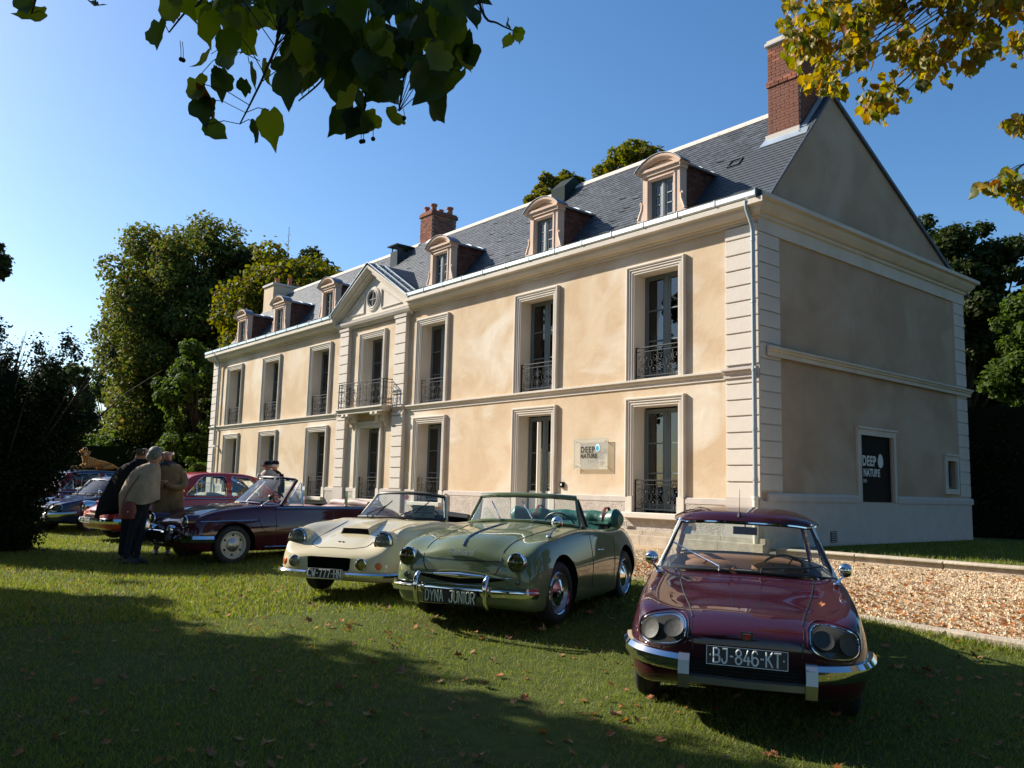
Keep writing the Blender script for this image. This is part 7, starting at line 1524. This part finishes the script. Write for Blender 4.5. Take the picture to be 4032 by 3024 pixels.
# two men near the house
G2 = 'two men in caps standing near the house'
for k, (dx, D, lab, jac, hr) in enumerate(((575, 20.5, 'man in cream jacket and navy cap looking down, behind the plum cabriolet', MT['creamjacket'], MT['greyhair']), (586, 21.6, 'white haired man in black jacket and cap, partly behind the man in cream', MT['blackcloth'], MT['whitehair']))):
    p = at(dx, 1100, D); e = empty('person', (p.x, p.y, lawn_z(p.x, p.y)+.02), YAW, lab, 'person', G2); f = (-.95, -.3, 0) if k == 0 else (-.5, .8, 0); hx = -.03 if k == 0 else .02
    hz = 1.56 if k == 0 else 1.58
    V = [(.0, 0, .92, .16, .12), (.02, 0, 1.12, .16, .12), (.02, 0, 1.34, .17, .12), (.0, 0, 1.46, .06)]; E = [(0, 1), (1, 2), (2, 3)]; head(V, E, 3, (hx, 0, hz), .105, f)
    for s in (-1, 1):
        i = len(V); V += [(.08*s, 0, .84, .09), (.09*s, 0, .46, .065), (.10*s, 0, .07, .045)]; E += [(0, i), (i, i+1), (i+1, i+2)]
    b = skin_mesh(V, E, 'body', MT['denim'], e, 0, 2, [MT['denim'], sk2])
    for q in b.data.polygons: q.material_index = 1 if q.center.z > 1.43 else 0
    drape(e, 'jacket', [(.0, 0, 1.47, .09, .09), (.01, 0, 1.40, .18, .14), (.02, 0, 1.25, .22, .16), (.02, 0, 1.0, .22, .16), (.02, 0, .80, .23, .17)], jac, fold=.03, kf=6)
    for s in (-1, 1): MB().tube(crom([(.19*s, 0, 1.36), (.25*s, -.02, 1.15), (.20*s-.05, -.12, .98)] if k == 0 else [(.19*s, 0, 1.36), (.25*s, .0, 1.12), (.25*s, .05, .9)], 8), [.07, .07, .065, .06, .055, .05, .048, .045], 10).build('sleeve', jac, e, smooth=True); hand(e, (.20*s-.06, -.14, .97) if k == 0 else (.25*s, .05, .88), (-.4, -.4, -.3) if k == 0 else (0, 0, -1), sk2, .5, s)
    face_bits(e, (hx, 0, hz), .095, f, sk2); hair_cap(e, (hx, 0, hz), .105, f, hr, 1.0, top=False)
    fv = Vector(f).normalized(); c = Vector((hx, 0, hz+.035)); m = MB(); m.lathe([(.112, 0), (.112, .04), (.095, .085), (.05, .105), (0, .11)], c, (0, 0, 1), 18); m.build('cap', MT['navycap'], e, smooth=True)
    sd = Vector((0, 0, 1)).cross(fv); m = MB(); m.grid([[tuple(c+fv*.09+sd*.075*t) for t in (-1, -.5, 0, .5, 1)], [tuple(c+fv*(.19-.05*t*t)+sd*.07*t-Vector((0, 0, .025))) for t in (-1, -.5, 0, .5, 1)]]); m.grid([[tuple(c+fv*.09+sd*.075*t-Vector((0, 0, .01))) for t in (-1, -.5, 0, .5, 1)], [tuple(c+fv*(.19-.05*t*t)+sd*.07*t-Vector((0, 0, .035))) for t in (-1, -.5, 0, .5, 1)]]); m.build('cap_peak', MT['navycap'], e, fixn=False)
    for s in (-1, 1): foot(e, .10*s, 0, 0, f, MT['shoe'])
# plush tiger on the roof (local +x towards the bonnet)
m, t, b = newmat('tiger_plush'); N = t.nodes; L = t.links; tc = N.new('ShaderNodeTexCoord'); wv = N.new('ShaderNodeTexWave'); wv.inputs['Scale'].default_value = 5.5; wv.inputs['Distortion'].default_value = 5; wv.inputs['Detail'].default_value = 2; L.new(tc.outputs['Object'], wv.inputs['Vector'])
cr = N.new('ShaderNodeValToRGB'); cr.color_ramp.elements[0].position = .06; cr.color_ramp.elements[0].color = (.02, .012, .008, 1); cr.color_ramp.elements[1].position = .20; cr.color_ramp.elements[1].color = (.46, .24, .055, 1); L.new(wv.outputs[0], cr.inputs[0]); L.new(cr.outputs[0], b.inputs['Base Color']); b.inputs['Roughness'].default_value = .95
n_ = N.new('ShaderNodeTexNoise'); n_.inputs['Scale'].default_value = 60; bp = N.new('ShaderNodeBump'); bp.inputs['Strength'].default_value = .6; bp.inputs['Distance'].default_value = .02; L.new(tc.outputs['Object'], n_.inputs['Vector']); L.new(n_.outputs[0], bp.inputs['Height']); L.new(bp.outputs[0], b.inputs['Normal']); MT['tiger'] = m
a_ = R(TYAW); lx, ly = -1.85, .15; tg = empty('plush_tiger', (TX+math.cos(a_)*lx-math.sin(a_)*ly, TY+math.sin(a_)*lx+math.cos(a_)*ly, -.25+1.50), a_, 'large plush tiger lying on the navy roof, head raised', 'toy')
V = [(-.42, 0, .13, .11, .12), (-.22, 0, .15, .10, .11), (.0, 0, .17, .10, .11), (.16, 0, .20, .11, .12), (.26, 0, .32, .085), (.30, 0, .40, .07)]; E = chain(V, 0, 6)
for s in (-1, 1):
    i = len(V); V += [(.22, s*.11, .10, .06), (.40, s*.12, .05, .045), (.58, s*.11, .045, .045), (.66, s*.11, .045, .05)]; E += [(3, i), (i, i+1), (i+1, i+2), (i+2, i+3)]
    i = len(V); V += [(-.42, s*.14, .09, .08), (-.24, s*.19, .06, .05), (-.14, s*.20, .04, .04)]; E += [(0, i), (i, i+1), (i+1, i+2)]
i = len(V); V += [(-.56, .02, .09, .035), (-.68, .06, .04, .028), (-.82, .05, .035, .024), (-.94, .0, .03, .02)]; E += [(0, i), (i, i+1), (i+1, i+2), (i+2, i+3)]
skin_mesh(V, E, 'body', MT['tiger'], tg, 2, 2)
V = [(.30, 0, .44, .115, .11), (.33, .0, .475, .10), (.42, .0, .435, .055, .06), (.27, 0, .42, .10)]; hd = skin_mesh(V, [(0, 1), (1, 2), (0, 3)], 'head', MT['tiger'], tg, 0, 2)
cream_pl = mat('cream_plush', (.55, .45, .30), .95, bump=(60, .5, .01)); MB().sphere((.435, 0, .415), .052, 12, (1, 1.1, .8)).build('muzzle', cream_pl, tg, smooth=True); MB().sphere((.485, 0, .43), .016, 8).build('nose', MT['seal'], tg, smooth=True)
for s in (-1, 1):
    MB().sphere((.27, s*.085, .55), .036, 10, (.5, 1, 1)).build('ear', MT['tiger'], tg, smooth=True); MB().sphere((.405, s*.045, .475), .013, 8).build('eye', MT['seal'], tg, smooth=True); MB().sphere((.29, s*.10, .41), .05, 10, (1, .6, 1)).build('cheek_ruff', cream_pl, tg, smooth=True); MB().sphere((.67, s*.11, .045), .052, 10, (1.1, 1, .8)).build('paw', cream_pl, tg, smooth=True)
# ------------------------------------------------------------------ near foliage
def lime_leaf(seed):
    g = random.Random(seed); n = 22; pts = []
    for k in range(n):
        a = 2*PI*k/n+PI/2; r = 0.52+0.075*g.uniform(-1, 1)*(1 if k % 2 else .4)
        x = r*math.cos(a)*(1.0); y = r*math.sin(a)
        if k == n//2: y -= .28; x = 0
        elif k in (n//2-1, n//2+1): y -= .08; x *= .8
        if k == 0: y -= .14
        pts.append((x*.92, y))
    c1_, c2_ = g.uniform(.1, .9), g.uniform(-.6, .6)
    z = lambda x, y: c1_*abs(x)*.5-c2_*y*y*.8+.04*math.sin(9*x+7*y)
    v = [(0, y_, z(0, y_)-.02) for y_ in (.3, 0, -.35)]+[(x, y, z(x, y)) for x, y in pts]; f = []
    for k in range(n):
        a = k+3; b = (k+1) % n+3; ym = (pts[k][1]+pts[(k+1) % n][1])/2; c = 0 if ym > .15 else 2 if ym < -.2 else 1; f.append((c, a, b))
    for k in range(n):
        y0 = pts[k-1][1]+pts[k][1]; y1 = pts[k][1]+pts[(k+1) % n][1]; q = lambda yy: 0 if yy/2 > .15 else 2 if yy/2 < -.2 else 1
        if q(y0) != q(y1): f.append((q(y0), k+3, q(y1)))
    return v, f
LL = {}
def near_leafmats():
    def one(nm, c, tr):
        m = leafmat(nm, [tuple(v*.85 for v in c), c], tr, .45, .35); return m
    return [one('lime_leaf_deep_green', (.040, .066, .014), .45), one('lime_leaf_green', (.085, .13, .018), .55), one('lime_leaf_yellow_green', (.20, .24, .03), .6), one('lime_leaf_rust', (.20, .06, .02), .45)]
NLM = near_leafmats(); NEAR = []
for mi_, mm in enumerate(NLM):
    row = []
    for sd in range(3):
        v, f = lime_leaf(sd+5*mi_); m = MB(); m.add(v, f); row.append(m.mesh('leaf', mm, True, 60, True))
    NEAR.append(row)
def orient(tip, nrm):
    y = -Vector(tip).normalized(); n = Vector(nrm); n = (n-y*n.dot(y)).normalized(); x = y.cross(n); return Matrix((x, y, n)).transposed().to_4x4()
lime = empty('lime_tree', (8.6, -18.6, lawn_z(8.6, -18.6)), label='lime tree whose big dark leaves hang into the top left of the picture', cat='tree'); LO = Vector(lime.location)
tw = MB(); T_ = [[(620, -150, 2.6), (604, 60, 2.35), (575, 150, 2.3), (545, 215, 2.28), (518, 268, 2.25)], [(760, -150, 2.7), (740, 60, 2.5), (705, 160, 2.4), (645, 218, 2.35)], [(800, -150, 2.8), (806, 100, 2.5), (790, 200, 2.4), (786, 262, 2.4)], [(880, -150, 2.8), (893, 80, 2.5), (872, 170, 2.45), (862, 240, 2.4)],
      [(1000, -150, 2.9), (990, 40, 2.6), (960, 120, 2.5), (938, 205, 2.45)], [(1000, -150, 2.9), (1040, 20, 2.6), (1075, 50, 2.6), (1118, 70, 2.6)], [(480, -150, 2.6), (440, -10, 2.4), (402, 25, 2.35), (365, 70, 2.3)], [(100, -150, 2.4), (80, -20, 2.3), (68, 30, 2.3)], [(200, -150, 2.4), (205, -40, 2.3), (206, 10, 2.3)], [(680, -150, 2.7), (660, 20, 2.5), (640, 110, 2.4)], [(560, -150, 2.6), (520, 20, 2.4), (490, 110, 2.35)]]
twp = []
for q in T_:
    P = [at(*p)-LO for p in q]; C = crom([tuple(p) for p in P], 16); twp.append(C); tw.tube([Vector(c) for c in C], [.0055-.0035*k/15 for k in range(16)], 5)
hub = Vector((8.3, -15.2, 5.2))-LO
for C in twp: tw.tube([hub, (hub+Vector(C[0]))/2+Vector((0, 0, .2)), Vector(C[0])], [.012, .009, .006], 5)
tw.build('twigs', MT['bark'], lime, smooth=True)
tr = MB(); tr.tube([(0, 0, -.2), (0, .1, 1.6), (.0, .5, 3.2), (-.1, 1.5, 4.8), tuple(hub)], [.34, .28, .24, .15, .05], 10); tr.build('trunk', MT['bark'], lime, smooth=True)
Cc, Rc = crown_clumps(60, 3.0, 3.0, 2.4, 301, (.2, .34)); Cc += np.array([.9, .2, 8.4]); o = link('crown', foliage(Cc, Rc, 24000, .11, NLM[1], 'crown'), lime); o['kind'] = 'stuff'
lb = [(330, 40), (420, 60), (440, 150), (425, 245), (470, 285), (520, 250), (560, 275), (610, 215), (650, 225), (700, 185), (735, 262), (780, 262), (800, 235), (850, 262), (880, 200), (930, 235), (975, 190), (1010, 175), (1000, 110), (1035, 60), (1050, -20)]
def lower(x):
    for (a, b), (c, d) in zip(lb, lb[1:]):
        if a <= x <= c: return b+(d-b)*(x-a)/max(1, c-a)
    return 0
cnt = 0; g = random.Random(12); spots = []
while len(spots) < 250:
    x = g.uniform(430, 1040); y = g.uniform(-60, 290); lim = lower(x)
    if y > lim-28: continue
    if 985 < x and y > 60: continue
    if x < 600 and y > 60 and g.random() > .30: continue
    if y > 165 and g.random() > .42: continue
    spots.append((x, y, 2.15+g.random()*.8))
spots += [(345, 70, 2.3), (372, 20, 2.3), (395, -8, 2.3), (60, 5, 2.3), (75, 35, 2.3), (208, 12, 2.3), (1005, 95, 2.5), (1000, 130, 2.5), (1020, 118, 2.5), (985, 60, 2.5), (465, 282, 2.3), (440, 235, 2.3), (585, 268, 2.3), (555, 280, 2.25), (1095, 52, 2.6), (1120, 72, 2.6), (1100, 88, 2.6), (955, 180, 2.5), (985, 175, 2.5), (940, 225, 2.45), (915, 205, 2.5), (770, 268, 2.4), (745, 255, 2.4), (800, 262, 2.4), (850, 255, 2.4), (430, 190, 2.3), (450, 210, 2.3), (478, 160, 2.3), (445, 130, 2.3), (640, 170, 2.4)]
for k_ in range(90):
    C = twp[g.randrange(len(twp))]; u_ = g.random(); p_ = hub.lerp(Vector(C[0]), u_)+Vector((g.uniform(-.18, .18), g.uniform(-.18, .18), g.uniform(-.12, .15)))
    s_q = g.uniform(.06, .09); M_ = orient((g.uniform(-.6, .6), g.uniform(-.6, .6), -1), (g.uniform(-1, 1), g.uniform(-1, 1), g.uniform(0, 1))); M_.translation = p_; dv_ = p_+LO-CAM
    if dv_.dot(UPV)/max(.05, dv_.dot(FWD)) < .52: continue
    o = link('leaf', NEAR[g.randrange(2)][g.randrange(3)], lime); o.matrix_local = M_ @ Matrix.Diagonal((s_q, s_q, s_q, 1))
pet = MB()
for i, (x, y, D) in enumerate(spots):
    p = at(x, y, D)-LO; best = min((Vector(c) for C in twp for c in C), key=lambda c: (c-p).length)
    small = x > 1080; mi_ = 0 if g.random() < (.62 if x > 600 else .25) else (1 if g.random() < .6 else 2)
    if x < 420: mi_ = 2 if g.random() < .6 else 1  # backlit look put into colour: left leaves yellow-green, others mostly deeper green
    if g.random() < .04: mi_ = 3
    s = (g.uniform(.054, .086)*(1.10 if x > 620 else 1) if not small else .04); tip = Vector((g.uniform(-.7, .7), g.uniform(-.7, .7), -1+g.uniform(-.2, .7))); nrm = -FWD+Vector((g.uniform(-.9, .9), g.uniform(-.9, .9), g.uniform(-.3, 1.0)))
    M_ = orient(tip, nrm); M_.translation = p; o = link('leaf', NEAR[mi_][g.randrange(3)], lime); o.matrix_local = M_ @ Matrix.Diagonal((s, s*1.08, s, 1))
    top = p-tip.normalized()*s*.45
    if (best-top).length < .35: pet.tube([best, (best+top)/2+Vector((0, 0, .01)), top], .0013, 4)
pet.build('leaf_stalks', MT['bark'], lime)['kind'] = 'stuff'
for (x, y, y0) in ((391, 128, 88), (785, 305, 275), (806, 300, 270), (873, 255, 235), (780, 306, 276), (396, 130, 90)):
    a = at(x-2, y0, 2.32)-LO; b_ = at(x, y, 2.32)-LO; q = empty('seed_cluster', a, parent=lime); MB().tube([(0, 0, 0), (b_-a)*.5+Vector((.003, 0, 0)), b_-a], .0010, 4).build('stem', MT['bark'], q); MB().sphere(b_-a, .0065, 10).build('seed', MT['bark'], q, smooth=True)
# yellowing lime at the top right
yel = empty('lime_tree', (14.6, -4.2, -.5), label='yellowing lime tree whose branches reach in at the top right', cat='tree'); YO = Vector(yel.location)
YM = leafmat('yellowing_leaves', [(.26, .19, .018), (.12, .14, .018), (.40, .29, .035), (.06, .08, .013), (.20, .16, .02), (.26, .12, .025), (.09, .12, .018)], .45, .5, .3)
cl = []; g = random.Random(31)
outline = [(1700, 60), (1715, 130), (1735, 185), (1780, 200), (1810, 205), (1835, 165), (1860, 150), (1875, 250), (1900, 262), (1935, 235), (1970, 190), (2010, 190), (2060, 170), (2105, 150), (2130, 110), (2212, 120), (2300, 120)]
def ylow(x):
    for (a, b), (c, d) in zip(outline, outline[1:]):
        if a <= x <= c: return b+(d-b)*(x-a)/(c-a)
    return 0
while len(cl) < 150:
    x = g.uniform(1700, 2330); y = g.uniform(-140, 262)
    if y > ylow(x)-14: continue
    if g.random() < .15 and y > 30 and x > 1850: continue
    cl.append((x, y, g.uniform(7.2, 9.6), g.uniform(14, 30)))
cl += [(x, ylow(x)-12, g.uniform(7.2, 8.5), 16) for x in (1712, 1722, 1745, 1765, 1795, 1812, 1880, 1900, 1925, 1950, 2000, 2040, 2090, 2110, 1705, 1700)]
cl += [(2180, 275, 7.5, 14), (2205, 265, 7.5, 16), (2215, 285, 7.5, 14), (2120, 408, 7, 12), (2105, 408, 7, 8), (2150, 400, 7, 14), (2175, 385, 7, 15), (2200, 400, 7, 18), (2190, 430, 7, 16), (2210, 445, 7, 16), (2165, 412, 7, 12)]
W_ = np.array([c[3]**2 for c in cl]); idx = NP.choice(len(cl), 4600, p=W_/W_.sum()); limbs = MB(); hub2 = at(2330, -120, 9.2)-YO
for k, c in enumerate(cl):
    if c[1] >= 262: e_ = at(*c[:3])-YO; s0_ = at(2290, c[1]-70, c[2]+.3)-YO; limbs.tube([s0_, (s0_+e_)/2+Vector((0, 0, .06)), e_], [.006, .004, .002], 5)
    elif k % 2 == 0: e_ = at(*c[:3])-YO; limbs.tube([(hub2 if c[1] < 262 else at(2350, 300, 8.6)-YO)+Vector((g.uniform(-.8, .8), g.uniform(-.5, .5), g.uniform(-.2, .8))), ((hub2 if c[1] < 262 else at(2350, 300, 8.6)-YO)+e_)/2+Vector((g.uniform(-.3, .3), g.uniform(-.3, .3), .35)), e_*.8+(hub2 if c[1] < 262 else at(2350, 300, 8.6)-YO)*.2+Vector((0, 0, .06)), e_], [.020, .012, .006, .002], 5)
limbs.build('twigs', MT['bark'], yel, smooth=True); MB().tube([(0, 0, 0), (-.1, .1, 2.5), (-.6, 0, 5), tuple(hub2)], [.3, .24, .16, .06], 10).build('trunk', MT['bark'], yel, smooth=True)
ym = []
for sd in range(4): v, f = lime_leaf(40+sd); m = MB(); m.add(v, f); ym.append((np.array(v), f))
YMs = [leafmat('yellow_leaf_%s' % 'abcdef'[k], [tuple(x*.8 for x in c), c], .45, .5, .3) for k, c in enumerate([(.42, .28, .03), (.20, .19, .022), (.10, .12, .016), (.32, .12, .025), (.06, .085, .012), (.30, .22, .025)])]
ymesh = [[MB().add(list(map(tuple, ym[k % 4][0])), ym[k % 4][1]).mesh('leaf', mm, True, 60) for k in range(2)] for mm in YMs]
recs = []
for i in idx:
    c = cl[i]; p = at(c[0]+g.gauss(0, .55)*c[3], c[1]+g.gauss(0, .55)*c[3], c[2]+g.uniform(-.25, .25))-YO; recs.append(((p+YO-CAM).length, p))
recs.sort(key=lambda t: t[0]); VV = []; FF = []
for k, (d_, p) in enumerate(recs):
    s = g.uniform(.060, .098); tip = Vector((g.uniform(-1, 1), g.uniform(-1, 1), -1.0)); nrm = Vector((g.uniform(-1, 1), g.uniform(-1, 1), g.uniform(-.6, 1.0))); M_ = orient(tip, nrm); M_.translation = p; M_ = M_ @ Matrix.Diagonal((s, s, s, 1))
    if k < 290: o = link('leaf', ymesh[g.choices(range(6), (4, 4, 4, 1, 3, 2))[0]][g.randrange(2)], yel); o.matrix_local = M_
    else:
        v, f = ym[k % 4]; v3 = (np.array(M_.to_3x3()) @ v.T).T+np.array(p); n0 = len(VV)*len(v); VV.append(v3); FF += [tuple(a+n0 for a in q) for q in f]
me = bpy.data.meshes.new('leaves'); me.from_pydata(np.concatenate(VV).tolist(), [], FF); me.materials.append(YM); o = link('leaves', me, yel); o['kind'] = 'stuff'
Cc, Rc = crown_clumps(50, 3.0, 3.0, 2.6, 331, (.2, .34)); Cc += np.array([1.4, .6, 7.5]); o = link('crown', foliage(Cc, Rc, 16000, .12, YM, 'crown'), yel); o['kind'] = 'stuff'
